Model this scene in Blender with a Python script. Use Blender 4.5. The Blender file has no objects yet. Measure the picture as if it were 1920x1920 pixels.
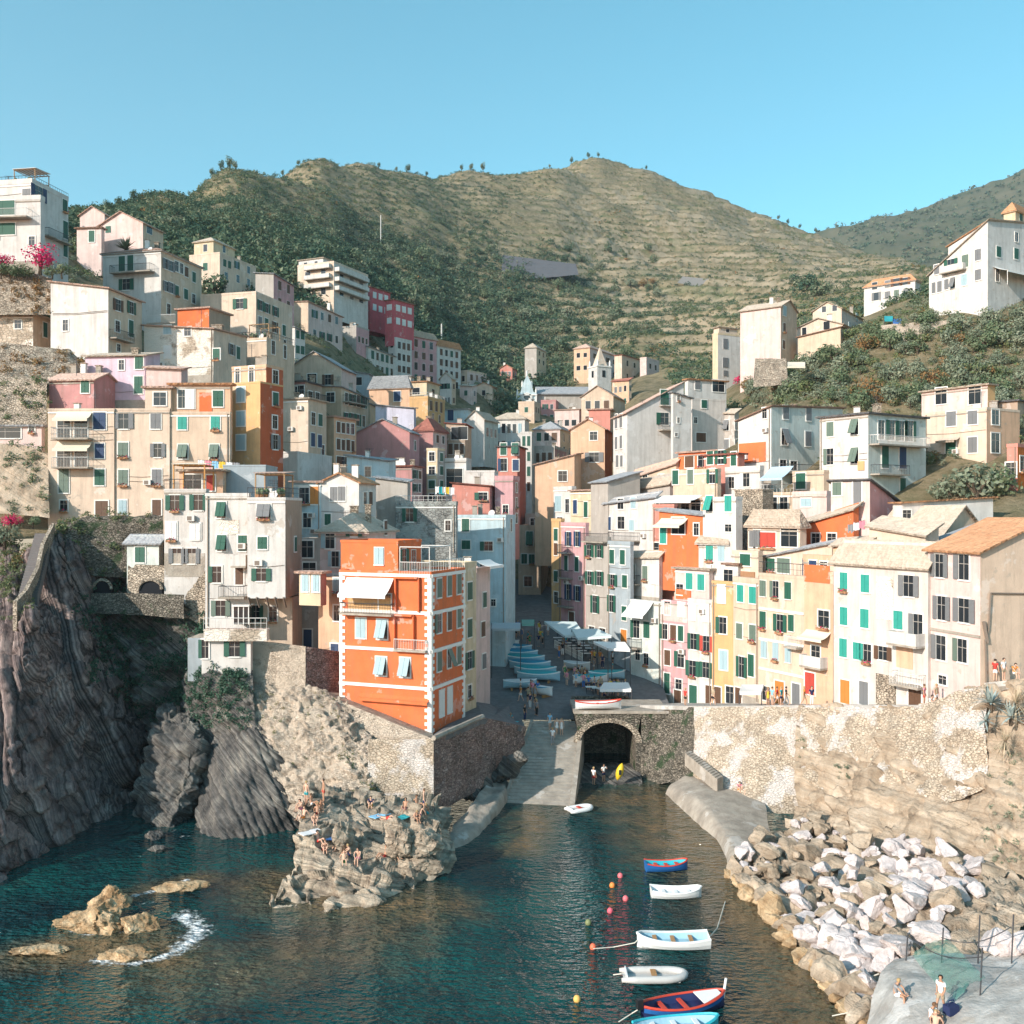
import bpy, bmesh, math, random
import numpy as np
from mathutils import Vector, Matrix
SC = bpy.context.scene
COL = SC.collection
R = math.radians
F = 1844.0            # focal length in photo pixels (1920 wide frame)
CZ = 26.0             # camera height above the sea
HY = 960.0            # horizon row
rng = random.Random(7)
nr_ = np.random.RandomState(11)
# ------------------------------------------------------------------ camera, sky, sun
cam = bpy.data.cameras.new('camera'); cam_o = bpy.data.objects.new('camera', cam); COL.objects.link(cam_o)
cam_o.location = (0, 0, CZ); cam_o.rotation_euler = (R(90), 0, 0)
cam.sensor_width = 36; cam.lens = 36 * F / 1920; cam.clip_end = 20000; cam.clip_start = .5
SC.camera = cam_o
SUN_EL, SUN_AZ = R(25), R(47)      # azimuth: left of straight behind the camera
sun_dir = Vector((-math.sin(SUN_AZ) * math.cos(SUN_EL), -math.cos(SUN_AZ) * math.cos(SUN_EL), math.sin(SUN_EL)))
W = bpy.data.worlds.new('World'); SC.world = W; W.use_nodes = True
nt = W.node_tree; nt.nodes.clear()
wo = nt.nodes.new('ShaderNodeOutputWorld'); bg = nt.nodes.new('ShaderNodeBackground'); sky = nt.nodes.new('ShaderNodeTexSky')
sky.sky_type = 'NISHITA'; sky.sun_disc = False; sky.sun_elevation = SUN_EL
sky.sun_rotation = math.atan2(sun_dir.x, sun_dir.y)
sky.altitude = 30; sky.air_density = 1.0; sky.dust_density = .6; sky.ozone_density = 2.0
hs = nt.nodes.new('ShaderNodeHueSaturation'); hs.inputs['Hue'].default_value = .46; hs.inputs['Saturation'].default_value = 1.22
nt.links.new(sky.outputs[0], hs.inputs['Color']); nt.links.new(hs.outputs[0], bg.inputs[0]); bg.inputs[1].default_value = .135
nt.links.new(bg.outputs[0], wo.inputs[0])
sl = bpy.data.lights.new('sun', 'SUN'); sl.energy = 3.4; sl.angle = R(.5); sl.color = (1, .90, .79)
so = bpy.data.objects.new('sun', sl); COL.objects.link(so); so.rotation_euler = sun_dir.to_track_quat('Z', 'Y').to_euler()
so.location = (0, 0, 300)
vs = SC.view_settings; vs.view_transform = 'Standard'; vs.look = 'None'; vs.gamma = 1; vs.exposure = .84
SC.cycles.max_bounces = 5; SC.cycles.diffuse_bounces = 4; SC.cycles.glossy_bounces = 3; SC.cycles.transparent_max_bounces = 6
SC.cycles.use_denoising = True; SC.cycles.caustics_reflective = False
# ------------------------------------------------------------------ helpers
def P(px, py, D):
 return Vector(((px - 960) / F * D, D, CZ + (HY - py) / F * D))
def Pz(px, py, z):                       # point where the ray meets height z
 D = (CZ - z) * F / (py - HY)
 return P(px, py, D)
def lin(c): return c
_mats = {}
def mat(name, base, rough=.8, noise=None, scale=4.0, amt=.25, bump=0.0, bscale=20.0, spec=.3, stains=0.0, space='Object', metallic=0, emit=None, detail=5):
 """plain procedural surface: base colour, a second colour mixed in by noise, drip stains, bump"""
 if name in _mats: return _mats[name]
 m = bpy.data.materials.new(name); m.use_nodes = True; n = m.node_tree.nodes; l = m.node_tree.links
 b = n['Principled BSDF']; b.inputs['Roughness'].default_value = rough
 b.inputs['Specular IOR Level'].default_value = spec; b.inputs['Metallic'].default_value = metallic
 b.inputs['Base Color'].default_value = (*base, 1)
 ge = n.new('ShaderNodeNewGeometry'); src = ge.outputs['Position']
 if noise is None: noise = tuple(c * .6 for c in base)
 if amt > 0:
  t = n.new('ShaderNodeTexNoise'); t.inputs['Scale'].default_value = scale; t.inputs['Detail'].default_value = detail
  t.inputs['Roughness'].default_value = .65
  l.new(src, t.inputs['Vector'])
  r = n.new('ShaderNodeMapRange'); r.inputs[1].default_value = .35; r.inputs[2].default_value = .7; r.inputs[3].default_value = 0; r.inputs[4].default_value = amt
  l.new(t.outputs['Fac'], r.inputs[0])
  mx = n.new('ShaderNodeMix'); mx.data_type = 'RGBA'; mx.inputs[6].default_value = (*base, 1); mx.inputs[7].default_value = (*noise, 1)
  l.new(r.outputs[0], mx.inputs[0]); out = mx.outputs[2]
  if stains > 0:
   mp = n.new('ShaderNodeVectorMath'); mp.operation = 'MULTIPLY'; mp.inputs[1].default_value = (1.6, 1.6, .14)
   l.new(src, mp.inputs[0]); t2 = n.new('ShaderNodeTexNoise'); t2.inputs['Scale'].default_value = 1.0; t2.inputs['Detail'].default_value = 6; t2.inputs['Roughness'].default_value = .7
   l.new(mp.outputs[0], t2.inputs['Vector'])
   r2 = n.new('ShaderNodeMapRange'); r2.inputs[1].default_value = .46; r2.inputs[2].default_value = .72; r2.inputs[3].default_value = 0; r2.inputs[4].default_value = stains
   l.new(t2.outputs['Fac'], r2.inputs[0])
   m2 = n.new('ShaderNodeMix'); m2.data_type = 'RGBA'; m2.inputs[7].default_value = (.16, .13, .10, 1)
   l.new(r2.outputs[0], m2.inputs[0]); l.new(out, m2.inputs[6]); out = m2.outputs[2]
   for sc_, lo, tint, k in ((.42, .60, tuple(min(.8, c * .55 + .32) for c in base), .5), (.75, .63, (.40, .34, .28), .55)):      # repaired and bare patches
    t3 = n.new('ShaderNodeTexNoise'); t3.inputs['Scale'].default_value = sc_; t3.inputs['Detail'].default_value = 9; t3.inputs['Roughness'].default_value = .62; l.new(src, t3.inputs['Vector'])
    r3 = n.new('ShaderNodeMapRange'); r3.inputs[1].default_value = lo; r3.inputs[2].default_value = lo + .02; r3.inputs[4].default_value = k; l.new(t3.outputs['Fac'], r3.inputs[0])
    m3 = n.new('ShaderNodeMix'); m3.data_type = 'RGBA'; m3.inputs[7].default_value = (*tint, 1); l.new(r3.outputs[0], m3.inputs[0]); l.new(out, m3.inputs[6]); out = m3.outputs[2]
  l.new(out, b.inputs['Base Color'])
 if bump > 0:
  tb = n.new('ShaderNodeTexNoise'); tb.inputs['Scale'].default_value = bscale; tb.inputs['Detail'].default_value = 6; l.new(src, tb.inputs['Vector'])
  bp = n.new('ShaderNodeBump'); bp.inputs['Strength'].default_value = bump; bp.inputs['Distance'].default_value = .1
  l.new(tb.outputs['Fac'], bp.inputs['Height']); l.new(bp.outputs[0], b.inputs['Normal'])
 if emit: b.inputs['Emission Color'].default_value = (*emit, 1); b.inputs['Emission Strength'].default_value = 1
 _mats[name] = m
 return m
class MB:
 """collects quads / boxes / tubes with material slots, then links them as ONE mesh object"""
 def __init__(s): s.v = []; s.f = []; s.m = []; s.mats = []
 def mi(s, m):
  if m not in s.mats: s.mats.append(m)
  return s.mats.index(m)
 def poly(s, pts, m):
  i = len(s.v); s.v += [tuple(p) for p in pts]; s.f.append(tuple(range(i, i + len(pts)))); s.m.append(s.mi(m))
 def box(s, x0, x1, y0, y1, z0, z1, m, T=None):
  c = [Vector(p) for p in ((x0, y0, z0), (x1, y0, z0), (x1, y1, z0), (x0, y1, z0), (x0, y0, z1), (x1, y0, z1), (x1, y1, z1), (x0, y1, z1))]
  if T is not None: c = [T @ p for p in c]
  i = len(s.v); s.v += [tuple(p) for p in c]; k = s.mi(m)
  for q in ((0, 3, 2, 1), (4, 5, 6, 7), (0, 1, 5, 4), (1, 2, 6, 5), (2, 3, 7, 6), (3, 0, 4, 7)):
   s.f.append(tuple(i + a for a in q)); s.m.append(k)
 def prism(s, poly, off, m):
  """closed solid from a polygon and an offset vector"""
  n = len(poly); i = len(s.v); off = Vector(off); k = s.mi(m)
  s.v += [tuple(p) for p in poly] + [tuple(Vector(p) + off) for p in poly]
  s.f.append(tuple(range(i + n - 1, i - 1, -1))); s.f.append(tuple(range(i + n, i + 2 * n))); s.m += [k, k]
  for a in range(n):
   b = (a + 1) % n; s.f.append((i + a, i + b, i + n + b, i + n + a)); s.m.append(k)
 def tube(s, pts, r, m, seg=6, cap=True):
  pts = [Vector(p) for p in pts]; rs = r if isinstance(r, (list, tuple)) else [r] * len(pts); k = s.mi(m); i = len(s.v); n = len(pts)
  for j, p in enumerate(pts):
   d = (pts[min(j + 1, n - 1)] - pts[max(j - 1, 0)]).normalized()
   a = d.orthogonal().normalized() if abs(d.z) > .95 else d.cross(Vector((0, 0, 1))).normalized()
   b = d.cross(a)
   for q in range(seg):
    t = 2 * math.pi * q / seg
    s.v.append(tuple(p + (a * math.cos(t) + b * math.sin(t)) * rs[j]))
  for j in range(n - 1):
   for q in range(seg):
    w = (q + 1) % seg
    s.f.append((i + j * seg + q, i + j * seg + w, i + (j + 1) * seg + w, i + (j + 1) * seg + q)); s.m.append(k)
  if cap:
   s.f.append(tuple(i + q for q in range(seg - 1, -1, -1))); s.f.append(tuple(i + (n - 1) * seg + q for q in range(seg))); s.m += [k, k]
 def mesh(s, name, smooth=False):
  me = bpy.data.meshes.new(name); me.from_pydata(s.v, [], s.f)
  for m in s.mats: me.materials.append(m)
  me.polygons.foreach_set('material_index', s.m)
  if smooth: me.polygons.foreach_set('use_smooth', [True] * len(me.polygons))
  me.update(); return me
 def build(s, name, parent=None, loc=(0, 0, 0), rz=0, smooth=False):
  return link(name, s.mesh(name, smooth), parent, loc, rz)
def link(name, me, parent=None, loc=(0, 0, 0), rz=0):
 o = bpy.data.objects.new(name, me); COL.objects.link(o); o.location = loc; o.rotation_euler = (0, 0, rz)
 if parent is not None: o.parent = parent
 return o
def tag(o, label, cat, group=None, kind=None):
 o['label'] = label; o['category'] = cat
 if group: o['group'] = group
 if kind: o['kind'] = kind
 return o
def struct(o):
 o['kind'] = 'structure'; return o
def empty(name, loc, label, cat, group=None, rz=0):
 o = bpy.data.objects.new(name, None); COL.objects.link(o); o.location = loc; o.rotation_euler = (0, 0, rz); o.empty_display_size = .3
 return tag(o, label, cat, group)
def copy_tree(o, parent=None):
 c = o.copy(); COL.objects.link(c)
 if parent is not None: c.parent = parent
 for ch in list(o.children): copy_tree(ch, c)
 return c
def npmesh(name, V, Fq, mats, midx=None, smooth=False, attr=None):
 """mesh from numpy arrays of quads (fast)"""
 me = bpy.data.meshes.new(name); nv, nf = len(V), len(Fq); k = Fq.shape[1]
 me.vertices.add(nv); me.vertices.foreach_set('co', np.ascontiguousarray(V, np.float32).ravel())
 me.loops.add(nf * k); me.loops.foreach_set('vertex_index', np.ascontiguousarray(Fq, np.int32).ravel())
 me.polygons.add(nf); me.polygons.foreach_set('loop_start', np.arange(nf, dtype=np.int32) * k)
 for m in mats: me.materials.append(m)
 if midx is not None: me.polygons.foreach_set('material_index', np.asarray(midx, np.int32))
 if smooth: me.polygons.foreach_set('use_smooth', np.ones(nf, bool))
 if attr:
  for an, av in attr.items():
   a = me.attributes.new(an, 'FLOAT', 'POINT'); a.data.foreach_set('value', np.asarray(av, np.float32))
 me.update(); me.validate(); return me
def vnoise(p, seed=0):
 """value noise on an (n,3) array, -1..1"""
 p = np.asarray(p, float); i = np.floor(p).astype(np.int64); f = p - i; f = f * f * (3 - 2 * f)
 def h(a, b, c):
  n = (a * 374761393 + b * 668265263 + c * 2147483647 + seed * 974711) & 0xffffffff
  n = ((n ^ (n >> 13)) * 1274126177) & 0xffffffff
  n = ((n ^ (n >> 16)) * 2246822519) & 0xffffffff
  return ((n ^ (n >> 15)) & 0xffff) / 32767.5 - 1
 x, y, z = i[:, 0], i[:, 1], i[:, 2]; r = 0
 for dx in (0, 1):
  for dy in (0, 1):
   for dz in (0, 1):
    w = (f[:, 0] if dx else 1 - f[:, 0]) * (f[:, 1] if dy else 1 - f[:, 1]) * (f[:, 2] if dz else 1 - f[:, 2])
    r = r + w * h(x + dx, y + dy, z + dz)
 return r
def fbm(p, oct=4, seed=0, gain=.5):
 a, r = 1.0, 0
 for o in range(oct):
  r = r + a * vnoise(p * 2 ** o + 17.3 * o, seed + o); a *= gain
 return r
def crom(pts, n):
 """Catmull-Rom through rows of an array (k, ...), n samples"""
 pts = np.asarray(pts, float); k = len(pts)
 t = np.linspace(0, k - 1, n); i = np.clip(np.floor(t).astype(int), 0, k - 2); u = (t - i).reshape((-1,) + (1,) * (pts.ndim - 1))
 g = lambda j: pts[np.clip(j, 0, k - 1)]
 p0, p1, p2, p3 = g(i - 1), g(i), g(i + 1), g(i + 2)
 p0 = np.where((i == 0).reshape(u.shape), 2 * p1 - p2, p0); p3 = np.where((i == k - 2).reshape(u.shape), 2 * p2 - p1, p3)
 return .5 * (2 * p1 + (p2 - p0) * u + (2 * p0 - 5 * p1 + 4 * p2 - p3) * u ** 2 + (3 * p1 - p0 - 3 * p2 + p3) * u ** 3)
def lerpr(pts, n):
 pts = np.asarray(pts, float); k = len(pts); t = np.linspace(0, k - 1, n); i = np.clip(np.floor(t).astype(int), 0, k - 2)
 u = (t - i).reshape((-1,) + (1,) * (pts.ndim - 1)); return pts[i] * (1 - u) + pts[i + 1] * u
def gridfaces(nu, nv):
 a = np.arange(nu * nv).reshape(nu, nv)
 return np.stack([a[:-1, :-1], a[1:, :-1], a[1:, 1:], a[:-1, 1:]], -1).reshape(-1, 4)
def gnormals(G):
 du = np.gradient(G, axis=0); dv = np.gradient(G, axis=1); n = np.cross(du, dv); n /= np.linalg.norm(n, axis=2, keepdims=True) + 1e-9
 return n
def vor(p, seed=0):
 """angular blocks: every cell is its own tilted facet"""
 i = np.floor(p).astype(int); best = np.full(len(p), 9.0); out = np.zeros(len(p)); rs = np.random.RandomState(seed); tab = rs.rand(4096, 7)
 for dx in (-1, 0, 1):
  for dy in (-1, 0, 1):
   for dz in (-1, 0, 1):
    c = i + [dx, dy, dz]; k = (c[:, 0] * 73856093 ^ c[:, 1] * 19349663 ^ c[:, 2] * 83492791) & 4095; t = tab[k]
    q = p - c - t[:, :3]; dd = (q * q).sum(1); m = dd < best
    best = np.where(m, dd, best); out = np.where(m, (t[:, 3] - .5) + ((t[:, 4:7] - .5) * q).sum(1) * 1.6, out)
 return out
def rock_disp(pts, amp, scale, strata=None, sa=0.0, ss=1.0, seed=0, blk=0.0, bs=1.5, fine=.3):
 d = amp * fbm(pts / scale, 5, seed)
 if blk:
  w = pts + .35 * bs * np.stack([fbm(pts / bs, 2, seed + 40 + k) for k in range(3)], -1)
  d = d + blk * vor(w / np.array([bs, bs, bs * .6]), seed) + blk * fine * vor(w / (bs * .4), seed + 1)
 if strata is not None:              # thin beds across direction `strata`
  s = Vector(strata).normalized(); s = np.array(s)
  warp = fbm(pts / (scale * 2.5), 3, seed + 9) * ss * .45
  q = (pts @ s + warp) / ss
  fr = q - np.floor(q); b = np.floor(q)
  h = vnoise(np.stack([b * 7.7, b * 3.1, 0 * b], -1), seed + 3)
  d = d + sa * (h * .8 + (np.abs(fr - .5) * 2) ** 4 * -.7)
 return d
def patch(name, rows, nu, nv, m, amp=.3, scale=3, strata=None, sa=0, ss=1, seed=0, smooth_interp=True, parent=None, smooth=False, edge=0, blk=0.0, bs=1.5, fine=.3):
 """surface through rows of (px,py,D) or Vector control points; displaced along its normal"""
 A = np.array([[tuple(P(*q)) if not isinstance(q, Vector) else tuple(q) for q in r] for r in rows])
 it = crom if smooth_interp else lerpr
 G = it(A, nu); G = np.swapaxes(it(np.swapaxes(G, 0, 1), nv), 0, 1)
 N = gnormals(G); c = G.reshape(-1, 3); n = N.reshape(-1, 3)
 toward = np.sum(n * (np.array([0, 0, CZ + 60]) - c), 1); n = n * np.sign(toward.mean())
 d = rock_disp(c, amp, scale, strata, sa, ss, seed, blk, bs, fine)
 if edge:
  u = np.linspace(0, 1, nu)[:, None]; w = np.linspace(0, 1, nv)[None, :]
  e = np.minimum(np.minimum(u, 1 - u), np.minimum(w, 1 - w)); d = d * np.clip(e.ravel() / edge, 0, 1)
 V = c + n * d[:, None]
 me = npmesh(name, V, gridfaces(nu, nv), [m] if not isinstance(m, list) else m, smooth=smooth)
 o = link(name, me, parent); o['_g'] = 0; del o['_g']
 return o, V.reshape(nu, nv, 3)
# ------------------------------------------------------------------ terrain (heightfield in azimuth / distance round the bay)
TC = {
 -500: [(88,1120),(100,1010),(112,930),(135,800),(170,620),(230,520),(330,520),(1600,760)],
 -200: [(90,1080),(104,1000),(115,920),(130,720),(145,560),(175,470),(240,430),(330,470),(1600,760)],
 0:    [(92,1060),(105,990),(113,900),(122,760),(130,610),(138,500),(165,430),(210,405),(300,450),(1600,760)],
 100:  [(94,1040),(106,985),(115,880),(122,720),(132,640),(145,545),(170,450),(215,418),(260,402),(320,430),(1600,740)],
 180:  [(95,1040),(107,985),(115,860),(124,720),(136,640),(152,560),(180,490),(220,430),(262,388),(330,420),(1600,720)],
 300:  [(95,1100),(107,1000),(118,840),(132,690),(150,610),(175,555),(215,490),(260,420),(325,352),(420,400),(1600,680)],
 430:  [(95,1160),(108,1010),(120,880),(135,770),(160,660),(195,565),(240,500),(320,400),(430,316),(560,390),(1600,660)],
 600:  [(95,1240),(108,1080),(122,960),(145,840),(175,720),(220,620),(280,540),(400,430),(600,301),(760,380),(1600,650)],
 680:  [(95,1310),(110,1140),(125,1010),(150,880),(190,770),(240,680),(300,590),(410,480),(520,400),(680,306),(840,380),(1600,650)],
 760:  [(95,1345),(112,1200),(128,1060),(155,930),(200,800),(260,725),(300,650),(400,545),(520,440),(730,312),(900,390),(1600,650)],
 880:  [(95,1365),(112,1270),(130,1180),(160,1020),(200,890),(260,790),(310,720),(380,660),(460,585),(560,490),(660,405),(800,316),(1000,390),(1600,640)],
 960:  [(95,1365),(115,1300),(150,1190),(180,1060),(220,920),(270,820),(305,790),(350,712),(450,620),(560,515),(700,400),(830,322),(1000,370),(1600,620)],
 1040: [(95,1370),(115,1305),(150,1195),(170,1060),(220,900),(270,820),(320,792),(350,720),(380,698),(450,630),(560,540),(680,430),(860,311),(1000,330),(1600,600)],
 1110: [(95,1370),(115,1310),(140,1220),(160,1060),(220,870),(300,795),(330,745),(375,695),(450,635),(560,560),(680,470),(800,385),(950,294),(1200,380),(1700,620)],
 1200: [(92,1350),(110,1270),(128,1120),(145,960),(190,830),(260,730),(360,690),(460,620),(580,555),(700,470),(820,390),(950,315),(1200,390),(1700,600)],
 1300: [(90,1335),(108,1230),(120,1090),(135,960),(155,870),(190,780),(260,705),(360,675),(480,600),(600,540),(750,440),(950,352),(1200,430),(1700,600)],
 1420: [(88,1330),(102,1200),(115,1060),(125,950),(140,850),(165,760),(195,700),(260,665),(350,630),(460,585),(600,540),(770,470),(950,402),(1200,480),(1700,600)],
 1520: [(84,1330),(98,1190),(110,1040),(120,935),(133,850),(150,750),(170,680),(205,650),(280,610),(400,560),(600,520),(800,470),(950,433),(1250,520),(1700,620)],
 1620: [(80,1330),(94,1180),(105,1040),(115,935),(128,840),(144,740),(160,665),(190,612),(240,585),(330,560),(500,530),(700,500),(950,466),(1300,560),(1700,640)],
 1720: [(77,1330),(92,1150),(103,1010),(113,935),(126,845),(142,735),(156,655),(172,590),(205,560),(280,540),(450,520),(700,505),(950,495),(1300,580),(1700,660)],
 1820: [(72,1330),(88,1130),(100,990),(110,930),(124,840),(140,725),(153,640),(166,570),(190,540),(230,505),(300,500),(400,540),(1700,680)],
 1920: [(70,1320),(85,1120),(98,980),(108,925),(122,830),(138,715),(152,635),(165,560),(190,510),(230,470),(300,480),(400,540),(1700,680)],
 2400: [(66,1320),(80,1100),(95,980),(108,900),(122,800),(138,690),(152,600),(165,530),(200,470),(250,440),(330,470),(1700,680)],
}
TPX = np.arange(-500, 2401, 5.0)
TD = np.exp(np.linspace(math.log(66), math.log(1650), 760))
def build_terrain():
 ks = sorted(TC); A = np.zeros((len(ks), len(TD)))
 for i, k in enumerate(ks):
  d, p = zip(*TC[k]); A[i] = np.interp(np.log(TD), np.log(d), p)
 k3 = np.array([.25, .5, .25])
 for _ in range(14): A = np.apply_along_axis(lambda r: np.convolve(np.pad(r, 1, 'edge'), k3, 'valid'), 1, A)
 G = np.zeros((len(TPX), len(TD))); j = np.clip(np.searchsorted(ks, TPX) - 1, 0, len(ks) - 2); ka = np.array(ks, float)
 u = ((TPX - ka[j]) / (ka[j + 1] - ka[j]))[:, None]; u = u * u * (3 - 2 * u) * .6 + u * .4
 G = A[j] * (1 - u) + A[j + 1] * u
 for _ in range(20): G = np.apply_along_axis(lambda c: np.convolve(np.pad(c, 1, 'edge'), k3, 'valid'), 0, G)
 PX, DD = np.meshgrid(TPX, TD, indexing='ij')
 X = (PX - 960) / F * DD; Z = CZ + (HY - G) / F * DD
 flat = np.stack([X, DD, 0 * X], -1).reshape(-1, 3)
 nz = fbm(flat / 60, 5, 3).reshape(X.shape); n2 = fbm(flat / 14, 4, 8).reshape(X.shape)
 far = np.clip((DD - 190) / 150, 0, 1)
 Z = Z + nz * 5.5 * far + n2 * (.4 + .9 * far)
 tz = np.clip((DD - 330) / 60, 0, 1) * np.clip((PX - 960) / 120, 0, 1)                # vineyard terraces on the right-hand hill
 tz = np.maximum(tz, .55 * far * np.clip((G.max() - G) * 0 + 1, 0, 1) * np.clip((DD - 380) / 150, 0, 1))
 tz = tz * np.clip(1.15 - np.abs(fbm(flat / 45, 3, 31).reshape(X.shape)) * .9, .25, 1)
 st = 4.6 + DD * .0030; q = (Z + fbm(flat / 25, 3, 21).reshape(X.shape) * 2.0) / st; fr = q - np.floor(q)
 s = np.clip((fr - .62) / .3, 0, 1); s = s * s * (3 - 2 * s)
 Z = Z + tz * st * (s - fr) * .9
 # slope-steepness per point tells grass from terrace wall
 return X, DD, Z, G, tz * (1 - np.abs(fr - .77) / .17).clip(0, 1) ** .6 - .75 * tz * ((fr < .5) | (fr > .95))
TX, TY, TZ, TG, TR = build_terrain()
def tz_at(px, D):
 i = np.clip((np.asarray(px, float) - TPX[0]) / 5.0, 0, len(TPX) - 1.001)
 j = np.clip(np.log(np.asarray(D, float) / TD[0]) / math.log(TD[1] / TD[0]), 0, len(TD) - 1.001)
 a, b = np.floor(i).astype(int), np.floor(j).astype(int); u, v = i - a, j - b
 return TZ[a, b] * (1 - u) * (1 - v) + TZ[a + 1, b] * u * (1 - v) + TZ[a, b + 1] * (1 - u) * v + TZ[a + 1, b + 1] * u * v
def ground(x, y): return float(tz_at(x / y * F + 960, y))
def hill_mat():
 m = bpy.data.materials.new('hillside'); m.use_nodes = True; n = m.node_tree.nodes; l = m.node_tree.links; b = n['Principled BSDF']; b.inputs['Roughness'].default_value = .95
 b.inputs['Specular IOR Level'].default_value = .1
 g = n.new('ShaderNodeNewGeometry')
 def noise(s, d=6, r=.65):
  t = n.new('ShaderNodeTexNoise'); t.inputs['Scale'].default_value = s; t.inputs['Detail'].default_value = d; t.inputs['Roughness'].default_value = r
  l.new(g.outputs['Position'], t.inputs['Vector']); return t
 def ramp(f, st):
  r = n.new('ShaderNodeValToRGB'); e = r.color_ramp.elements
  while len(e) < len(st): e.new(.5)
  for x, (p, c) in zip(e, st): x.position = p; x.color = (*c, 1)
  l.new(f, r.inputs[0]); return r.outputs[0]
 def mix(f, a, c):
  x = n.new('ShaderNodeMix'); x.data_type = 'RGBA'
  l.new(f, x.inputs[0])
  for k, q in ((6, a), (7, c)):
   if isinstance(q, tuple): x.inputs[k].default_value = (*q, 1)
   else: l.new(q, x.inputs[k])
  return x.outputs[2]
 base = ramp(noise(.018).outputs['Fac'], [(.30, (.085, .10, .05)), (.43, (.19, .165, .10)), (.56, (.27, .215, .12)), (.66, (.17, .19, .095)), (.78, (.12, .13, .07))])
 fine = ramp(noise(.35, 8, .75).outputs['Fac'], [(.36, (.04, .06, .03)), (.47, (.18, .15, .09)), (.57, (.36, .29, .20)), (.66, (.10, .11, .055))])
 mf = n.new('ShaderNodeValue'); mf.outputs[0].default_value = .5
 c = mix(mf.outputs[0], base, fine)
 at = n.new('ShaderNodeAttribute'); at.attribute_name = 'riser'
 nr = noise(.12, 6, .7); mm = n.new('ShaderNodeMath'); mm.operation = 'MULTIPLY_ADD'; mm.inputs[1].default_value = 1.1; l.new(at.outputs['Fac'], mm.inputs[0]); nq = n.new('ShaderNodeMath'); nq.operation = 'SUBTRACT'; nq.inputs[1].default_value = .62; l.new(nr.outputs['Fac'], nq.inputs[0]); l.new(nq.outputs[0], mm.inputs[2])
 mm.use_clamp = True; c = mix(mm.outputs[0], c, (.42, .34, .24)); m5 = n.new('ShaderNodeMath'); m5.operation = 'MULTIPLY'; m5.inputs[1].default_value = -1; m5.use_clamp = True; l.new(at.outputs['Fac'], m5.inputs[0]); c = mix(m5.outputs[0], c, ramp(noise(.05, 6, .7).outputs['Fac'], [(.35, (.06, .10, .045)), (.5, (.11, .15, .06)), (.62, (.19, .12, .07))]))
 l.new(c, b.inputs['Base Color'])
 bp = n.new('ShaderNodeBump'); bp.inputs['Strength'].default_value = .8; bp.inputs['Distance'].default_value = 1.2
 l.new(noise(.6, 8, .8).outputs['Fac'], bp.inputs['Height']); l.new(bp.outputs[0], b.inputs['Normal'])
 return m
M_HILL = hill_mat()
V = np.stack([TX, TY, TZ], -1).reshape(-1, 3)
_ds = np.interp(TPX, [-500, 300, 600, 800, 880, 960, 1040, 1100, 1200, 1300, 1500, 1700, 1830, 1920, 2400], [101, 101, 99, 98, 114, 128, 136, 133, 122, 113, 102, 91, 85, 80, 72])
_k = TY.shape[1]; _fq = gridfaces(*TX.shape); _keep = (TY >= _ds[:, None]).ravel()[_fq].all(1)
t_o = struct(link('terrain', npmesh('terrain', V, _fq[_keep], [M_HILL], smooth=True, attr={'riser': TR.ravel()})))
# far ridge on the right
fr_px = np.linspace(1300, 2700, 240); cr = np.interp(fr_px, [1300, 1460, 1540, 1580, 1640, 1700, 1780, 1860, 1920, 2100, 2400, 2700], [520, 452, 432, 421, 402, 397, 378, 352, 327, 262, 220, 240])
fd = np.linspace(0, 1, 90); rowsV = []
for i, px in enumerate(fr_px):
 d = 1250 + fd * 1150; f2 = np.minimum(fd / .72, 1); bk = np.clip((fd - .72) / .28, 0, 1)
 py = 560 + (cr[i] - 560) * f2 ** .8 + bk * 120
 rowsV.append(np.stack([(px - 960) / F * d, d, CZ + (HY - py) / F * d], -1))
FV = np.array(rowsV); dn = fbm(FV.reshape(-1, 3) * [1, 1, 0] / 160, 5, 5).reshape(FV.shape[:2]); FV[:, :, 2] += dn * 26 * np.sin(np.clip(fd / .72, 0, 1) * math.pi * .85)[None, :]
FV[:, :, 2] += fbm(FV.reshape(-1, 3) * [1, 1, 0] / 22, 3, 6).reshape(FV.shape[:2]) * 4
struct(link('hills', npmesh('hills', FV.reshape(-1, 3), gridfaces(240, 90), [mat('far_wood_ground', (.07, .085, .05), 1, (.15, .135, .09), .012, .9, .6, .05, .1)], smooth=True)))
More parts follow.
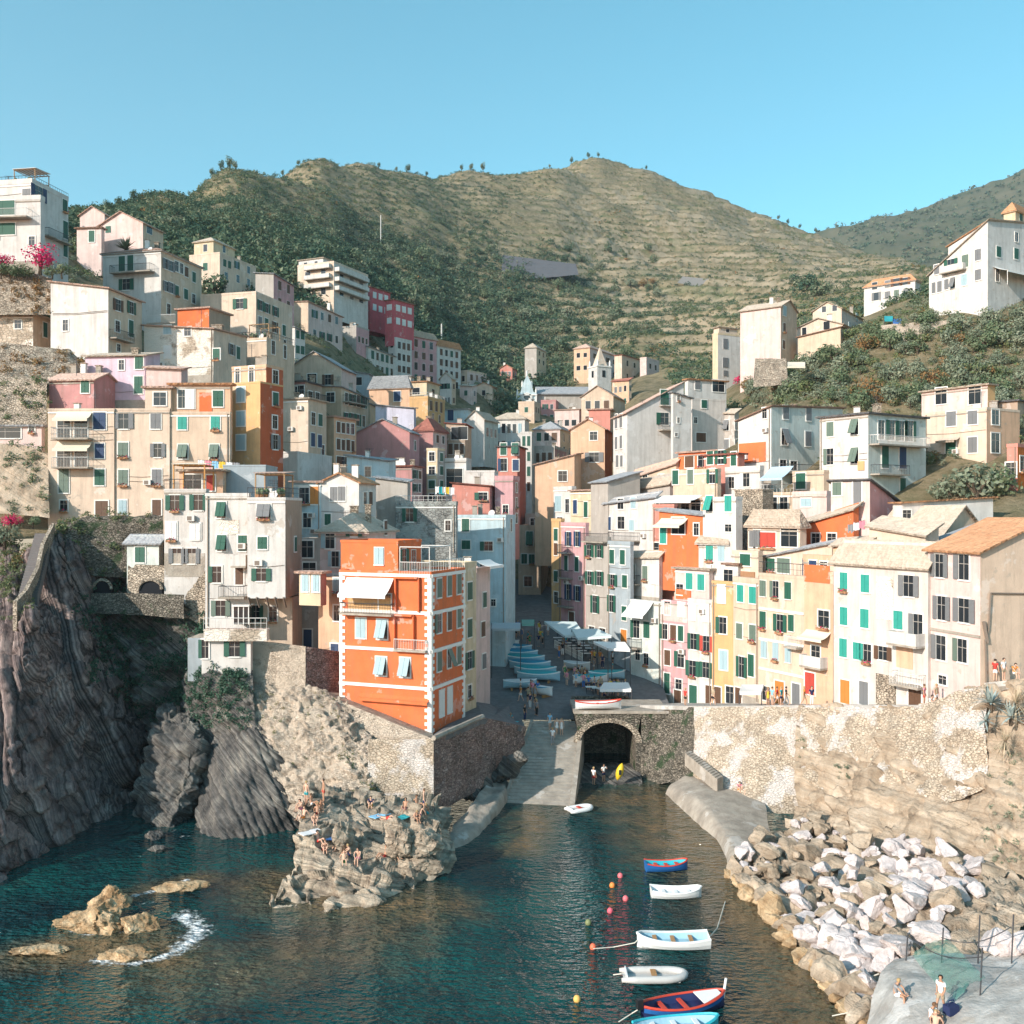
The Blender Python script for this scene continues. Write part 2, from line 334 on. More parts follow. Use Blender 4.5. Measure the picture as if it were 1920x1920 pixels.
# ------------------------------------------------------------------ foliage
def leaf_mat(name, st, scale=.06, trans=.25):
 m = bpy.data.materials.new(name); m.use_nodes = True; n = m.node_tree.nodes; l = m.node_tree.links; b = n['Principled BSDF']; b.inputs['Roughness'].default_value = .7; b.inputs['Specular IOR Level'].default_value = .25
 g = n.new('ShaderNodeNewGeometry'); t = n.new('ShaderNodeTexNoise'); t.inputs['Scale'].default_value = scale; t.inputs['Detail'].default_value = 4; t.inputs['Roughness'].default_value = .8
 l.new(g.outputs['Position'], t.inputs['Vector'])
 w = n.new('ShaderNodeMath'); w.operation = 'MULTIPLY_ADD'; w.inputs[1].default_value = .22; l.new(g.outputs['Random Per Island'], w.inputs[0])
 s = n.new('ShaderNodeMath'); s.operation = 'SUBTRACT'; s.inputs[1].default_value = .11; l.new(t.outputs['Fac'], s.inputs[0]); l.new(s.outputs[0], w.inputs[2])
 r = n.new('ShaderNodeValToRGB'); e = r.color_ramp.elements
 while len(e) < len(st): e.new(.5)
 for x, (p, c) in zip(e, st): x.position = p; x.color = (*c, 1)
 l.new(w.outputs[0], r.inputs[0]); l.new(r.outputs[0], b.inputs['Base Color'])
 tr = n.new('ShaderNodeBsdfTranslucent'); l.new(r.outputs[0], tr.inputs[0]); ms = n.new('ShaderNodeMixShader'); ms.inputs[0].default_value = trans
 l.new(b.outputs[0], ms.inputs[1]); l.new(tr.outputs[0], ms.inputs[2]); l.new(ms.outputs[0], n['Material Output'].inputs[0])
 return m
L_WOOD = leaf_mat('scrub_foliage', [(.25, (.022, .068, .048)), (.42, (.05, .105, .066)), (.54, (.12, .17, .095)), (.64, (.24, .26, .17)), (.8, (.30, .22, .13))], .05)
L_DRY = leaf_mat('dry_scrub_foliage', [(.3, (.055, .10, .05)), (.43, (.12, .17, .08)), (.52, (.19, .20, .09)), (.60, (.10, .16, .065)), (.68, (.34, .17, .07))], .04)
L_OLIVE = leaf_mat('olive_foliage', [(.3, (.11, .15, .10)), (.5, (.21, .25, .17)), (.7, (.32, .34, .24))], .3)
L_GREEN = leaf_mat('garden_foliage', [(.3, (.06, .11, .06)), (.5, (.15, .20, .11)), (.7, (.27, .29, .17))], .3)
L_RUST = leaf_mat('rusty_foliage', [(.3, (.22, .11, .045)), (.5, (.32, .19, .08)), (.7, (.20, .18, .08))], .3)
L_PINK = leaf_mat('bougainvillea_flowers', [(.3, (.55, .02, .10)), (.5, (.75, .04, .18)), (.62, (.35, .03, .06)), (.75, (.07, .12, .04))], 1.2)
M_BARK = mat('bark', (.11, .08, .055), .95, (.05, .04, .03), 3, .8, .5, 12)
def crown(n, size=1.0, leaf=.16, seed=0, flat=.85, lumps=5, hollow=.55):
 """leaf-sized quads spread through several offset lobes; unit crown sitting on z=0"""
 r = np.random.RandomState(seed); L = r.randn(lumps, 3); L /= np.linalg.norm(L, axis=1)[:, None]
 cen = L * [.48, .48, .32] + [0, 0, .62]; cen[0] = (0, 0, .6); rad = r.uniform(.34, .56, lumps); rad[0] = .6
 k = r.randint(0, lumps, n); d = r.randn(n, 3); d /= np.linalg.norm(d, axis=1)[:, None]
 rr = rad[k] * r.uniform(hollow, 1.08, n) ** .7; p = cen[k] + d * rr[:, None] * [1, 1, flat]
 p[:, 2] = np.abs(p[:, 2]) * .95
 nrm = d + r.randn(n, 3) * .55 + [0, 0, .25]; nrm /= np.linalg.norm(nrm, axis=1)[:, None]
 a = np.cross(nrm, r.randn(n, 3)); a /= np.linalg.norm(a, axis=1)[:, None]; b = np.cross(nrm, a)
 s = leaf * r.uniform(.6, 1.4, n)[:, None]; b = b * r.uniform(.5, .9, n)[:, None]
 return np.stack([p - a * s, p - b * s * .8, p + a * s, p + b * s * .8], 1) * size     # n,4,3
def scatter(name, pos, size, m, nleaf, leaf, seed, nt_=6, squash=(.7, 1.1)):
 r = np.random.RandomState(seed); T = [crown(nleaf, 1, leaf, seed + i) for i in range(nt_)]; out = []
 k = r.randint(0, nt_, len(pos)); th = r.uniform(0, 6.28, len(pos)); sq = r.uniform(*squash, len(pos))
 for t in range(nt_):
  s = np.where(k == t)[0]
  if not len(s): continue
  c, sn = np.cos(th[s])[:, None, None], np.sin(th[s])[:, None, None]; Q = T[t][None]
  x = Q[..., 0] * c - Q[..., 1] * sn; y = Q[..., 0] * sn + Q[..., 1] * c
  q = np.stack([x, y, Q[..., 2] * sq[s][:, None, None]], -1) * size[s][:, None, None, None] + pos[s][:, None, None, :]
  out.append(q.reshape(-1, 3))
 V = np.concatenate(out); o = link(name, npmesh(name, V, np.arange(len(V)).reshape(-1, 4), [m])); o['kind'] = 'stuff'; return o
def sample_hill(n, f, seed):
 """random points on the terrain weighted by f(px,py,D)"""
 r = np.random.RandomState(seed); px = r.uniform(-250, 2200, n * 6); D = np.exp(r.uniform(math.log(120), math.log(1000), n * 6))
 z = tz_at(px, D); py = HY - (z - CZ) / D * F
 w = f(px, py, D, r); ok = r.uniform(0, 1, len(px)) < w; ok = np.where(ok)[0][:n]
 px, D, z, py = px[ok], D[ok], z[ok], py[ok]
 return np.stack([(px - 960) / F * D, D, z], -1), px, py, D
TOWN = ([-300, 0, 180, 300, 400, 480, 560, 640, 700, 780, 880, 910, 935, 1000, 1040, 1100, 1240, 1280, 1340, 1420, 1500, 1620, 1720, 1800, 1920, 2300],
  [160, 165, 200, 200, 222, 206, 222, 256, 276, 284, 296, 284, 262, 318, 322, 360, 352, 215, 222, 200, 215, 250, 190, 190, 190, 190])
def bump(x, a, b, s): return 1 / (1 + np.exp(-(x - a) / s)) * 1 / (1 + np.exp((x - b) / s))
def w_wood(px, py, D, r):
 zone = np.interp(px, [-300, 180, 440, 700, 980, 1150, 1260, 1400, 2200], [1, 1, 1, 1, 1, .75, .4, .3, .3])
 lo = np.interp(px, [0, 300, 430, 640, 800, 1000, 1180], [330, 330, 350, 430, 440, 455, 480]); hi = np.clip((py - lo) / 60, 0, 1)
 hi = np.where(px > 1180, np.clip((py - 480) / 60, 0, 1), hi)
 g = fbm(np.stack([px / 60, py / 60, 0 * px], -1), 3, 4)
 dens = zone * np.clip(np.where(px < 950, .62, .14) + hi * .85 + g * .4, .05, 1)
 return dens * (D > np.interp(px, *TOWN)) * (D < 900) * np.clip((D / 420) ** 1.1, .12, 1)
p1, ax, ay, ad = sample_hill(27000, w_wood, 5)
sz = (1.6 + 3.2 * nr_.beta(1.6, 2.6, len(p1)) * np.clip((ay - 330) / 140, .35, 1.25)) * np.interp(ax, [1000, 1250], [1, .62])
p1[:, 2] -= sz * .15
scatter('hillside_woodland', p1, sz, L_WOOD, 54, .145, 3)
def w_dry(px, py, D, r):
 zone = np.interp(px, [-300, 300, 500, 900, 1000, 2200], [.7, .8, .9, .9, .85, .85])
 g = fbm(np.stack([px / 40, py / 30, 0 * px], -1), 3, 14)
 return zone * np.clip(.55 + g * .5, 0, 1) * (D > np.interp(px, *TOWN)) * (D < 960) * np.clip((D / 500) ** 1.3, .1, 1)
p2, bx, by, bd = sample_hill(30000, w_dry, 9)
s2 = .6 + 1.5 * nr_.beta(1.5, 3, len(p2)); p2[:, 2] -= s2 * .1
scatter('dry_hillside_scrub', p2, s2, L_DRY, 18, .26, 13)
# crest and far ridge trees as masses
i_ = nr_.randint(5, 235, 2600); j_ = nr_.randint(8, 66, 2600); fp = FV[i_, j_]
scatter('far_ridge_woodland', fp, nr_.uniform(4, 9, 2600), L_WOOD, 16, .3, 23)
# ground cover between the houses on the right-hand slope and the upper left terraces
def w_near(px, py, D, r):
 a = (px > 1400) * (D > 120) * (D < 200) * (py > 520) * (py < 790) * np.clip((px - 1380) / 100, 0, 1)
 a = a + (px > 1540) * (D > 100) * (D < 132) * (py > 770) * (py < 990)
 b = (px < 110) * (px > -250) * (D > 104) * (D < 170) * .7
 c = (px > 130) * (px < 330) * (D > 150) * (D < 260) * .6
 d = (px > 340) * (px < 760) * (D > np.interp(px, *TOWN) - 45) * (D <= np.interp(px, *TOWN)) * .7
 return np.clip(a + b + c + d, 0, 1) * .8
p3, cx_, cy_, cd = sample_hill(7500, w_near, 19)
s3 = .45 + 1.2 * nr_.beta(1.4, 3, len(p3)); p3[:, 2] -= s3 * .12
h3 = len(p3) // 2
scatter('slope_undergrowth', p3[:h3], s3[:h3], L_OLIVE, 60, .15, 33)
scatter('dry_slope_undergrowth', p3[h3:], s3[h3:], L_DRY, 60, .15, 43)
# ------------------------------------------------------------------ rock and masonry materials
def rock_mat(name, cols, scale=.6, strata=None, sfreq=1.2, samt=.5, bump=.8, cav=.5, bscale=1.6):
 m = bpy.data.materials.new(name); m.use_nodes = True; n = m.node_tree.nodes; l = m.node_tree.links; b = n['Principled BSDF']; b.inputs['Roughness'].default_value = .88; b.inputs['Specular IOR Level'].default_value = .25
 g = n.new('ShaderNodeNewGeometry')
 t = n.new('ShaderNodeTexNoise'); t.inputs['Scale'].default_value = scale; t.inputs['Detail'].default_value = 8; t.inputs['Roughness'].default_value = .7; l.new(g.outputs['Position'], t.inputs['Vector'])
 r = n.new('ShaderNodeValToRGB'); e = r.color_ramp.elements
 while len(e) < len(cols): e.new(.5)
 for x, (p, c) in zip(e, cols): x.position = p; x.color = (*c, 1)
 l.new(t.outputs['Fac'], r.inputs[0]); out = r.outputs[0]; hgt = t.outputs['Fac']
 t3 = n.new('ShaderNodeTexNoise'); t3.inputs['Scale'].default_value = bscale; t3.inputs['Detail'].default_value = 8; t3.inputs['Roughness'].default_value = .72; l.new(g.outputs['Position'], t3.inputs['Vector']); hgt = t3.outputs['Fac']
 if strata is not None:
  s = Vector(strata).normalized(); d = n.new('ShaderNodeVectorMath'); d.operation = 'DOT_PRODUCT'; d.inputs[1].default_value = s * sfreq
  l.new(g.outputs['Position'], d.inputs[0])
  a = n.new('ShaderNodeMath'); a.operation = 'MULTIPLY_ADD'; a.inputs[1].default_value = .5; l.new(t.outputs['Fac'], a.inputs[0]); l.new(d.outputs['Value'], a.inputs[2])
  q = n.new('ShaderNodeTexNoise'); q.noise_dimensions = '1D'; q.inputs['Scale'].default_value = 2.0; q.inputs['Detail'].default_value = 4; q.inputs['Roughness'].default_value = .8
  l.new(a.outputs[0], q.inputs['W'])
  mr = n.new('ShaderNodeMapRange'); mr.inputs[1].default_value = .35; mr.inputs[2].default_value = .65; mr.inputs[3].default_value = 1 - samt; mr.inputs[4].default_value = 1 + samt * .6; l.new(q.outputs['Fac'], mr.inputs[0])
  mu = n.new('ShaderNodeMix'); mu.data_type = 'RGBA'; mu.blend_type = 'MULTIPLY'; mu.inputs[0].default_value = 1; l.new(out, mu.inputs[6]); l.new(mr.outputs[0], mu.inputs[7]); out = mu.outputs[2]
  ad = n.new('ShaderNodeMath'); ad.operation = 'ADD'; l.new(q.outputs['Fac'], ad.inputs[0]); l.new(hgt, ad.inputs[1]); hgt = ad.outputs[0]
 l.new(out, b.inputs['Base Color'])
 bp = n.new('ShaderNodeBump'); bp.inputs['Strength'].default_value = bump; bp.inputs['Distance'].default_value = .25; l.new(hgt, bp.inputs['Height']); l.new(bp.outputs[0], b.inputs['Normal'])
 return m
def stone_mat(name, c1, c2, mortar, cell=2.2, bump=.7, plaster=None, pamt=.0, pscale=.25, rnd=1.0):
 """rubble masonry: cells with their own tone, mortar gaps, optional remains of plaster"""
 m = bpy.data.materials.new(name); m.use_nodes = True; n = m.node_tree.nodes; l = m.node_tree.links; b = n['Principled BSDF']; b.inputs['Roughness'].default_value = .92; b.inputs['Specular IOR Level'].default_value = .2
 g = n.new('ShaderNodeNewGeometry'); mp = n.new('ShaderNodeVectorMath'); mp.operation = 'MULTIPLY'; mp.inputs[1].default_value = (1, 1, 1.7); l.new(g.outputs['Position'], mp.inputs[0])
 ns = n.new('ShaderNodeTexNoise'); ns.inputs['Scale'].default_value = 1.5; l.new(g.outputs['Position'], ns.inputs['Vector'])
 ad = n.new('ShaderNodeVectorMath'); ad.operation = 'MULTIPLY_ADD'; ad.inputs[1].default_value = (.35,) * 3; l.new(ns.outputs['Color'], ad.inputs[0]); l.new(mp.outputs[0], ad.inputs[2])
 v = n.new('ShaderNodeTexVoronoi'); v.inputs['Scale'].default_value = cell; v.inputs['Randomness'].default_value = rnd; l.new(ad.outputs[0], v.inputs['Vector'])
 ve = n.new('ShaderNodeTexVoronoi'); ve.feature = 'DISTANCE_TO_EDGE'; ve.inputs['Scale'].default_value = cell; ve.inputs['Randomness'].default_value = rnd; l.new(ad.outputs[0], ve.inputs['Vector'])
 sp = n.new('ShaderNodeSeparateColor'); l.new(v.outputs['Color'], sp.inputs[0])
 mx = n.new('ShaderNodeMix'); mx.data_type = 'RGBA'; mx.inputs[6].default_value = (*c1, 1); mx.inputs[7].default_value = (*c2, 1); l.new(sp.outputs[0], mx.inputs[0])
 mr = n.new('ShaderNodeMapRange'); mr.inputs[1].default_value = .02; mr.inputs[2].default_value = .09; l.new(ve.outputs['Distance'], mr.inputs[0])
 m2 = n.new('ShaderNodeMix'); m2.data_type = 'RGBA'; m2.inputs[6].default_value = (*mortar, 1); l.new(mr.outputs[0], m2.inputs[0]); l.new(mx.outputs[2], m2.inputs[7]); out = m2.outputs[2]
 big = n.new('ShaderNodeTexNoise'); big.inputs['Scale'].default_value = .5; big.inputs['Detail'].default_value = 7; big.inputs['Roughness'].default_value = .7; l.new(g.outputs['Position'], big.inputs['Vector'])
 b2 = n.new('ShaderNodeMapRange'); b2.inputs[1].default_value = .3; b2.inputs[2].default_value = .7; b2.inputs[3].default_value = .62; b2.inputs[4].default_value = 1.2; l.new(big.outputs['Fac'], b2.inputs[0])
 m3 = n.new('ShaderNodeMix'); m3.data_type = 'RGBA'; m3.blend_type = 'MULTIPLY'; m3.inputs[0].default_value = 1; l.new(out, m3.inputs[6]); l.new(b2.outputs[0], m3.inputs[7]); out = m3.outputs[2]
 if plaster:
  pn = n.new('ShaderNodeTexNoise'); pn.inputs['Scale'].default_value = pscale; pn.inputs['Detail'].default_value = 8; pn.inputs['Roughness'].default_value = .62; l.new(g.outputs['Position'], pn.inputs['Vector'])
  pr = n.new('ShaderNodeMapRange'); pr.inputs[1].default_value = .62 - pamt * .3; pr.inputs[2].default_value = .68 - pamt * .3; l.new(pn.outputs['Fac'], pr.inputs[0])
  m4 = n.new('ShaderNodeMix'); m4.data_type = 'RGBA'; m4.inputs[7].default_value = (*plaster, 1); l.new(pr.outputs[0], m4.inputs[0]); l.new(out, m4.inputs[6]); out = m4.outputs[2]
 l.new(out, b.inputs['Base Color'])
 bp = n.new('ShaderNodeBump'); bp.inputs['Strength'].default_value = bump; bp.inputs['Distance'].default_value = .12; l.new(mr.outputs[0], bp.inputs['Height'])
 bq = n.new('ShaderNodeBump'); bq.inputs['Strength'].default_value = .5; bq.inputs['Distance'].default_value = .3; l.new(big.outputs['Fac'], bq.inputs['Height']); l.new(bp.outputs[0], bq.inputs['Normal']); l.new(bq.outputs[0], b.inputs['Normal'])
 return m
ST1 = (.90, .12, .42)
M_CLIFF = rock_mat('dark_cliff_rock', [(.30, (.065, .05, .05)), (.45, (.16, .12, .115)), (.58, (.28, .215, .195)), (.75, (.42, .335, .295))], .5, ST1, 1.5, .8, 1.0)
M_CLIFF2 = rock_mat('grey_bedded_rock', [(.30, (.055, .055, .055)), (.48, (.15, .14, .13)), (.62, (.26, .24, .21)), (.8, (.36, .33, .28))], .45, (.6, .15, .78), 1.8, .6, 1.0)
M_ROCK = rock_mat('bathing_rock_stone', [(.28, (.13, .10, .08)), (.42, (.36, .29, .22)), (.58, (.52, .43, .33)), (.8, (.60, .52, .42))], .7, (.2, .3, .9), 1.0, .35, 1.0)
M_OCHRE = rock_mat('ochre_wet_rock', [(.28, (.14, .075, .035)), (.42, (.40, .25, .13)), (.58, (.60, .43, .26)), (.8, (.68, .54, .38))], .8, (.5, .1, .85), .9, .3, 1.0)
M_RCLIFF = rock_mat('tan_cliff_rock', [(.28, (.20, .15, .105)), (.45, (.40, .31, .225)), (.6, (.52, .42, .32)), (.8, (.62, .53, .43))], .5, (.5, .3, .75), .5, .25, 1.0)
M_BOULD = rock_mat('pale_boulder_rock', [(.28, (.30, .25, .23)), (.42, (.54, .475, .455)), (.56, (.70, .62, .60)), (.75, (.58, .46, .42))], .9, None, bump=.9)
M_SHOT = stone_mat('pebbly_render_wall', (.48, .39, .30), (.62, .52, .42), (.42, .34, .27), 5.5, .9, (.58, .48, .38), .45, .9)
M_RUBBLE = stone_mat('rubble_masonry', (.33, .27, .21), (.55, .46, .36), (.20, .16, .12), 3.2, 1.0)
M_MOSSY = stone_mat('dark_mossy_masonry', (.12, .105, .085), (.30, .26, .21), (.07, .065, .05), 3.6, 1.0, (.05, .075, .04), .25, .5)
M_PINKST = stone_mat('reddish_masonry', (.26, .17, .15), (.44, .32, .28), (.16, .12, .10), 3.4, 1.0)
M_PLAST = stone_mat('whitewashed_masonry', (.46, .37, .28), (.60, .50, .39), (.36, .29, .22), 3.8, .8, (.60, .545, .50), .40, .34)
M_CONC = mat('weathered_concrete', (.42, .37, .31), .9, (.22, .19, .16), .8, .8, .5, 6, stains=.35)
M_PALEC = mat('pale_concrete', (.50, .48, .45), .9, (.27, .25, .23), .6, .9, .6, 5, stains=.4)
M_PAVE = mat('grey_paving', (.17, .17, .175), .85, (.10, .10, .10), 1.2, .9, .4, 5)
# ------------------------------------------------------------------ water
def water_mat():
 m = bpy.data.materials.new('sea_water'); m.use_nodes = True; n = m.node_tree.nodes; l = m.node_tree.links; b = n['Principled BSDF']
 b.inputs['Roughness'].default_value = .03; b.inputs['IOR'].default_value = 1.33
 g = n.new('ShaderNodeNewGeometry')
 def noise(s, d=4, r=.6, st=(1, 1, 1)):
  mp = n.new('ShaderNodeVectorMath'); mp.operation = 'MULTIPLY'; mp.inputs[1].default_value = st; l.new(g.outputs['Position'], mp.inputs[0])
  t = n.new('ShaderNodeTexNoise'); t.inputs['Scale'].default_value = s; t.inputs['Detail'].default_value = d; t.inputs['Roughness'].default_value = r; l.new(mp.outputs[0], t.inputs['Vector']); return t
 def mix(f, a, c):
  x = n.new('ShaderNodeMix'); x.data_type = 'RGBA'; l.new(f, x.inputs[0])
  for k, q in ((6, a), (7, c)):
   if isinstance(q, tuple): x.inputs[k].default_value = (*q, 1)
   else: l.new(q, x.inputs[k])
  return x.outputs[2]
 at = n.new('ShaderNodeAttribute'); at.attribute_name = 'shallow'
 nz = noise(.25, 5, .65); ad = n.new('ShaderNodeMath'); ad.operation = 'MULTIPLY_ADD'; ad.inputs[1].default_value = .7; l.new(nz.outputs['Fac'], ad.inputs[0]); l.new(at.outputs['Fac'], ad.inputs[2])
 mr = n.new('ShaderNodeMapRange'); mr.inputs[1].default_value = .42; mr.inputs[2].default_value = 1.15; l.new(ad.outputs[0], mr.inputs[0])
 nd = noise(.12, 3)
 rp = n.new('ShaderNodeValToRGB'); e = rp.color_ramp.elements; e[0].position = .35; e[0].color = (.0015, .019, .024, 1); e[1].position = .62; e[1].color = (.0025, .057, .054, 1); l.new(nd.outputs['Fac'], rp.inputs[0])
 r2 = n.new('ShaderNodeValToRGB'); e = r2.color_ramp.elements; e[0].position = .38; e[0].color = (.05, .055, .032, 1); e[1].position = .62; e[1].color = (.17, .11, .055, 1); l.new(noise(.5, 6, .75).outputs['Fac'], r2.inputs[0])
 c = mix(mr.outputs[0], rp.outputs[0], r2.outputs[0])
 fo = n.new('ShaderNodeAttribute'); fo.attribute_name = 'foam'; fn = noise(1.5, 8, .75); fa = n.new('ShaderNodeMath'); fa.operation = 'MULTIPLY_ADD'; fa.inputs[1].default_value = 1.35; l.new(fn.outputs['Fac'], fa.inputs[0]); l.new(fo.outputs['Fac'], fa.inputs[2])
 fm = n.new('ShaderNodeMapRange'); fm.inputs[1].default_value = 1.0; fm.inputs[2].default_value = 1.3; l.new(fa.outputs[0], fm.inputs[0])
 c = mix(fm.outputs[0], c, (.78, .80, .80)); l.new(c, b.inputs['Base Color'])
 rr = n.new('ShaderNodeMapRange'); rr.inputs[3].default_value = .03; rr.inputs[4].default_value = .7; l.new(fm.outputs[0], rr.inputs[0]); l.new(rr.outputs[0], b.inputs['Roughness'])
 w1 = noise(.6, 2, .5, (1, 1.5, 1)); w2 = noise(1.9, 2, .5, (1, 1.7, 1))
 a1 = n.new('ShaderNodeMath'); a1.operation = 'MULTIPLY_ADD'; a1.inputs[1].default_value = .75; l.new(w2.outputs['Fac'], a1.inputs[0]); l.new(w1.outputs['Fac'], a1.inputs[2])
 bp = n.new('ShaderNodeBump'); bp.inputs['Strength'].default_value = 1; bp.inputs['Distance'].default_value = .75; l.new(a1.outputs[0], bp.inputs['Height']); l.new(bp.outputs[0], b.inputs['Normal'])
 return m
gx, gy = np.meshgrid(np.r_[-300:-70:4., -70:50:.5, 50:301:4.], np.r_[-60:36:4., 36:100:.5, 100:141:4.], indexing='ij')
shore = [Pz(*q, 0) for q in ((1250, 1500), (1330, 1600), (1420, 1650), (1500, 1745), (1590, 1810), (1640, 1900), (1660, 2100), (1640, 2600))]
def dpoly(x, y, pts):
 d = np.full(x.shape, 1e9)
 for a, b in zip(pts[:-1], pts[1:]):
  vx, vy = b.x - a.x, b.y - a.y; t = np.clip(((x - a.x) * vx + (y - a.y) * vy) / (vx * vx + vy * vy + 1e-9), 0, 1)
  d = np.minimum(d, np.hypot(x - a.x - t * vx, y - a.y - t * vy))
 return d
sh = np.clip(1 - dpoly(gx, gy, shore) / 8.5, 0, 1)
sh = np.maximum(sh, .75 * np.clip(1 - dpoly(gx, gy, [Pz(1090, 1500, 0), Pz(1220, 1500, 0)]) / 6, 0, 1))
sh = np.maximum(sh, .95 * np.clip(1 - dpoly(gx, gy, [Pz(520, 1665, 0), Pz(640, 1700, 0), Pz(790, 1700, 0)]) / 5.5, 0, 1))
sh = np.maximum(sh, .95 * np.clip(1 - dpoly(gx, gy, [Pz(60, 1790, 0), Pz(200, 1770, 0), Pz(330, 1800, 0)]) / 3.6, 0, 1))
sh = np.maximum(sh, .8 * np.clip(1 - dpoly(gx, gy, [Pz(250, 1680, 0), Pz(380, 1645, 0)]) / 2.2, 0, 1))
sh = np.maximum(sh, .55 * np.clip(1 - dpoly(gx, gy, [Pz(360, 1830, 0), Pz(720, 1760, 0)]) / 6, 0, 1))
sh = np.maximum(sh, .9 * np.clip(1 - dpoly(gx, gy, [Pz(1000, 1530, 0), Pz(980, 1590, 0)]) / 3.0, 0, 1))
fo = np.zeros(gx.shape)
for pts, w, k in (([(345, 1715), (375, 1745), (345, 1775)], 1.1, 1), ([(180, 1800), (245, 1808), (330, 1788)], .6, 1), ([(250, 1680), (300, 1668), (350, 1650)], .45, .95), ([(60, 1782), (90, 1777), (125, 1780)], .4, .95), ([(100, 1735), (160, 1752), (230, 1748)], .35, .8), ([(245, 1700), (290, 1690)], .4, .7), ([(330, 1556), (345, 1570)], .8, .5)):
 fo = np.maximum(fo, k * np.clip(1 - dpoly(gx, gy, [Pz(*q, 0) for q in pts]) / (w * 1.5), 0, 1))
WV = np.stack([gx, gy, 0 * gx], -1).reshape(-1, 3)
struct(link('water', npmesh('water', WV, gridfaces(*gx.shape), [water_mat()], attr={'shallow': sh.ravel(), 'foam': fo.ravel() * .6})))
sb = MB(); sb.box(-400, 400, -80, 420, -8, -6, M_CLIFF); struct(sb.build('seabed'))
# ------------------------------------------------------------------ cliffs of the left shore
def cols(c):            # list of columns (bottom to top) -> rows for patch()
 return c
# main dark cliff; each list runs from under water up to the back of the top
left_cliff, LCV = patch('cliff', [
 [(-460, 1700, 76), (-460, 1640, 77), (-420, 1500, 82), (-380, 1340, 87), (-340, 1200, 92), (-320, 1090, 97), (-300, 1060, 106)],
 [(-160, 1780, 64), (-160, 1710, 66), (-140, 1500, 73), (-120, 1330, 80), (-100, 1210, 86), (-60, 1110, 93), (-60, 1040, 106)],
 [(-30, 1700, 68), (-20, 1640, 69), (-10, 1470, 73), (2, 1300, 79), (12, 1195, 83.5), (16, 1110, 90), (10, 1010, 104)],
 [(60, 1660, 73), (60, 1612, 74), (62, 1450, 77), (55, 1280, 80), (48, 1155, 83), (42, 1125, 87), (40, 1040, 100)],
 [(150, 1610, 78), (150, 1572, 79), (135, 1420, 82), (110, 1280, 84.5), (80, 1160, 88), (74, 1100, 91), (76, 1010, 99)],
 [(225, 1575, 83), (222, 1542, 84), (195, 1410, 87), (165, 1270, 89), (125, 1150, 92), (105, 1050, 95), (100, 990, 99)],
 [(268, 1540, 88), (262, 1505, 90), (245, 1400, 92), (215, 1280, 94), (180, 1160, 96), (160, 1050, 98), (158, 978, 100)],
 [(300, 1530, 96), (298, 1490, 97), (285, 1400, 98), (265, 1290, 99), (240, 1180, 100), (225, 1060, 100.5), (222, 974, 101)],
 [(345, 1500, 100), (345, 1480, 100), (330, 1400, 101), (325, 1290, 101), (312, 1180, 101), (308, 1060, 101), (308, 972, 101)],
], 240, 260, M_CLIFF, amp=.7, scale=5, strata=ST1, sa=1.0, ss=1.0, seed=4, blk=.4, bs=2.2)
struct(left_cliff)
# green gully behind the middle rocks
gully, GLV = patch('cliff', [
 [(150, 1420, 96), (165, 1280, 97.5), (170, 1170, 98.5), (175, 1105, 99.5)],
 [(240, 1560, 94), (245, 1420, 95.5), (235, 1250, 97), (240, 1110, 99)],
 [(330, 1570, 92), (330, 1400, 93.5), (330, 1250, 95), (345, 1120, 96)],
 [(420, 1570, 90), (420, 1400, 91.5), (415, 1260, 92.5), (400, 1200, 93)],
 [(520, 1560, 88), (510, 1400, 90), (490, 1270, 91), (470, 1195, 92)],
], 130, 130, M_CLIFF2, amp=1.1, scale=4, strata=(.3, .2, .9), sa=.4, ss=.9, seed=14, blk=.5, bs=2)
struct(gully)
def rockmass(name, rows, nu, nv, m, label, **k):
 o, V = patch(name, rows, nu, nv, m, **k); tag(o, label, 'rock'); return o, V
rockmass('sea_rock', [
 [(210, 1600, 83), (228, 1550, 83.5), (255, 1470, 85), (280, 1390, 87), (292, 1335, 89), (310, 1330, 93)],
 [(270, 1605, 80.5), (285, 1560, 81), (310, 1480, 83), (335, 1400, 85), (345, 1350, 87.5), (350, 1330, 92)],
 [(320, 1600, 80.5), (330, 1560, 81), (352, 1480, 83), (372, 1410, 85), (378, 1370, 88), (385, 1340, 92)],
 [(380, 1600, 84), (375, 1550, 85), (385, 1480, 86), (395, 1420, 88), (400, 1390, 90), (410, 1370, 93)],
], 90, 110, M_CLIFF2, 'grey blocky sea rock in the shaded cove between dark cliff and slanted slab', amp=.55, scale=2.6, strata=(.2, .3, .93), sa=.55, ss=1.3, seed=6, blk=.7, bs=1.8)
rockmass('sea_rock', [
 [(355, 1590, 81), (368, 1540, 82), (372, 1470, 84.5), (385, 1400, 87), (420, 1375, 89), (450, 1370, 92)],
 [(392, 1622, 77.8), (402, 1580, 78.5), (420, 1500, 80.5), (445, 1420, 83.5), (478, 1340, 86.5), (490, 1330, 90)],
 [(465, 1600, 78.5), (470, 1560, 79), (485, 1490, 81), (500, 1420, 83), (510, 1378, 86), (515, 1370, 89)],
 [(520, 1595, 79.5), (530, 1550, 80.3), (540, 1500, 81.5), (552, 1450, 84), (558, 1430, 86), (560, 1420, 89)],
 [(590, 1590, 80.5), (590, 1540, 81.5), (588, 1500, 83), (585, 1470, 85), (585, 1450, 87), (580, 1440, 90)],
], 120, 130, M_CLIFF2, 'big slanted slab of thinly bedded grey rock beside the bathers', amp=.4, scale=2.4, strata=(.85, .1, .5), sa=.3, ss=.55, seed=8)
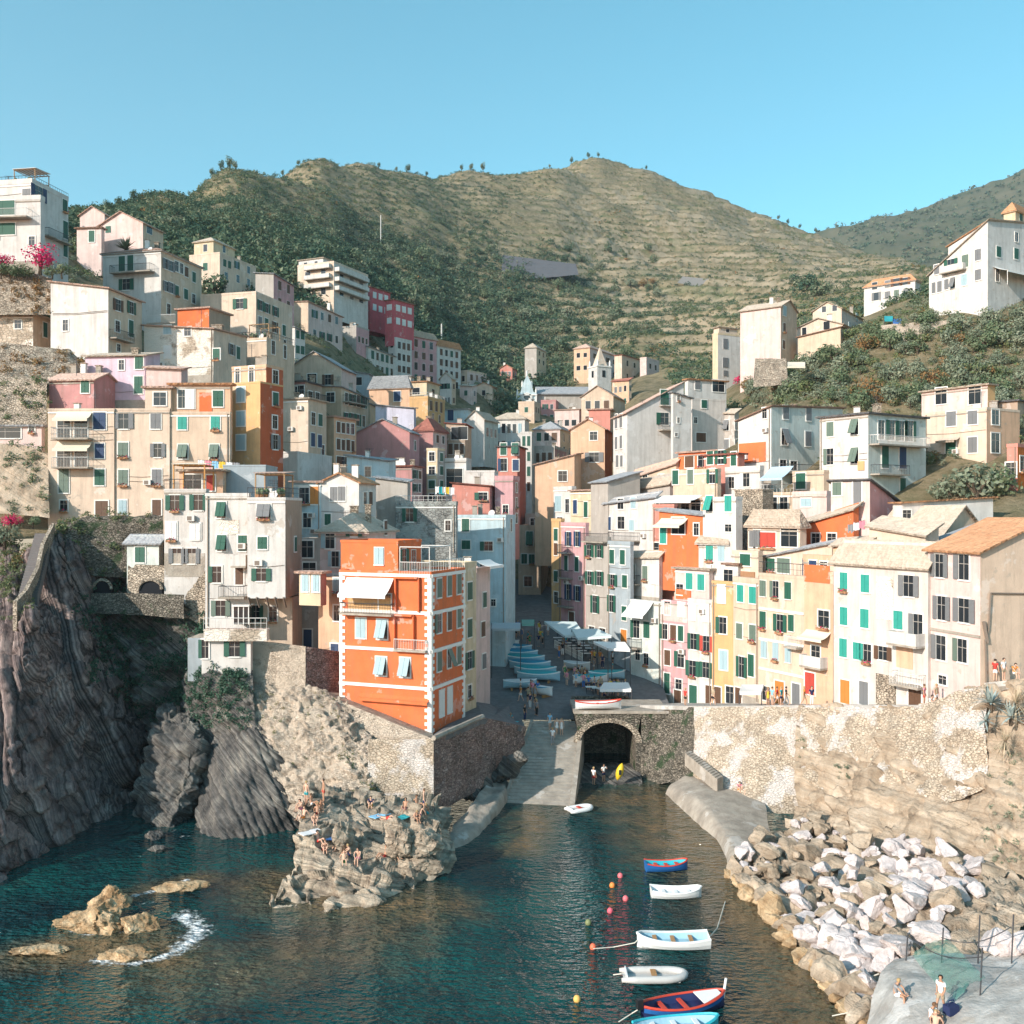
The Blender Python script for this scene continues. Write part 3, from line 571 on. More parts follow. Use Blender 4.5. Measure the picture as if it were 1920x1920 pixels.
# rock with the bathers
bath_rock, BRV = rockmass('bathing_rock', [
 [(505, 1700, 65), (538, 1640, 67.5), (550, 1600, 69), (560, 1560, 71), (566, 1520, 73), (572, 1490, 76), (580, 1475, 80)],
 [(520, 1712, 64.5), (540, 1665, 66.5), (556, 1620, 68), (575, 1575, 70), (590, 1535, 72.5), (600, 1505, 75.5), (610, 1480, 80)],
 [(600, 1718, 64), (612, 1668, 66), (620, 1625, 67.5), (635, 1600, 70), (650, 1565, 72.5), (655, 1525, 75.5), (655, 1485, 80)],
 [(680, 1722, 64), (690, 1668, 66), (695, 1630, 68), (700, 1605, 70.5), (705, 1555, 72.5), (710, 1520, 76), (715, 1490, 80)],
 [(730, 1700, 66), (735, 1650, 67.5), (740, 1620, 70), (748, 1590, 71.5), (755, 1545, 73), (765, 1525, 76.5), (770, 1500, 80)],
 [(800, 1690, 68), (803, 1640, 69.5), (805, 1605, 71.5), (808, 1570, 73), (812, 1545, 75), (818, 1525, 78), (820, 1505, 81)],
 [(850, 1650, 71), (850, 1610, 72.5), (848, 1585, 74), (846, 1560, 75.5), (845, 1545, 77), (845, 1530, 79), (845, 1515, 82)],
], 230, 240, M_ROCK, 'sunlit bathing rock jutting into the sea in front of the orange house', amp=.3, scale=2.8, strata=(.15, .35, .92), sa=.34, ss=1.1, seed=21, blk=1.0, bs=2.4, fine=.3)
def surf_z(V, x, y):
 d = (V[:, :, 0] - x) ** 2 + (V[:, :, 1] - y) ** 2; s = V[:, :, 2][d < .35]
 return float(s.max()) if len(s) else float(V[:, :, 2].ravel()[d.argmin()])
def blob(name, c, size, m, seed, label, group=None, amp=.28, sub=4, cat='rock', strata=None, flat=.12, rot=0):
 bm = bmesh.new(); bmesh.ops.create_icosphere(bm, subdivisions=sub, radius=1)
 v = np.array([tuple(q.co) for q in bm.verts]); r = np.random.RandomState(seed)
 for _ in range(9):                                     # planes knocked off, like broken stone
  n = r.randn(3); n /= np.linalg.norm(n); h = r.uniform(.55, .85); d = v @ n; v = v - np.clip(d - h, 0, None)[:, None] * n * .9
 v = v * (1 + amp * .5 * fbm(v * 1.6 + seed, 4, seed)[:, None]) + 0
 v = v * np.array(size); v = v * (1 + .15 * vor(v * 1.3 + seed, seed)[:, None] + .09 * vor(v * 3 + seed, seed + 1)[:, None] + .04 * fbm(v * 5, 3, seed)[:, None])
 for q, w in zip(bm.verts, v): q.co = w
 me = bpy.data.meshes.new(name); bm.to_mesh(me); bm.free(); me.materials.append(m)
 o = link(name, me, None, c, rot); tag(o, label, cat, group); return o
for px, py, s, lab in ((775, 1625, (2.2, 1.0, 1.0), 'smooth grey overhanging boulder at the right edge of the bathing rock'), (745, 1570, (1.1, 1.2, 1.5), 'upright split boulder leaning on the bathing rock in front of the masonry wall'),
                       (640, 1563, (.9, .8, 1.1), 'grey block standing in the dark hollow of the bathing rock'), (795, 1580, (1.5, 1.1, 1.0), 'rounded pale boulder right of the split boulder on the bathing rock')):
 D = 70; blob('boulder', P(px, py, D), s, M_ROCK, int(px), lab, sub=5)
# islets on the left
for i, (px, py, s, lab) in enumerate((((170), 1728, (2.2, 1.5, 1.25), 'largest ochre islet rock rising out of the sea at left'), (207, 1690, (1.6, 1.2, 1.3), 'upper ribbed part of the ochre islet, topmost of the group'), (262, 1735, (1.1, .9, .75), 'small ochre rock between the islet and the white foam'), (240, 1785, (1.7, .9, .45), 'low flat wet rock awash in front of the ochre islet'), (340, 1660, (1.9, .8, .35), 'reddish reef barely breaking the water behind the islet'), (70, 1775, (1.6, .8, .3), 'low reddish reef awash at the left of the islet'), (292, 1565, (.75, .7, .6), 'small dark boulder in the shaded cove water'), (295, 1590, (.7, .5, .3), 'lower of two small dark stones in the shaded cove'))):
 c = Pz(px, py, .25); blob('islet_rock', (c.x, c.y, .1), s, M_OCHRE if i < 6 else M_CLIFF2, 60 + i, lab, sub=5, amp=.4)
# ------------------------------------------------------------------ masonry round the harbour
WALLV = []
def wallthing(name, rows, m, label, nu=60, nv=60, amp=.08, cat='wall', smooth_interp=False, **k):
 o, V = patch(name, rows, nu, nv, m, amp=amp, scale=1.2, smooth_interp=smooth_interp, **k); tag(o, label, cat); WALLV.append((label, V)); return o, V
# left upper terrace wall (round, lit top)
wallthing('retaining_wall', [[(96, 1060, 96), (96, 1030, 96.3), (100, 1000, 97), (103, 990, 99)], [(130, 1065, 96.5), (130, 1020, 97), (135, 980, 98), (137, 975, 100)], [(180, 1080, 98), (180, 1030, 98.4), (182, 972, 99), (182, 970, 101)], [(306, 1085, 99), (306, 1030, 99.2), (306, 972, 99.6), (306, 970, 102)]], M_MOSSY, 'rounded rubble wall carrying the terrace under the long beige row', 70, 60, .2, smooth_interp=True)
wallthing('retaining_wall', [[(170, 1150, 95.5), (170, 1112, 96)], [(250, 1152, 94.5), (250, 1112, 95)], [(345, 1160, 93.4), (345, 1115, 93.8)]], M_MOSSY, 'low mossy parapet wall below the two dark arches at left')
wallthing('arched_wall', [[(238, 1125, 96), (240, 1058, 97)], [(310, 1130, 95.3), (305, 1060, 96)], [(385, 1180, 94.2), (385, 1060, 95)]], M_RUBBLE, 'rubble wall with a dark arch under the small white shuttered house')
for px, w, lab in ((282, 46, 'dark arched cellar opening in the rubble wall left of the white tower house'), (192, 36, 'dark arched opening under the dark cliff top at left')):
 mb = MB(); md = mat('arch_shade', (.012, .014, .018), .9, amt=0); pts = []  # near-black solid fill stands in for the shade inside each arch
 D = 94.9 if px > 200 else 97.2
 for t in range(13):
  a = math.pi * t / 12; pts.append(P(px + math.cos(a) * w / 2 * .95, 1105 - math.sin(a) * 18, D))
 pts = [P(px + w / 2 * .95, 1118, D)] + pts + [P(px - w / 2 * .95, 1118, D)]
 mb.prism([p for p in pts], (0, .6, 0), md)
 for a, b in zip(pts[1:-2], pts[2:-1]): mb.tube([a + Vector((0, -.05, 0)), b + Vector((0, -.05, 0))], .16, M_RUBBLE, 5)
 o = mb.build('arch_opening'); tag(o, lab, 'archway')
# green ivy on the gully, the mid wall under the white house
wallthing('retaining_wall', [[(465, 1275, 89.2), (466, 1200, 90)], [(520, 1290, 88.6), (520, 1205, 89.4)], [(573, 1300, 88), (573, 1212, 88.8)]], M_SHOT, 'plain pebbly wall block left of the orange house garden')
wallthing('retaining_wall', [[(573, 1330, 88), (573, 1212, 88.8)], [(640, 1330, 91), (640, 1222, 91.5)]], M_PINKST, 'shaded side wall with climbing plants left of the orange house')
# big rough slope wall
slope_wall, SWV = wallthing('retaining_wall', [
 [(450, 1420, 83.5), (462, 1360, 85.5), (470, 1300, 88), (472, 1262, 90.5)],
 [(560, 1540, 80), (565, 1440, 82.5), (565, 1340, 85.5), (568, 1280, 88.5)],
 [(620, 1545, 79.3), (625, 1440, 81.8), (640, 1370, 84), (648, 1318, 87)],
 [(690, 1530, 79.3), (690, 1450, 81.4), (692, 1410, 82.6), (695, 1375, 84.8)],
 [(720, 1520, 80.5), (720, 1460, 82), (720, 1420, 83), (720, 1385, 84.8)],
], M_SHOT, 'broad rough sloping wall below the orange house, pitted and sunlit', 150, 150, .22, smooth_interp=True, seed=3, blk=.42, bs=1.1)
bank, BKV = patch('ground', [[(330, 1440, 90), (335, 1350, 91), (345, 1275, 92), (350, 1245, 93.5)], [(385, 1420, 87.5), (385, 1330, 88), (380, 1268, 88.6), (378, 1244, 90)], [(430, 1410, 85.5), (430, 1330, 86.5), (430, 1268, 87.6), (430, 1244, 90)], [(480, 1390, 84.5), (476, 1330, 86), (474, 1268, 87.8), (474, 1244, 90)]], 70, 60, M_CLIFF2, amp=.5, scale=2, blk=.3, bs=1.5, seed=17); struct(bank)
# top path between slope wall and house
mb = MB(); mb.prism([P(472, 1262, 90.5), P(568, 1280, 88.5), P(648, 1318, 87), P(695, 1378, 84.8), P(812, 1386, 83.2), P(812, 1375, 86), P(645, 1300, 91), P(640, 1285, 95), P(480, 1230, 95)], (0, 0, -.6), M_SHOT); struct(mb.build('path'))
wallthing('bastion_wall', [[(688, 1530, 81.0), (690, 1386, 81.6)], [(750, 1530, 80.7), (750, 1386, 81.3)], [(813, 1525, 80.4), (813, 1386, 81)]], M_PLAST, 'square bastion wall with remains of white plaster below the orange house corner', 60, 60, .1)
wallthing('bastion_wall', [[(813, 1530, 80.4), (813, 1386, 81)], [(905, 1475, 89.5), (905, 1345, 90)], [(985, 1455, 96.2), (985, 1362, 97)]], M_PINKST, 'long reddish stone side wall between the orange house and the slipway', 70, 60, .15)
mb = MB(); mb.tube([P(813, 1384, 81), P(905, 1343, 90)], .22, M_CONC, 6); tag(mb.build('coping'), 'pale coping rail along the reddish stone side wall', 'kerb')
mb = MB(); mb.prism([P(813, 1387, 81), P(905, 1347, 90), P(985, 1364, 97), P(960, 1310, 108), P(890, 1300, 112), P(812, 1376, 87)], (0, 0, -.5), M_PAVE); struct(mb.build('pavement'))
# low concrete walk at the foot
walk, WKV = patch('path', [[(835, 1640, 74.5), (828, 1590, 75.5), (845, 1560, 79), (850, 1545, 81)], [(880, 1615, 76.5), (876, 1565, 77.8), (880, 1530, 81), (880, 1515, 83)], [(915, 1570, 81), (912, 1530, 82), (905, 1500, 85.5), (900, 1485, 87.5)], [(945, 1540, 86), (942, 1490, 87.2), (930, 1475, 90), (925, 1462, 92)], [(960, 1500, 91), (955, 1468, 92.5), (945, 1460, 94), (940, 1450, 95.5)]], 90, 60, M_CONC, amp=.12, scale=1.3, seed=2); struct(walk)
for i, (px, py, s) in enumerate(((925, 1455, (1.4, 1, 1.1)), (955, 1440, (1.1, .8, 1.0)), (905, 1470, (1, .8, .9)), (970, 1425, (.9, .8, .8)), (885, 1490, (.9, .7, .7)))):
 blob('boulder', P(px, py, 92 - i), s, M_CLIFF2, 300 + i, ('dark rocks heaped between side wall and slipway foot'), 'rocks beside the slipway foot')
# slipway with ribs
def slipway():
 a, b = P(1000, 1352, 101), P(1087, 1352, 101); c, d = Pz(1068, 1512, -.0), Pz(948, 1506, 0)
 c2, d2 = c + (c - b) * .35, d + (d - a) * .35
 mb = MB(); M_SLIP = mat('slipway_stone', (.38, .34, .29), .9, (.20, .18, .155), 1.0, .8, .5, 6, stains=.2); n = 26
 for i in range(n):
  t0, t1 = i / n, (i + .78) / n
  l0, r0, l1, r1 = a.lerp(d, t0), b.lerp(c, t0), a.lerp(d, t1), b.lerp(c, t1)
  mb.prism([l0, r0, r1, l1], (0, 0, -.5), M_SLIP)
  l2, r2 = a.lerp(d, (i + 1) / n), b.lerp(c, (i + 1) / n)
  mb.prism([l1 - Vector((0, 0, .26)), r1 - Vector((0, 0, .26)), r2 - Vector((0, 0, .26)), l2 - Vector((0, 0, .26))], (0, 0, -.4), M_CONC)
 mb.prism([d - Vector((0, 0, .02)), c - Vector((0, 0, .02)), c2, d2], (0, 0, -.3), M_OCHRE)
 mb.prism([b + Vector((.45, 0, .25)), c + Vector((.45, 0, .2)), c + Vector((.0, 0, .2)), b + Vector((0, 0, .25))], (0, 0, -4.4), M_CONC)
 mb.prism([a + Vector((-.3, 0, .15)), d + Vector((-.3, 0, .1)), d + Vector((.0, 0, .1)), a + Vector((0, 0, .15))], (0, 0, -4), M_CONC)
 return struct(mb.build('slipway'))
slipway()
# plaza sheet
PLZ = 4.6
pz = [P(905, 1350, 99.5), P(1000, 1352, 101), P(1087, 1352, 101), P(1200, 1325, 101.5), P(1238, 1318, 106), P(1190, 1240, 128), P(1060, 1165, 170), P(960, 1165, 170), P(885, 1230, 140), P(888, 1300, 112)]
def plz_z(D): return float(np.interp(D, [96, 101, 110, 120, 130, 150, 178], [4.2, 4.6, 5.6, 7.4, 9.4, 12, 15]))
mb = MB(); prev = None
for D in np.linspace(101.2, 178, 42):
 xl = np.interp(D, [96, 101, 112, 140, 178], [-3.2, -3.2, -4.6, -6.5, -4]); xr = np.interp(D, [96, 101, 106, 128, 178], [7.0, 13.3, 17, 18, 12])
 cur = [Vector((x, D, plz_z(D) + .05 * math.sin(x * 1.7 + D))) for x in np.linspace(xl, xr, 9)]
 if prev:
  for k in range(8): mb.poly([prev[k], prev[k + 1], cur[k + 1], cur[k]], M_PAVE)
 prev = cur
struct(mb.build('pavement'))
# bridge with arch over the stream mouth
def bridge():
 root = empty('stone_bridge', P(1140, 1460, 97), 'arched stone bridge with dark tunnel mouth beside the slipway', 'bridge')
 base = root.location; D = 97.0; mb = MB(); cx, r0, r1 = P(1140, 1400, D).x, 2.75, 3.35; zc = P(0, 1392, D).z
 n = 18; zt = P(0, 1338, D).z
 for i in range(n):                      # voussoirs
  a0, a1 = math.pi * i / n, math.pi * (i + .92) / n
  q = lambda a, r: Vector((cx + math.cos(a) * r, D - .12, zc + math.sin(a) * r * .72)) - base
  mb.prism([q(a0, r0), q(a0, r1), q(a1, r1), q(a1, r0)], (0, .5, 0), M_RUBBLE)
 mb.build('arch_ring', root)
 mb = MB(); k = 24                       # spandrel wall
 for i in range(k):
  a0, a1 = math.pi * i / k, math.pi * (i + 1) / k; q = lambda a: Vector((cx + math.cos(a) * r0, D, zc + math.sin(a) * r0 * .72)) - base
  t = lambda a: Vector((cx + math.cos(a) * 3.3, D, zt)) - base
  mb.prism([q(a0), t(a0), t(a1), q(a1)], (0, 4, 0), M_MOSSY)
 for s in (-1, 1):
  x0, x1 = sorted((cx + s * r0, cx + s * 3.3)); mb.box(x0 - base.x, x1 - base.x, D - base.y, D + 4 - base.y, -2.6 - base.z, zc - base.z, M_MOSSY)
 x0, x1 = cx + 3.3, cx + 6.2; mb.box(x0 - base.x, x1 - base.x, D - base.y, D + 4 - base.y, -2.6 - base.z, zt - base.z, M_MOSSY)
 mb.build('spandrel_wall', root)
 mb = MB(); mb.box(cx - 3.4 - base.x, cx + 6.0 - base.x, D - .1 - base.y, D + 6 - base.y, zt - base.z, zt + .25 - base.z, M_CONC); mb.build('deck', root)
 mb = MB(); md = mat('arch_shade', (.012, .014, .018)); mb.box(cx - 3 - base.x, cx + 3 - base.x, D + 9 - base.y, D + 9.3 - base.y, -2 - base.z, zt - base.z, M_MOSSY); mb.box(cx - 3.1 - base.x, cx - 2.75 - base.x, D + 4 - base.y, D + 9 - base.y, -2 - base.z, zt - base.z, M_MOSSY); mb.box(cx + 2.75 - base.x, cx + 3.1 - base.x, D + 4 - base.y, D + 9 - base.y, -2 - base.z, zt - base.z, M_MOSSY); mb.box(cx - 3 - base.x, cx + 3 - base.x, D + 4.02 - base.y, D + 9 - base.y, zc + 2 - base.z, zc + 2.4 - base.z, M_MOSSY)
 mb.build('tunnel', root)
 mb = MB()
 return root
bridge()
gb, _g = patch('ground', [[Pz(1084, 1486, -.25), Pz(1090, 1440, .35), P(1092, 1425, 105.5)], [Pz(1140, 1490, -.25), Pz(1140, 1440, .3), P(1140, 1425, 105.5)], [Pz(1206, 1486, -.25), Pz(1200, 1440, .4), P(1190, 1425, 105.5)]], 40, 40, M_CLIFF2, amp=.08, scale=.6, seed=88); struct(gb)
wallthing('quay_wall', [[(1200, 1475, 96), (1205, 1326, 99)], [(1245, 1470, 93.5), (1250, 1326, 97.5)], [(1302, 1455, 91), (1302, 1326, 95)]], M_MOSSY, 'grey shaded harbour wall between bridge and quay steps', 60, 60, .15)
blob('boulder', P(1085, 1482, 93), (.6, .8, .7), M_CLIFF2, 411, 'dark block at the lower right corner of the slipway')
# lit promenade wall and rock face on the right
MW = M_PLAST
wallthing('promenade_wall', [[(1300, 1455, 91), (1302, 1326, 95)], [(1350, 1490, 88), (1350, 1326, 93)], [(1420, 1520, 85), (1420, 1325, 90.5)], [(1500, 1530, 84.5), (1500, 1324, 88)]], MW, 'tall promenade wall with patchy white plaster above the quay', 90, 80, .14)
rcliff, RCV = patch('cliff', [
 [(1470, 1640, 79), (1480, 1550, 81.5), (1490, 1430, 85), (1500, 1325, 87.8)],
 [(1560, 1640, 76), (1560, 1560, 78), (1565, 1430, 82.5), (1565, 1325, 86)],
 [(1650, 1650, 72), (1650, 1575, 74), (1650, 1440, 79), (1650, 1325, 82.5)],
 [(1740, 1670, 68.5), (1740, 1590, 70.5), (1745, 1440, 75.5), (1750, 1325, 79)],
 [(1840, 1700, 65), (1840, 1610, 67), (1845, 1440, 72), (1830, 1285, 75.5)],
 [(1930, 1730, 62), (1930, 1640, 64), (1930, 1440, 69), (1925, 1275, 73)],
 [(2150, 1800, 57), (2150, 1680, 59), (2150, 1450, 63), (2150, 1260, 67)],
], 190, 150, M_RCLIFF, amp=.35, scale=3.2, strata=(.5, .3, .75), sa=.16, ss=1.6, seed=31, blk=.9, bs=3.0); struct(rcliff)
wallthing('promenade_wall', [[(1502, 1500, 83.2), (1502, 1326, 87.3)], [(1600, 1520, 79.6), (1600, 1326, 83.8)], [(1690, 1530, 75.4), (1690, 1326, 80)], [(1790, 1500, 72.2), (1790, 1300, 76.2)], [(1850, 1480, 71), (1850, 1282, 74)]], M_PLAST, 'pebbly whitewashed retaining wall under the white and beige houses on the right', 130, 90, .35, smooth_interp=True, seed=12)
# promenade pavement on the right
mb = MB(); mb.prism([P(1200, 1322, 99), P(1302, 1324, 95), P(1420, 1323, 90.5), P(1500, 1322, 88), P(1650, 1322, 82.5), P(1750, 1322, 79), P(1830, 1282, 75.5), P(1925, 1272, 73), P(2150, 1258, 67), P(2150, 1255, 85), P(1750, 1318, 90), P(1560, 1318, 100), P(1240, 1317, 116)], (0, 0, -.4), M_PALEC); struct(mb.build('pavement'))
# quay
quay, QV = patch('path', [
 [(1240, 1530, 89.5), (1252, 1478, 91), (1272, 1462, 91.5), (1300, 1445, 92)],
 [(1300, 1580, 81.5), (1310, 1520, 83), (1335, 1500, 84), (1420, 1490, 87)],
 [(1345, 1640, 76), (1350, 1570, 77.5), (1370, 1550, 78.5), (1440, 1545, 81)],
 [(1370, 1680, 70.5), (1372, 1612, 72), (1395, 1595, 73), (1450, 1585, 76)],
], 70, 40, M_CONC, amp=.06, scale=1, seed=5, smooth_interp=True); struct(quay)
# boulder bed and slab
bed, BDV = patch('ground', [
 [(1365, 1690, 70), (1392, 1612, 72), (1455, 1572, 77), (1510, 1550, 80.5)],
 [(1430, 1740, 63.5), (1466, 1662, 67.5), (1540, 1602, 73.5), (1575, 1562, 78)],
 [(1495, 1830, 57.5), (1535, 1745, 60.5), (1640, 1652, 66.5), (1690, 1587, 73)],
 [(1560, 1900, 53), (1590, 1810, 56), (1720, 1690, 61.5), (1790, 1610, 68.5)],
 [(1620, 1960, 49), (1660, 1860, 52), (1800, 1730, 57.5), (1900, 1640, 63.5)],
 [(1700, 2020, 45), (1760, 1900, 48), (1880, 1760, 54), (2000, 1680, 59)],
], 120, 100, M_RCLIFF, amp=.4, scale=1.5, seed=44, blk=.6, bs=1.2); struct(bed)
slab, SLV = patch('ground', [
 [(1615, 1960, 47), (1648, 1835, 50.5), (1668, 1805, 52), (1680, 1795, 53)],
 [(1640, 2060, 43), (1690, 1880, 46.5), (1740, 1810, 50), (1760, 1785, 52)],
 [(1680, 2160, 40), (1760, 1950, 43), (1830, 1830, 47.5), (1860, 1785, 50.5)],
 [(1760, 2300, 36.5), (1860, 2020, 39.5), (1960, 1840, 45), (2020, 1790, 48.5)],
 [(1900, 2500, 33), (2020, 2120, 36), (2160, 1880, 42), (2240, 1810, 46)],
], 90, 60, M_PALEC, amp=.12, scale=1.6, seed=45); struct(slab)
# ------------------------------------------------------------------ houses
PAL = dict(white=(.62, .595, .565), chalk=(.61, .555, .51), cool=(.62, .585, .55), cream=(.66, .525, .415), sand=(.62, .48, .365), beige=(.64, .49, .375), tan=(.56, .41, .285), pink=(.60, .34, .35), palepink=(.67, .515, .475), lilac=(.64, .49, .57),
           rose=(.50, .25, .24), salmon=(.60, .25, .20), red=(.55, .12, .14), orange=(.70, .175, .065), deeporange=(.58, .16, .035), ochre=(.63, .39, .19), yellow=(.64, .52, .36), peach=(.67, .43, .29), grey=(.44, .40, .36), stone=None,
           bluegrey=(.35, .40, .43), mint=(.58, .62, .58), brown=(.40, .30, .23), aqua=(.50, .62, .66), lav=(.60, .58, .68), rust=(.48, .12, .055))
_pc = {}
def wallmat(k):
 if k in _pc: return _pc[k]
 if k == 'stone': _pc[k] = M_RUBBLE
 elif k == 'greystone': _pc[k] = stone_mat('grey_plastered_stone', (.22, .22, .21), (.34, .34, .32), (.16, .16, .15), 2.2, .6, (.36, .38, .36), .5, .3)
 elif k == 'peeled': _pc[k] = stone_mat('peeled_plaster_stone', (.46, .38, .29), (.58, .48, .38), (.34, .28, .22), 2.2, .6, (.74, .68, .60), .6, .25)
 else:
  c = PAL[k]; _pc[k] = mat(k + '_plaster', c, .9, tuple(x * .80 for x in c), .7, .85, .2, 6, .15, stains=.34)
 return _pc[k]
def tile_mat(name, c1, c2, ang=0):
 m = bpy.data.materials.new(name); m.use_nodes = True; n = m.node_tree.nodes; l = m.node_tree.links; b = n['Principled BSDF']; b.inputs['Roughness'].default_value = .9; b.inputs['Specular IOR Level'].default_value = .2
 g = n.new('ShaderNodeNewGeometry'); t = n.new('ShaderNodeTexNoise'); t.inputs['Scale'].default_value = 1.3; t.inputs['Detail'].default_value = 8; t.inputs['Roughness'].default_value = .8; l.new(g.outputs['Position'], t.inputs['Vector'])
 r = n.new('ShaderNodeValToRGB'); e = r.color_ramp.elements; e[0].position = .35; e[1].position = .65; e[0].color = (*c1, 1); e[1].color = (*c2, 1); l.new(t.outputs['Fac'], r.inputs[0]); l.new(r.outputs[0], b.inputs['Base Color'])
 v = n.new('ShaderNodeTexVoronoi'); v.inputs['Scale'].default_value = 3.2; l.new(g.outputs['Position'], v.inputs['Vector'])
 bp = n.new('ShaderNodeBump'); wv = n.new('ShaderNodeTexWave'); wv.bands_direction = 'Z'; wv.wave_profile = 'SAW'; wv.inputs['Scale'].default_value = 1.6; wv.inputs['Distortion'].default_value = 1.5; l.new(g.outputs['Position'], wv.inputs['Vector']); wa = n.new('ShaderNodeMath'); wa.operation = 'ADD'; l.new(wv.outputs['Fac'], wa.inputs[0]); l.new(v.outputs['Distance'], wa.inputs[1]); bp.inputs['Strength'].default_value = .9; bp.inputs['Distance'].default_value = .14; l.new(wa.outputs[0], bp.inputs['Height']); l.new(bp.outputs[0], b.inputs['Normal'])
 return m
ROOF = dict(beige=tile_mat('pale_roof_slabs', (.40, .33, .26), (.58, .49, .40)), orange=tile_mat('orange_roof_tiles', (.44, .21, .11), (.60, .35, .20)), brown=tile_mat('brown_roof_tiles', (.26, .16, .12), (.40, .27, .21)),
   grey=tile_mat('slate_roof', (.26, .27, .29), (.42, .43, .44)), pink=tile_mat('pinkish_roof_tiles', (.50, .33, .26), (.64, .46, .38)), dark=tile_mat('dark_slate_roof', (.10, .10, .11), (.20, .20, .20)), red=tile_mat('dark_red_roof', (.28, .10, .08), (.40, .17, .13)))
M_GLASS = mat('window_glass', (.02, .025, .03), .12, amt=0, spec=.6)
M_FRAME = mat('window_surround', (.74, .72, .68), .7, amt=.3, scale=2)
M_SASH = mat('window_sash', (.34, .31, .28), .6, amt=0)
M_CURT = mat('window_curtain', (.55, .52, .48), .8, amt=.4, scale=3)
def slat(name, c):
 m = bpy.data.materials.new(name); m.use_nodes = True; n = m.node_tree.nodes; l = m.node_tree.links; b = n['Principled BSDF']; b.inputs['Roughness'].default_value = .6
 g = n.new('ShaderNodeNewGeometry'); w = n.new('ShaderNodeTexWave'); w.bands_direction = 'Z'; w.inputs['Scale'].default_value = 3.2; l.new(g.outputs['Position'], w.inputs['Vector'])
 bp = n.new('ShaderNodeBump'); bp.inputs['Strength'].default_value = .6; bp.inputs['Distance'].default_value = .03; l.new(w.outputs['Fac'], bp.inputs['Height']); l.new(bp.outputs[0], b.inputs['Normal'])
 b.inputs['Base Color'].default_value = (*c, 1); return m
SHUT = dict(g=slat('dark_green_shutter', (.018, .095, .062)), t=slat('teal_shutter', (.03, .30, .24)), k=slat('grey_shutter', (.17, .175, .18)), n=slat('brown_shutter', (.11, .055, .03)), b=slat('pale_blue_shutter', (.33, .46, .50)), u=slat('navy_shutter', (.02, .05, .12)), s=slat('grey_green_shutter', (.12, .17, .135)), w=slat('white_shutter', (.7, .7, .68)), o=slat('orange_door', (.55, .20, .04)), r=slat('red_shutter', (.45, .06, .04)))
M_IRON = mat('dark_iron', (.06, .06, .065), .6, amt=0); M_WIRON = mat('pale_railing', (.62, .60, .57), .6, amt=0)
_wc = {}
def cached(key, fn):
 if key not in _wc: _wc[key] = fn()
 return _wc[key]
def wmesh_frame(w, h):
 mb = MB(); t = .13
 mb.box(-w / 2 - t, -w / 2, -.07, .0, -t, h + t, M_FRAME); mb.box(w / 2, w / 2 + t, -.07, 0, -t, h + t, M_FRAME)
 mb.box(-w / 2, w / 2, -.068, 0, h, h + t, M_FRAME); mb.box(-w / 2, w / 2, -.12, 0, -t, 0, M_FRAME); return mb.mesh('window')
def wmesh_plain(w, h):
 mb = MB(); t = .06
 mb.box(-w / 2 - t, -w / 2, -.05, .0, -t, h + t, M_FRAME); mb.box(w / 2, w / 2 + t, -.05, 0, -t, h + t, M_FRAME)
 mb.box(-w / 2, w / 2, -.048, 0, h, h + t, M_FRAME); mb.box(-w / 2 - .05, w / 2 + .05, -.14, 0, -t - .04, 0, M_FRAME); return mb.mesh('window')
def wmesh_pane(w, h):
 mb = MB(); mb.box(-w / 2, w / 2, -.02, .02, 0, h, M_GLASS); s = .025
 mb.box(-s, s, -.045, -.021, 0, h, M_SASH); mb.box(-w / 2, -s, -.044, -.021, h * .62, h * .62 + .05, M_SASH); mb.box(s, w / 2, -.044, -.021, h * .62, h * .62 + .05, M_SASH)
 return mb.mesh('pane')
def wmesh_leaf(w, h, c, tilt=0.0):
 mb = MB(); T = Matrix.Translation((0, 0, h)) @ Matrix.Rotation(-tilt, 4, 'X') @ Matrix.Translation((0, 0, -h)) if tilt else None
 mb.box(0, w, -.115, -.075, 0, h, SHUT[c], T); mb.box(.02, w - .02, -.13, -.116, .02, .10, SHUT[c], T); mb.box(.02, w - .02, -.13, -.116, h * .5, h * .5 + .07, SHUT[c], T); return mb.mesh('shutter')
def wmesh_far(w, h, st):
 """small distant window: everything in one mesh"""
 mb = MB(); mb.box(-w / 2 - .06, w / 2 + .06, -.03, 0, -.08, h + .06, M_FRAME); mb.box(-w / 2, w / 2, -.045, -.031, 0, h, M_GLASS)
 if st[0] in 'ct': mb.box(-w / 2, -.02, -.10, -.05, 0, h, SHUT[st[1]]); mb.box(.02, w / 2, -.10, -.05, 0, h, SHUT[st[1]])
 if st[0] in 'oh': mb.box(-w, -w / 2, -.08, -.031, 0, h, SHUT[st[1]])
 if st[0] == 'o': mb.box(w / 2, w, -.08, -.031, 0, h, SHUT[st[1]])
 return mb.mesh('window')
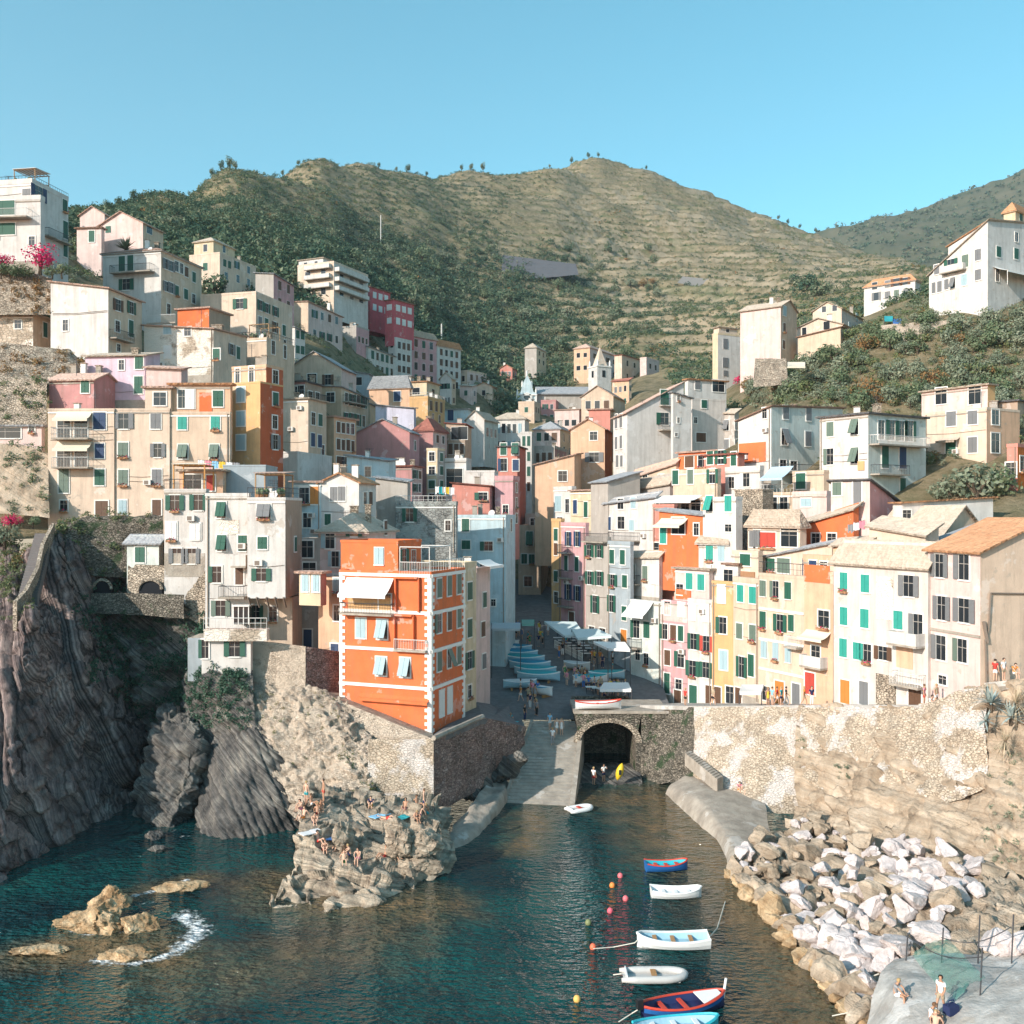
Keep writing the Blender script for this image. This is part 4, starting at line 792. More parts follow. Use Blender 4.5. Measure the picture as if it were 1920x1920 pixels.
def add_window(h, face, s, z, st, w=.95, hh=1.5, plain=False):
 """s = metres along the face from the corner, z = height of the window centre"""
 loc = face['o'] + face['r'] * s; loc = Vector((loc.x, loc.y, z - hh / 2)) - h['base']
 jr = rng.random(); w *= .92 + .16 * rng.random(); hh *= .95 + .1 * rng.random(); w = round(w * 20) / 20; hh = round(hh * 20) / 20
 if st[0] == 'c' and not h['far'] and jr < .14 and len(st) > 1: st = ('h' if jr < .06 else 't' if jr < .10 else 'o') + st[1]
 if st[0] == 'D':
  f = link('door', cached(('f', w, hh), lambda: wmesh_frame(w, hh)), h['root'], loc, face['rz'])
  if st[1] == 'x': link('pane', cached(('p', w, hh), lambda: wmesh_pane(w, hh)), f)
  else:
   def dm():
    mb = MB(); mb.box(-w / 2, w / 2, -.04, .02, 0, hh, SHUT[st[1]]); mb.box(-w / 2 + .1, -.04, -.055, -.041, .15, hh * .45, SHUT[st[1]]); mb.box(.04, w / 2 - .1, -.055, -.041, .15, hh * .45, SHUT[st[1]]); mb.box(-w / 2 + .1, -.04, -.055, -.041, hh * .52, hh - .12, SHUT[st[1]]); mb.box(.04, w / 2 - .1, -.055, -.041, hh * .52, hh - .12, SHUT[st[1]]); return mb.mesh('leaf')
   link('door_leaf', cached(('dl', w, hh, st), dm), f)
  return f
 if h['far']: return link('window', cached(('far', w, hh, st), lambda: wmesh_far(w, hh, st)), h['root'], loc, face['rz'])
 f = link('window', cached((plain, w, hh), lambda: (wmesh_plain if plain else wmesh_frame)(w, hh)), h['root'], loc, face['rz'])
 if st[0] != 'c': link('pane', cached(('p', w, hh), lambda: wmesh_pane(w, hh)), f)
 if st[0] in 'ct' and len(st) > 1:
  tl = .38 if st[0] == 't' else 0
  me = cached(('leaf', w / 2, hh, st[1], tl), lambda: wmesh_leaf(w / 2 - .012, hh, st[1], tl))
  link('shutter', me, f, (-w / 2, 0, 0)); link('shutter', me, f, (.012, 0, 0))
 if jr > .82 and hh < 1.75 and st[0] != 'b':
  def fb():
   mb = MB(); mb.box(-w / 2, w / 2, -.36, -.125, -.26, -.06, ROOF['orange']); q = random.Random(int(w * 100))
   for i in range(26):
    p = Vector((q.uniform(-w / 2, w / 2), q.uniform(-.38, -.12), q.uniform(-.12, .16))); a = Vector((q.uniform(-1, 1), q.uniform(-1, 1), q.uniform(-1, 1))).normalized() * .09; b = a.orthogonal().normalized() * .07; mb.poly([p - a, p - b, p + a, p + b], L_PINK if i % 3 == 0 else L_GREEN)
   return mb.mesh('flower_box')
  link('flower_box', cached(('fb', w), fb), f)
 if st[0] in 'oh' and len(st) > 1:
  me = cached(('leaf', w / 2, hh, st[1], 0), lambda: wmesh_leaf(w / 2 - .012, hh, st[1]))
  link('shutter', me, f, (-w, 0, 0))
  if st[0] == 'o': link('shutter', me, f, (w / 2 + .012, 0, 0))
 return f
HOUSES = {}
def house(label, xs, yt, yb, D, a, wall='cream', roof=('flat',), L=(), Rw=(), wallR=None, ext=5.0, depth=8.0, name='house', key=None, far=None, plain=False, wh=(.95, 1.5), style=None, cat='house', detail=True):
 """xs = (left, corner, right) photo columns; a = degrees the left wing recedes; L / Rw = window rows on the two faces"""
 x0, xc, x1 = xs; C = P(xc, yt, D); ztop = C.z; zvis = CZ + (HY - yb) / F * D; zb = zvis - ext
 ca, sa = math.cos(R(a)), math.sin(R(a)); uL = Vector((-ca, sa, 0)); uR = Vector((sa, ca, 0))
 def run(u, px):
  t = (px - 960) / F; den = u.x - t * u.y
  return (t * C.y - C.x) / den if abs(den) > 1e-6 else depth
 wL = run(uL, x0) if x0 is not None and x0 != xc else depth
 wR = run(uR, x1) if x1 is not None and x1 != xc else depth
 if not (.3 < wL < 60): print('bad L', label, wL); wL = depth
 if not (.3 < wR < 60): print('bad R', label, wR); wR = depth
 C0 = Vector((C.x, C.y, 0)); ctr = C0 + uL * wL / 2 + uR * wR / 2; base = Vector((ctr.x, ctr.y, zb))
 far = (D > 165) if far is None else far
 root = empty(name, base, label, cat)
 h = dict(root=root, base=base, far=far, C=C0, uL=uL, uR=uR, wL=wL, wR=wR, zt=ztop, zb=zb, zv=zvis, a=a, D=D, plain=plain)
 h['L'] = dict(o=C0, r=-uL, rz=-R(a), n=Vector((-sa, -ca, 0)), w=wL, sg=-1); h['R'] = dict(o=C0, r=uR, rz=R(90 - a), n=Vector((ca, -sa, 0)), w=wR, sg=1)
 Q = lambda s, r, z: C0 + uL * s + uR * r + Vector((0, 0, z)) - base
 mw = wallmat(wall); mr_ = wallmat(wallR) if wallR else mw; kind = roof[0]; rh = roof[1] if len(roof) > 1 else 0; rc = ROOF[roof[2]] if len(roof) > 2 else ROOF['beige']
 e = dict(C=0, L=0, R=0, B=0)
 if kind == 'shed': e = dict(zip('CLRB', roof[1]))
 mb = MB(); z = lambda k: ztop + e[k]
 cC, cL, cR, cB = (0, 0), (wL, 0), (0, wR), (wL, wR)
 bot = [Q(*c, zb) for c in (cC, cL, cR, cB)]
 tC, tL, tR, tB = Q(*cC, z('C')), Q(*cL, z('L')), Q(*cR, z('R')), Q(*cB, z('B'))
 apexA = apexB = None
 if kind == 'gableL': apexA, apexB = Q(wL / 2, 0, ztop + rh), Q(wL / 2, wR, ztop + rh)     # gable triangle on the L face, ridge runs along uR
 if kind == 'gableR': apexA, apexB = Q(0, wR / 2, ztop + rh), Q(wL, wR / 2, ztop + rh)     # triangle on the R face
 mb.poly([bot[1], bot[0], tC] + ([apexA] if kind == 'gableL' else []) + [tL], mw)
 mb.poly([bot[0], bot[2], tR] + ([apexA] if kind == 'gableR' else []) + [tC], mr_)
 mb.poly([bot[2], bot[3], tB] + ([apexB] if kind == 'gableL' else []) + [tR], mw)
 mb.poly([bot[3], bot[1], tL] + ([apexB] if kind == 'gableR' else []) + [tB], mr_)
 mb.build('wall', root)
 mb = MB(); o = .35; up = Vector((0, 0, .16))
 def slabq(a1, b1, c1, d1): mb.prism([a1, b1, c1, d1], up, rc)
 if kind == 'flat':
  ph = roof[1] if len(roof) > 1 else .5; t = .25; pm = mw
  mb.prism([Q(.02, .02, ztop - .06), Q(wL - .02, .02, ztop - .06), Q(wL - .02, wR - .02, ztop - .06), Q(.02, wR - .02, ztop - .06)], (0, 0, .05), rc)
  if ph > .05:
   for (s0, s1, r0, r1) in ((-.04, wL + .04, -.04, t), (-.04, wL + .04, wR - t, wR + .04), (-.04, t, t, wR - t), (wL - t, wL + .04, t, wR - t)):
    mb.prism([Q(s0, r0, ztop - .12), Q(s1, r0, ztop - .12), Q(s1, r1, ztop - .12), Q(s0, r1, ztop - .12)], (0, 0, ph), pm)
  mb.build('roof', root)
 elif kind == 'slab':
  mb.prism([Q(-o, -o, ztop), Q(wL + o, -o, ztop), Q(wL + o, wR + o, ztop), Q(-o, wR + o, ztop)], (0, 0, .22), rc); mb.build('roof', root)
 elif kind == 'shed':
  mb.prism([Q(-o, -o, z('C')), Q(wL + o, -o, z('L')), Q(wL + o, wR + o, z('B')), Q(-o, wR + o, z('R'))], up, rc); mb.build('roof', root)
 elif kind == 'gableL':
  k = rh / (wL / 2); zz = ztop - o * k
  slabq(Q(-o, -o, zz), Q(wL / 2, -o, ztop + rh), Q(wL / 2, wR + o, ztop + rh), Q(-o, wR + o, zz)); slabq(Q(wL / 2, -o, ztop + rh), Q(wL + o, -o, zz), Q(wL + o, wR + o, zz), Q(wL / 2, wR + o, ztop + rh)); mb.build('roof', root)
 elif kind == 'gableR':
  k = rh / (wR / 2); zz = ztop - o * k
  slabq(Q(-o, -o, zz), Q(wL + o, -o, zz), Q(wL + o, wR / 2, ztop + rh), Q(-o, wR / 2, ztop + rh)); slabq(Q(-o, wR / 2, ztop + rh), Q(wL + o, wR / 2, ztop + rh), Q(wL + o, wR + o, zz), Q(-o, wR + o, zz)); mb.build('roof', root)
 elif kind == 'hip':
  m_ = min(wL, wR) / 2; A = [Q(-o, -o, ztop), Q(wL + o, -o, ztop), Q(wL + o, wR + o, ztop), Q(-o, wR + o, ztop)]
  if wL >= wR: r1, r2 = Q(m_, wR / 2, ztop + rh), Q(wL - m_, wR / 2, ztop + rh); fs = ((A[0], A[1], r2, r1), (A[1], A[2], r2), (A[2], A[3], r1, r2), (A[3], A[0], r1))
  else: r1, r2 = Q(wL / 2, m_, ztop + rh), Q(wL / 2, wR - m_, ztop + rh); fs = ((A[0], A[1], r1), (A[1], A[2], r2, r1), (A[2], A[3], r2), (A[3], A[0], r1, r2))
  for f in fs: mb.prism(f, up, rc)
  mb.prism([A[0] - up * .3, A[1] - up * .3, A[2] - up * .3, A[3] - up * .3], (0, 0, .05), mw); mb.build('roof', root)
 for fk, rows in (('L', L), ('R', Rw)):
  face = h[fk]
  if rows and rows[0] == 'grid':
   _, nc, nr2, st = rows[:4]; ww, hh = rows[4] if len(rows) > 4 else wh; H = ztop - zvis
   for j in range(nr2):
    for i in range(nc):
     s = (i + .5) / nc * face['w'] * .86 + .07 * face['w']; zz = ztop - H * (j + .5) / nr2 - .1
     sx = st if isinstance(st, str) else rng.choice(st)
     add_window(h, face, s * face['sg'], zz, sx, min(ww, face['w'] / nc * .55), min(hh, H / nr2 * .62), plain)
  else:
   for row in rows:
    py, pxs, st = row[:3]; ww, hh = row[3] if len(row) > 3 else wh; zz = None
    for i, px in enumerate(pxs):
     t = (px - 960) / F; s = (t * C0.y - C0.x) / (face['r'].x - t * face['r'].y); dep = C0.y + s * face['r'].y
     if zz is None: zz = CZ + (HY - py) / F * dep
     add_window(h, face, s, zz, st if isinstance(st, str) else st[i % len(st)], ww, hh, plain)
 if detail: house_detail(h, Q, kind, rh)
 if key: HOUSES[key] = h
 return h
def house_detail(h, Q, kind, rh):
 r = random.Random(hash(round(h['C'].x * 13 + h['C'].y * 7, 2)))
 D = h['D']; zt = h['zt']; root = h['root']; wL, wR = h['wL'], h['wR']
 # eaves moulding and drain pipes
 if D < 150 and kind in ('flat', 'slab', 'hip', 'gableR') and wL > 2.5:
  mb = MB(); fl = h['L']; b = fl['o'] - h['base']; pr = fl['n'] * .09
  z0 = zt - .42; mb.prism([b + Vector((0, 0, z0)), b - fl['r'] * wL + Vector((0, 0, z0)), b - fl['r'] * wL + pr + Vector((0, 0, z0)), b + pr + Vector((0, 0, z0))], (0, 0, .16), M_FRAME if r.random() < .4 else M_CONC); mb.build('cornice', root)
 if D < 140 and wL > 3 and zt - h['zv'] > 5 and r.random() < .45:
  mb = MB(); facebox(h, 'L', -wL + .01, -.01, .0, .035, h['zv'] - 1, h['zv'] + r.uniform(.6, 1.3), M_CONC, mb); mb.build('plinth', root)
 if D < 140 and wL > 3.2 and zt - h['zv'] > 6:
  for _ in range(r.choice([1, 2, 2, 3])):
   s = -r.uniform(.15, .85) * wL; z = r.uniform(h['zv'] + 2.2, zt - 1.2); mb = MB(); k = r.random()
   if k < .45: facebox(h, 'L', s, s + .8, .08, .40, z, z + .55, M_WIRON, mb); facebox(h, 'L', s + .12, s + .55, .40, .42, z + .08, z + .47, M_GUT, mb); mb.build('air_conditioner', root)
   else: f_ = h['L']; b = f_['o'] - h['base'] + f_['n'] * .05; mb.tube([b + f_['r'] * -wL * .96 + Vector((0, 0, z)), b + f_['r'] * (s * .5 - wL * .25) + Vector((0, 0, z - .12)), b + f_['r'] * -.1 + Vector((0, 0, z + .05))], .025, M_GUT, 4); mb.build('wall_cable', root)
 if D < 135 and r.random() < .75 and zt - h['zv'] > 5:
  mb = MB(); fl = h['L']; s = .25 if r.random() < .5 else wL - .25; p = fl['o'] - fl['r'] * s + fl['n'] * .08 - h['base']
  mb.tube([p + Vector((0, 0, zt - .1)), p + Vector((0, 0, h['zv'] + .3))], .06, mat('drain_pipe', (.28, .22, .17), .6, amt=0), 5); mb.build('drainpipe', root)
 if kind == 'flat' and D < 160 and wL > 3.5 and wR > 4 and r.random() < .6:
  roofrail(h, 'LR', 1.0, r.choice([M_IRON, M_WIRON]))
  if r.random() < .6: pergola(h, .4, min(3.6, wL - .4), 1.2, min(4.2, wR - .4), 2.3, None, r.choice([None, M_CANVB, M_CANV, ROOF['pink']]))
  mb = MB()
  for _ in range(r.randint(3, 7)): p = Q(r.uniform(.3, wL - .3), r.uniform(.3, .9), zt); mb.tube([p, p + Vector((0, 0, .4))], [.16, .22], ROOF['orange'], 7); mb.tube([p + Vector((0, 0, .4)), p + Vector((.05, 0, .7)), p + Vector((0, 0, 1.0))], [.2, .34, .05], L_GREEN, 6)
  mb.build('flower_pots', root)['kind'] = 'stuff'
 if wL > 3 and wR > 3:
  n = r.choice([1, 1, 2, 3])
  for _ in range(n):
   s, q = r.uniform(.2, .8) * wL, r.uniform(.25, .8) * wR; hz = zt + (rh if isinstance(rh, (int, float)) else 0) * .4 if kind != 'flat' else zt
   mb = MB(); p = Q(s, q, hz); w = r.uniform(.25, .4); hh = r.uniform(.9, 1.5) + (.6 if kind == 'hip' or kind.startswith('gable') else 0); cm = r.choice([M_FRAME, M_RUBBLE, M_CONC])
   mb.box(p.x - w, p.x + w, p.y - w, p.y + w, p.z - .6, p.z + hh, cm); mb.box(p.x - w - .08, p.x + w + .08, p.y - w - .08, p.y + w + .08, p.z + hh, p.z + hh + .1, ROOF['beige']); mb.build('chimney', root)
  if D < 230 and r.random() < .55:
   mb = MB(); p = Q(r.uniform(.2, .8) * wL, r.uniform(.2, .7) * wR, zt + .1); hh = r.uniform(1.6, 2.8)
   mb.tube([p, p + Vector((0, 0, hh))], .035, M_IRON, 4)
   for k in range(4): mb.tube([p + Vector((-.5 + k * .06, 0, hh - .15 * k)), p + Vector((.5 - k * .06, 0, hh - .15 * k))], .02, M_IRON, 3)
   mb.build('aerial', root)
  if D < 150 and r.random() < .4:
   mb = MB(); p = Q(r.uniform(.15, .5) * wL, .3, zt + .35); d = Vector((-.35, -.8, .4)).normalized(); a = d.orthogonal().normalized(); b = d.cross(a); n_ = 12
   ring = [p + (a * math.cos(6.283 * k / n_) + b * math.sin(6.283 * k / n_)) * .42 + d * .1 for k in range(n_)]
   for k in range(n_): mb.poly([p, ring[k], ring[(k + 1) % n_]], M_WIRON)
   mb.tube([p, p - Vector((0, 0, .9))], .04, M_IRON, 4); mb.build('satellite_dish', root)
def fpt(h, fk, px, py):
 f = h[fk]; t = (px - 960) / F; s = (t * h['C'].y - h['C'].x) / (f['r'].x - t * f['r'].y); dep = h['C'].y + s * f['r'].y
 return s, CZ + (HY - py) / F * dep
def facebox(h, fk, s0, s1, d0, d1, z0, z1, m, mb):
 """box in face coordinates; d = metres out from the wall"""
 f = h[fk]; o = f['o'] - h['base']; r, n = f['r'], f['n']
 q = [o + r * s0 + n * d0, o + r * s1 + n * d0, o + r * s1 + n * d1, o + r * s0 + n * d1]
 mb.prism([p + Vector((0, 0, z0)) for p in q], (0, 0, z1 - z0), m)
def balcony(h, fk, px0, px1, py, out=1.0, rail='iron', rh=1.0, slab=.18, name='balcony'):
 """slab top at row py between the two columns, with a railing"""
 s0, z = fpt(h, fk, px0, py); s1, _ = fpt(h, fk, px1, py); mb = MB(); facebox(h, fk, s0, s1, 0, out, z - slab, z, M_CONC, mb); o = mb.build(name, h['root'])
 mb = MB(); f = h[fk]; b = f['o'] - h['base']; m = M_IRON if rail == 'iron' else M_WIRON
 q = lambda s, d, zz: b + f['r'] * s + f['n'] * d + Vector((0, 0, zz))
 if rail == 'solid':
  mm = wallmat('white'); facebox(h, fk, s0, s1, out - .12, out, z, z + rh, mm, mb); facebox(h, fk, s0, s0 + .12, 0, out - .12, z, z + rh, mm, mb); facebox(h, fk, s1 - .12, s1, 0, out - .12, z, z + rh, mm, mb)
 else:
  e = .05
  mb.tube([q(s0 + e, 0, z + rh), q(s0 + e, out - e, z + rh), q(s1 - e, out - e, z + rh), q(s1 - e, 0, z + rh)], .035, m, 4)
  n = max(3, int((s1 - s0) / .16))
  for i in range(n + 1): s = s0 + e + (s1 - s0 - 2 * e) * i / n; mb.tube([q(s, out - e, z), q(s, out - e, z + rh)], .016, m, 3)
  for d in np.linspace(.1, out - .1, 4): mb.tube([q(s0 + e, d, z), q(s0 + e, d, z + rh)], .016, m, 3); mb.tube([q(s1 - e, d, z), q(s1 - e, d, z + rh)], .016, m, 3)
 mb.build('railing', o); return o
def awning(h, fk, px0, px1, py0, py1, out, m, posts=False, name='awning'):
 """sloping canvas from the wall at row py0 to its front edge at row py1"""
 s0, z0 = fpt(h, fk, px0, py0); s1, _ = fpt(h, fk, px1, py0); _, z1 = fpt(h, fk, px0, py1); f = h[fk]; b = f['o'] - h['base']; mb = MB()
 q = lambda s, d, z: b + f['r'] * s + f['n'] * d + Vector((0, 0, z)); n = 6
 for i in range(n):
  t0, t1 = i / n, (i + 1) / n; sg = lambda t: z0 + (z1 - z0) * t - .15 * math.sin(math.pi * t)
  mb.prism([q(s0, out * t0, sg(t0)), q(s1, out * t0, sg(t0)), q(s1, out * t1, sg(t1)), q(s0, out * t1, sg(t1))], (0, 0, .03), m)
 mb.prism([q(s0, out, z1), q(s1, out, z1), q(s1, out + .02, z1), q(s0, out + .02, z1)], (0, 0, -.25), m)
 if posts:
  for s in (s0 + .1, s1 - .1): mb.tube([q(s, out - .1, z1), q(s, out - .1, z1 - 2.3)], .05, M_FRAME, 5)
 return mb.build(name, h['root'])
def loggia(h, fk, px0, px1, py0, py1, back='brown', rail=True, fm=None):
 """a recessed opening: frame, dark back wall set in a projecting surround and a parapet"""
 s0, z1 = fpt(h, fk, px0, py0); s1, z0 = fpt(h, fk, px1, py1)
 z0 = fpt(h, fk, px0, py1)[1]; mb = MB(); f = h[fk]
 facebox(h, fk, s0, s1, .0, .03, z0, z1, wallmat(back), mb); facebox(h, fk, s0 - .12, s0, 0, .35, z0, z1 + .12, (fm or M_FRAME), mb); facebox(h, fk, s1, s1 + .12, 0, .35, z0, z1 + .12, (fm or M_FRAME), mb); facebox(h, fk, s0, s1, 0, .5, z1, z1 + .15, (fm or M_FRAME), mb)
 if rail: facebox(h, fk, s0, s1, .25, .35, z0, z0 + .9, (fm or M_FRAME), mb)
 return mb.build('loggia', h['root'])
def panel(h, fk, px0, px1, py0, py1, m, out=.05, name='panel'):
 s0, z1 = fpt(h, fk, px0, py0); s1, z0 = fpt(h, fk, px1, py1); z0 = fpt(h, fk, px0, py1)[1]
 mb = MB(); facebox(h, fk, s0, s1, 0, out, z0, z1, m, mb); return mb.build(name, h['root'])
def roofrail(h, fks='LR', hgt=1.0, m=None):
 mb = MB(); m = m or M_WIRON
 for fk in fks:
  f = h[fk]; b = f['o'] - h['base'] + Vector((0, 0, h['zt'])); w = f['w'] * f['sg']; n = max(4, int(abs(w) / .5))
  mb.tube([b + Vector((0, 0, hgt)), b + f['r'] * w + Vector((0, 0, hgt))], .035, m, 4); mb.tube([b + Vector((0, 0, hgt * .55)), b + f['r'] * w + Vector((0, 0, hgt * .55))], .02, m, 3)
  for i in range(n + 1): p = b + f['r'] * (w * i / n); mb.tube([p, p + Vector((0, 0, hgt))], .022, m, 3)
 return mb.build('roof_railing', h['root'])
def pergola(h, s0, s1, r0, r1, hgt=2.4, m=None, cover=None):
 """posts and beams (or a canvas) standing on the roof terrace"""
 m = m or mat('pergola_wood', (.42, .26, .14), .8, amt=.3); Q = lambda s, r, z: h['C'] + h['uL'] * s + h['uR'] * r + Vector((0, 0, h['zt'] + z)) - h['base']; mb = MB()
 for s in (s0, s1):
  for r in (r0, r1): mb.tube([Q(s, r, 0), Q(s, r, hgt)], .07, m, 5)
 for s in np.linspace(s0, s1, 7): mb.tube([Q(s, r0 - .2, hgt), Q(s, r1 + .2, hgt)], .05, m, 4)
 for r in (r0, r1): mb.tube([Q(s0, r, hgt), Q(s1, r, hgt)], .07, m, 4)
 if cover is not None: mb.prism([Q(s0 - .2, r0 - .2, hgt + .08), Q(s1 + .2, r0 - .2, hgt + .08), Q(s1 + .2, r1 + .2, hgt + .3), Q(s0 - .2, r1 + .2, hgt + .3)], (0, 0, .05), cover)
 return mb.build('pergola', h['root'])
M_CANV = mat('white_canvas', (.74, .73, .71), .85, amt=.2, scale=1); M_CANVB = mat('cream_canvas', (.70, .62, .50), .85, amt=.2, scale=1)
M_GUT = mat('gutter', (.20, .16, .13), .6, amt=0)
# ------------------------------------------------------------------ the town, left side (front to back)
h = house('tall orange corner house with white quoins and bands above the bathing rock', (637, 808, 871), 1076, 1383, 86, 21, 'orange', ('flat', .3, 'beige'),
 L=[(1178, [677, 717], 'cb', (1.0, 1.7)), (1248, [715, 760], 'tb', (1.0, 1.7))],
 Rw=[(1102, [823, 842, 860], 'cs', (.85, 1.7)), (1168, [823, 842, 860], ['cs', 'cn', 'cs'], (.85, 1.7)), (1240, [823, 842, 860], 'cs', (.85, 1.7)), (1318, [828, 843], 'Dw', (.9, 2.3))], ext=2, key='orange', detail=False)
def orange_extras(h):
 mb = MB(); m = mat('white_trim', (.80, .78, .74), .8, (.6, .58, .55), 2, .4)
 for fk, (pa, pb) in (('L', (637, 808)), ('R', (808, 871))):
  s0, _ = fpt(h, fk, pa, 1100); s1, _ = fpt(h, fk, pb, 1100); s0, s1 = min(s0, s1), max(s0, s1)
  for py in (1080, 1150, 1222, 1292): _, z = fpt(h, 'L', 808, py); facebox(h, fk, s0, s1, .0, .14, z - .14, z + .14, m, mb)
 mb.build('string_course', h['root'])
 for cs in ((('L', 0, -1), ('R', 0, 1)), (('L', -h['wL'], 1),), (('R', h['wR'], -1),)):
  mb = MB(); k = 0; z = h['zv'] - .5
  while z < h['zt'] - .2:                                # quoin stones, long and short
   for fk, s, d in cs: w = .58 if k % 2 else .30; a, b = sorted((s, s + d * w)); facebox(h, fk, a, b, 0, .07, z, z + .30, m, mb)
   z += .30; k += 1
  mb.build('quoins', h['root'])
 # recessed red loggias on the front and the roof terrace
 fm = wallmat('orange'); loggia(h, 'L', 745, 786, 1084, 1146, 'orange', False, fm); loggia(h, 'L', 743, 776, 1154, 1215, 'orange', False, fm)
 balcony(h, 'L', 742, 802, 1216, .5, 'pale', .9); balcony(h, 'L', 645, 742, 1147, .9, 'iron', .9)
 panel(h, 'L', 653, 735, 1118, 1142, wallmat('ochre'), .05, 'wall_panel'); f = add_window(h, h['L'], fpt(h, 'L', 722, 1131)[0], fpt(h, 'L', 722, 1131)[1], 'p', 1.2, 1.5)
 awning(h, 'L', 650, 738, 1083, 1112, 1.6, M_CANV)
 awning(h, 'L', 675, 805, 1300, 1306, .5, wallmat('orange'), name='shelf')
orange_extras(h)
# its upper stage and roof terrace
h = house('rooftop stage of the orange corner house with a pale framed window and flat roof', (639, 746, 790), 1016, 1083, 88.6, 21, 'orange', ('flat', .25, 'pink'), L=[(1043, [711], 'cb', (1.0, 1.5))], Rw=[(1050, [757, 775], ['cg', 'p'], (.9, 1.9))], ext=.3, detail=False, plain=True)
h = HOUSES['orange']; roofrail(h, 'R', 1.1); balcony(h, 'L', 749, 807, 1077, .12, 'pale', 1.1)
mb = MB()
for (s, r) in ((.3, .3), (3.2, .3), (.3, 4.6), (3.2, 4.6)):
 p = h['C'] + h['uL'] * s + h['uR'] * r + Vector((0, 0, h['zt'])) - h['base']; mb.tube([p, p + Vector((0, 0, 2.3))], .05, M_WIRON, 4)
for a, b in (((.3, .3), (3.2, .3)), ((.3, .3), (.3, 4.6)), ((.3, 4.6), (3.2, 4.6))):
 p = h['C'] + h['uL'] * a[0] + h['uR'] * a[1] + Vector((0, 0, h['zt'] + 2.3)) - h['base']; q = h['C'] + h['uL'] * b[0] + h['uR'] * b[1] + Vector((0, 0, h['zt'] + 2.3)) - h['base']; mb.tube([p, q], .05, M_WIRON, 4)
mb.build('terrace_frame', h['root'])
h = house('narrow yellow house directly behind the orange corner house', (868, 871, 893), 1062, 1330, 96, 21, 'yellow', ('flat', .5), Rw=[(1108, [880], 'cg', (1.1, 1.7)), (1178, [880], 'cg', (1.1, 1.7)), (1238, [880], 'og', (1.1, 1.7)), (1296, [880], 'p', (.8, 1.2))], depth=6)
h = house('slim mauve grey house last in the row behind the orange house', (892, 893, 919), 1072, 1330, 103, 21, 'palepink', ('flat', .5), Rw=[(1125, [908], 'cg'), (1180, [905], 'cn'), (1240, [907], 'ck')], depth=6); awning(h, 'R', 893, 919, 1052, 1062, 1.6, M_CANV)
h = house('cream pink house with pale hipped roof behind the orange house', (597, 688, 742), 1000, 1100, 97, 12, 'palepink', ('hip', 1.9, 'beige'), L=[(1014, [619], 'cb'), (1001, [664], 'cg', (.9, .5)), (1048, [629], 'cb', (.8, 1.5)), (1092, [632], 'cb', (.7, 1.5))], Rw=[(990, [722], 'cn', (.7, 1.4))])
h = house('pale orange house wing with side stair left of the orange corner house', (597, 640, 660), 1085, 1300, 92, 21, 'peach', ('flat', .2), L=[(1098, [632], 'cb', (.7, 1.4)), (1150, [632], 'p', (.6, 1.4)), (1225, [628], 'Du', (.9, 1.9))], detail=False)
h = house('small cream bay with two shutters hung between the white and orange houses', (561, 601, 612), 1076, 1132, 89, 21, 'yellow', ('slab', .2, 'pink'), L=[(1093, [573, 593], 'cb', (.7, 1.5))], wallR='salmon', ext=.2, detail=False)
h = house('dark passage house between the white tower house and the orange house', (563, 600, 612), 1010, 1240, 98, 5, 'grey', ('flat', .2), L=[(1030, [576], 'p', (1.2, 1.6)), (1070, [580], 'p', (1.3, 1.6)), (1200, [577], 'Du', (.9, 1.9))], detail=False)
# white pair of tall houses
h = house('tall white house with curved balcony, left half of the white pair over the terrace', (385, 466, 470), 928, 1180, 92, 2, 'white', ('flat', .3, 'dark'), L=[(957, [415], 'tg', (.8, 1.4)), (1018, [416, 455], ['tg', 'cg'], (.85, 1.5)), (1077, [407], 'hg', (.9, 1.5)), (1076, [449], 'Dn', (.8, 2.0)), (1140, [414], 'cs', (.9, 1.5))], depth=9)
balcony(h, 'L', 438, 466, 1060, .9, 'solid', 1.0); balcony(h, 'L', 418, 466, 1117, 1.4, 'iron', 1.0); panel(h, 'L', 410, 448, 975, 1003, wallmat('peeled'), .03, 'bare_stone')
mb = MB(); facebox(h, 'L', fpt(h, 'L', 448, 1150)[0], fpt(h, 'L', 476, 1150)[0], 0, 1.6, fpt(h, 'L', 448, 1167)[1], fpt(h, 'L', 448, 1134)[1], M_GLASS, mb); s0 = fpt(h, 'L', 448, 1150)[0]; s1 = fpt(h, 'L', 476, 1150)[0]
for s in np.linspace(s0, s1, 4): facebox(h, 'L', s - .04, s + .04, 1.6, 1.66, fpt(h, 'L', 448, 1167)[1], fpt(h, 'L', 448, 1134)[1], M_FRAME, mb)
facebox(h, 'L', s0 - .1, s1 + .1, 0, 1.8, fpt(h, 'L', 448, 1134)[1], fpt(h, 'L', 448, 1134)[1] + .12, M_FRAME, mb); mb.build('conservatory', h['root'])
h = house('tall white house with tan side wall on timber struts, right half of the white pair', (464, 535, 566), 935, 1118, 90, 2, 'white', ('flat', .25, 'beige'), L=[(958, [495], 'tk', (1.2, 1.3)), (1018, [492], 'cg', (.85, 1.1)), (1078, [490], 'cg', (.85, 1.1))], Rw=[(1020, [553], 'cg', (.7, 1.4))], wallR='brown', ext=.2, depth=9)
mb = MB()
for px in (466, 482, 500, 516, 532): s, z = fpt(h, 'L', px, 1120); b = h['L']['o'] + h['L']['r'] * s - h['base']; mb.tube([b + Vector((0, -.1, z)), b + Vector((.0, .9, z - 1.0))], .09, M_GUT, 4)
mb.build('struts', h['root'])
h = house('stained beige ground storey set back under the strutted white house', (466, 548, 566), 1120, 1215, 93, 2, 'sand', ('flat', .05), L=[(1150, [480], 'cg', (.7, 1.6)), (1150, [512], 'p', (.8, 1.4))], detail=False)
